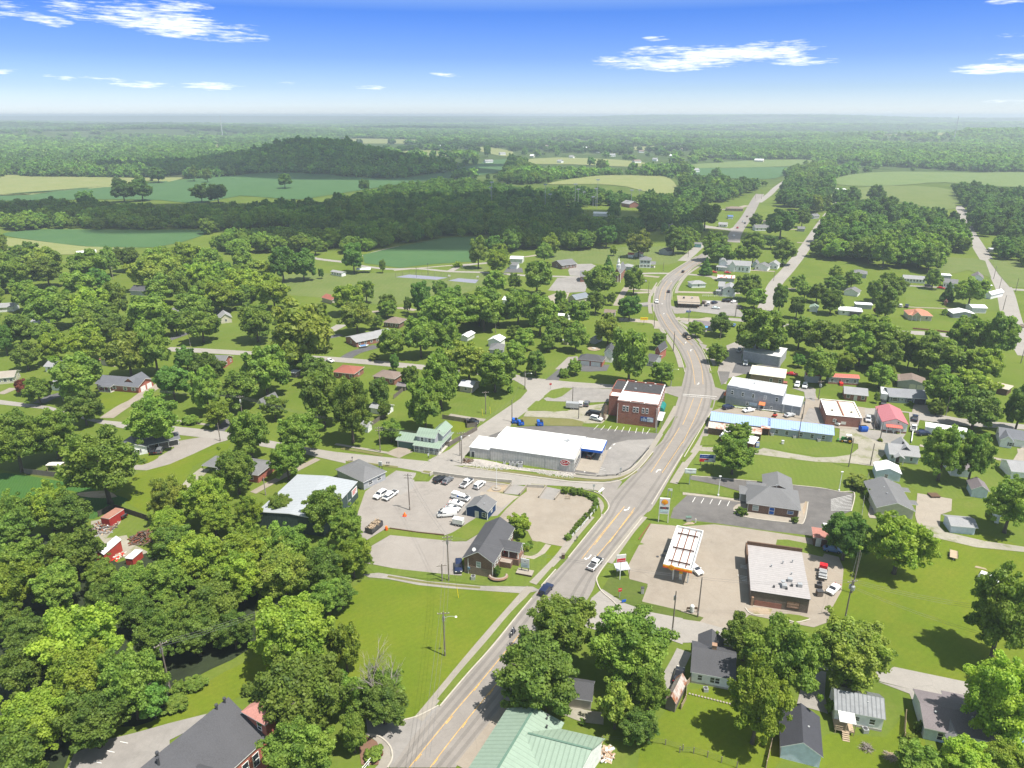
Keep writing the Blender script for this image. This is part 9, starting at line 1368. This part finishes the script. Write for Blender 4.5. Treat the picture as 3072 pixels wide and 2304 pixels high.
t=Qk('radio_mast','thin pale mast in the hazy distance behind the wooded hill','mast','TL',1447,215);t.location=PT('TL',1447,215);MB().tube([(0,0,0),(0,0,100)],[2.6,1.4],3).build('shaft',Qt,t);MB().lathe((0,0,100),[(1.8,0),(1.8,4),(.2,10)],6).build('antenna',Qt,t)
TW={'d':'dark green','m':'green','y':'yellow-green','o':'olive','b':'blue-green','p':'purple-leaved','x':'near-black'}
lmx=[(n,proj(p),p) for n,p,r_ in LM if p.y>5 and len(n.split())<=7]
def rel(a,b):
 dx=a[0]-b[0];dd=a[2]-b[2];sc_=FPX*6/b[2]
 if abs(dx)>sc_*1.2 and abs(dx)>abs(a[1]-b[1]):return 'right of' if dx>0 else 'left of'
 return 'behind' if dd>0 else 'in front of'
from collections import defaultdict
cand=[]
for a in ALLT:
 q=proj(a['p']);a['q']=q;ds=sorted(lmx,key=lambda l:math.hypot(l[1][0]-q[0],(l[1][1]-q[1])*1.4));a['l1'],a['l2']=ds[0],ds[1]
 if a['label']:continue
 ka={'bush':'clipped shrub' if a['R']<1.6 else 'spreading bush','cone':'pointed conifer'}.get(a['kind'],'narrow tree' if a['V']>1.3*a['R'] else 'broad tree' if a['R']>6.5 else 'small tree' if a['h']<7 else 'round tree');a['k']=TW[a['tone']]+' '+ka;cand.append(a)
def put(lst,fn,lab):
 g=defaultdict(list);left=[]
 for a in lst:g[fn(a)].append(a)
 for k,v in g.items():
  if len(v)==1 and k not in lab:lab[k]=v[0];v[0]['label']=k;v[0]['o']['label']=k
  else:left+=v
 return left,g
def art(n):return 'the '+n
LAB={}
left,_=put(cand,lambda a:f"{a['k']} {rel(a['q'], a['l1'][1])} {art(a['l1'][0])}",LAB)
g=defaultdict(list)
for a in left:g[f"{a['k']} {rel(a['q'], a['l1'][1])} {art(a['l1'][0])}"].append(a)
ON=['leftmost','second from left','third from left','fourth from left','fifth from left','sixth from left','seventh from left','eighth from left','ninth from left','tenth from left','eleventh from left','twelfth from left']
for k,v in g.items():
 v.sort(key=lambda a:a['q'][0]);n=len(v)
 for i,a in enumerate(v):
  if n==2:w=('left one of two: ','right one of two: ')[i]
  elif i==n-1:w='rightmost: '
  else:w=ON[min(i,11)]+': '
  a['o']['label']=w.replace(': ',' ')+a['k']+' of those '+k[len(a['k'])+1:] if n>2 else w.replace(': ',', ')+k
for a in ALLT:
 w=a['o'].get('label','').split()
 if len(w)>16:a['o']['label']=' '.join(w[:16])
seen=defaultdict(int)
for a in ALLT:seen[a['o']['label']]+=1
print('TREE LABELS',len(ALLT),'dups',sum(1 for v in seen.values() if v>1),max(len(a['o']['label'].split()) for a in ALLT))
SUN_EL,SUN_AZ=math.radians(66),math.radians(30)
sd=Vector((math.cos(SUN_EL)*math.cos(SUN_AZ),-math.cos(SUN_EL)*math.sin(SUN_AZ),math.sin(SUN_EL)))
sl=bpy.data.lights.new('sun','SUN');sl.energy=4.9;sl.angle=math.radians(.55);sl.color=(1,.955,.88);so=bpy.data.objects.new('sun',sl);C.objects.link(so);so.rotation_euler=sd.to_track_quat('Z','Y').to_euler();so.location=(200,-100,400)
W=bpy.data.worlds.new('World');bpy.context.scene.world=W;W.use_nodes=True;t=W.node_tree;t.nodes.clear();out=N(t,'ShaderNodeOutputWorld');bg=N(t,'ShaderNodeBackground');bg.inputs[1].default_value=.15
sky=N(t,'ShaderNodeTexSky',sky_type='NISHITA');sky.sun_disc=False;sky.sun_elevation=SUN_EL;sky.sun_rotation=math.atan2(sd.x,sd.y);sky.air_density=1.0;sky.dust_density=.35;sky.ozone_density=2.2;sky.altitude=200
tc=N(t,'ShaderNodeTexCoord');gv=tc.outputs['Generated']
def QP(op,a,b=None,c=None):
 n=N(t,'ShaderNodeMath',operation=op)
 for i,v in enumerate((a,b,c)):
  if v is None:continue
  if hasattr(v,'is_linked'):L(t,v,n.inputs[i])
  else:n.inputs[i].default_value=v
 return n.outputs[0]
sx=N(t,'ShaderNodeSeparateXYZ');L(t,gv,sx.inputs[0]);az=QP('ARCTAN2',sx.outputs[0],sx.outputs[1]);el=QP('ARCSINE',sx.outputs[2])
cx=N(t,'ShaderNodeCombineXYZ');L(t,QP('MULTIPLY',az,7.0),cx.inputs[0]);L(t,QP('MULTIPLY',el,34.0),cx.inputs[1])
f1=noise(t,cx.outputs[0],2.3,9,.62);wv=N(t,'ShaderNodeVectorMath',operation='MULTIPLY');L(t,cx.outputs[0],wv.inputs[0]);wv.inputs[1].default_value=(.8,1.6,1);f2=noise(t,wv.outputs[0],9,6,.6)
tot=None
def cloud_at(D_,wx,wy,amp=1.0,tiltk=0.0):
 """soft bank of cloud round a direction: half-widths in radians"""
 global tot
 X,Y=D_[0]*3072/2212,D_[1]*3072/2212;d=Vector(ray('D',*D_)).normalized();a0,e0=math.atan2(d.x,d.y),math.asin(d.z)
 da=QP('SUBTRACT',az,a0);de=QP('ADD',QP('SUBTRACT',el,e0),QP('MULTIPLY',da,tiltk));u=QP('DIVIDE',da,wx);v=QP('DIVIDE',de,wy)
 r2=QP('ADD',QP('MULTIPLY',u,u),QP('MULTIPLY',v,v));m=QP('MULTIPLY',QP('MAXIMUM',QP('SUBTRACT',1.0,r2),0.0),amp);tot=m if tot is None else QP('MAXIMUM',tot,m)
PXR=1.3888/2130
for x,y,w,h,a_,k_ in((350,46,230,32,1.1,.09),(340,14,130,18,.8,.0),(95,41,60,13,1.0,.15),(20,20,60,22,.6,0),(1540,122,250,30,1.15,-.06),(1440,112,120,16,.9,0),(1310,132,50,12,.9,0),(1730,133,90,10,.85,0),(1690,108,90,14,.8,0),(2170,147,100,13,1.1,0),(2180,124,50,10,.9,0),(460,186,75,10,1.1,0),(300,182,75,10,.95,.04),(210,170,60,6,.6,.05),(130,167,45,6,.7,.1),(800,189,50,6,.85,.04),(965,161,50,6,.6,.06),(620,180,30,5,.4,0),(1420,83,40,7,.6,0),(2175,76,60,8,.6,0),(10,152,30,8,.9,.0),(2170,3,50,6,.8,0),(2170,220,50,6,.5,0)):
 cloud_at((x,y),w*PXR*.92,h*PXR*.86,a_,k_)
fx=QP('ADD',QP('MULTIPLY',QP('SUBTRACT',f1,.5),3.6),QP('MULTIPLY',QP('SUBTRACT',f2,.5),2.4));cm=QP('MULTIPLY',ramp(t,QP('ADD',tot,QP('MULTIPLY',fx,QP('MINIMUM',QP('MULTIPLY',tot,3.0),1.0))),.38,1.7),1.0)
ccol=QO(t,ramp(t,QP('MULTIPLY',f2,1.0),.3,.7),(4.9,5.1,5.6),(6.6,6.6,6.6))
cr=N(t,'ShaderNodeValToRGB');L(t,ramp(t,el,-.02,.5),cr.inputs[0]);e_=cr.color_ramp.elements;e_[0].position=.035;e_[0].color=(.61,.69,.92,1);e_[1].position=1;e_[1].color=(1.3,1.0,.66,1)
for p_,c_ in((.1,(.37,.465,.71)),(.17,(.235,.335,.68)),(.27,(.14,.26,.61)),(.42,(.95,.88,.75))):q=e_.new(p_);q.color=c_+(1,)
skc=QO(t,1.0,sky.outputs[0],cr.outputs[0],'MULTIPLY')
L(t,QO(t,cm,skc,ccol),bg.inputs[0]);L(t,bg.outputs[0],out.inputs[0])
def cloud_mat():
 m,t=nt('cloud');out=N(t,'ShaderNodeOutputMaterial');df=N(t,'ShaderNodeBsdfDiffuse');df.inputs[0].default_value=(.9,.9,.92,1);tp=N(t,'ShaderNodeBsdfTransparent');mx=N(t,'ShaderNodeMixShader');tc=N(t,'ShaderNodeTexCoord')
 L(t,ramp(t,noise(t,tc.outputs['Object'],.006,5,.6),.35,.6,.5,.86),mx.inputs[0]);L(t,tp.outputs[0],mx.inputs[1]);L(t,df.outputs[0],mx.inputs[2]);L(t,mx.outputs[0],out.inputs[0]);return m
CM=cloud_mat();cr_=random.Random(17)
def cloud(label,gx,gy,rx,ry,alt=1500):
 alt=max(1500,gy*.3)
 k=alt/sd.z;cx_,cy_=gx+sd.x*k,gy+sd.y*k;bm=bmesh.new();bmesh.ops.create_icosphere(bm,subdivisions=5,radius=1)
 ph=[cr_.uniform(0,6.28) for _ in range(4)]
 for v in bm.verts:
  a=math.atan2(v.co.y,v.co.x);q=1+.16*math.sin(2*a+ph[0])+.14*math.sin(3*a+ph[1])+.09*math.sin(7*a+ph[2])+.06*math.sin(11*a+ph[3]);v.co=(v.co.x*rx*q,v.co.y*ry*q,v.co.z*(110 if v.co.z>0 else 30)*q)
 me=bpy.data.meshes.new('cloud');bm.to_mesh(me);bm.free();me.materials.append(CM);me.polygons.foreach_set('use_smooth',[True]*len(me.polygons));o=link('cloud',me);o.location=(cx_,cy_,alt);tag(o,label,'cloud',kind='stuff')
c1=P('D',700,440);cloud('broad white cloud high above the dark woods',-170,800,400,165);cloud('white cloud high above the wooded hill',HB.x*.92,HB.y*1.05,470,235);cloud('white cloud above the left edge of the dark belt of woods',-640,830,170,90)
for i,(x,y,rx,ry) in enumerate(((200,278,900,300),(900,283,600,200),(1350,272,900,260),(1900,275,1100,280),(500,262,1800,700),(1250,258,1500,600),(1900,258,2000,700))):
 p=P('D',x,y);cloud('far cloud %s over the distant woods'%ORD[i],p.x,p.y,rx,ry)
hb=MB();hb.box(-21500,-21500,-1,21500,21500,124);m,t=nt('haze');out=N(t,'ShaderNodeOutputMaterial');pv=N(t,'ShaderNodeVolumePrincipled');pv.inputs['Color'].default_value=(.82,.93,1.0,1);pv.inputs['Density'].default_value=1.65e-4;pv.inputs['Anisotropy'].default_value=.2;L(t,pv.outputs[0],out.inputs['Volume'])
hz_=hb.build('haze',m);tag(hz_,'pale summer haze over the far woods','haze',kind='stuff')
cam=bpy.data.cameras.new('camera');cam.sensor_width=36;cam.lens=FPX/3072*36;cam.clip_start=1;cam.clip_end=90000;co=bpy.data.objects.new('camera',cam);C.objects.link(co);co.location=(0,0,H);co.rotation_euler=(PI/2-TH,0,0)
S=bpy.context.scene;S.camera=co;S.view_settings.view_transform='Standard';S.view_settings.look='None';S.view_settings.gamma=1;S.view_settings.exposure=.75
S.cycles.max_bounces=8;S.cycles.diffuse_bounces=6;S.cycles.transparent_max_bounces=12;S.cycles.volume_bounces=0;S.cycles.volume_step_rate=5;S.cycles.use_denoising=True
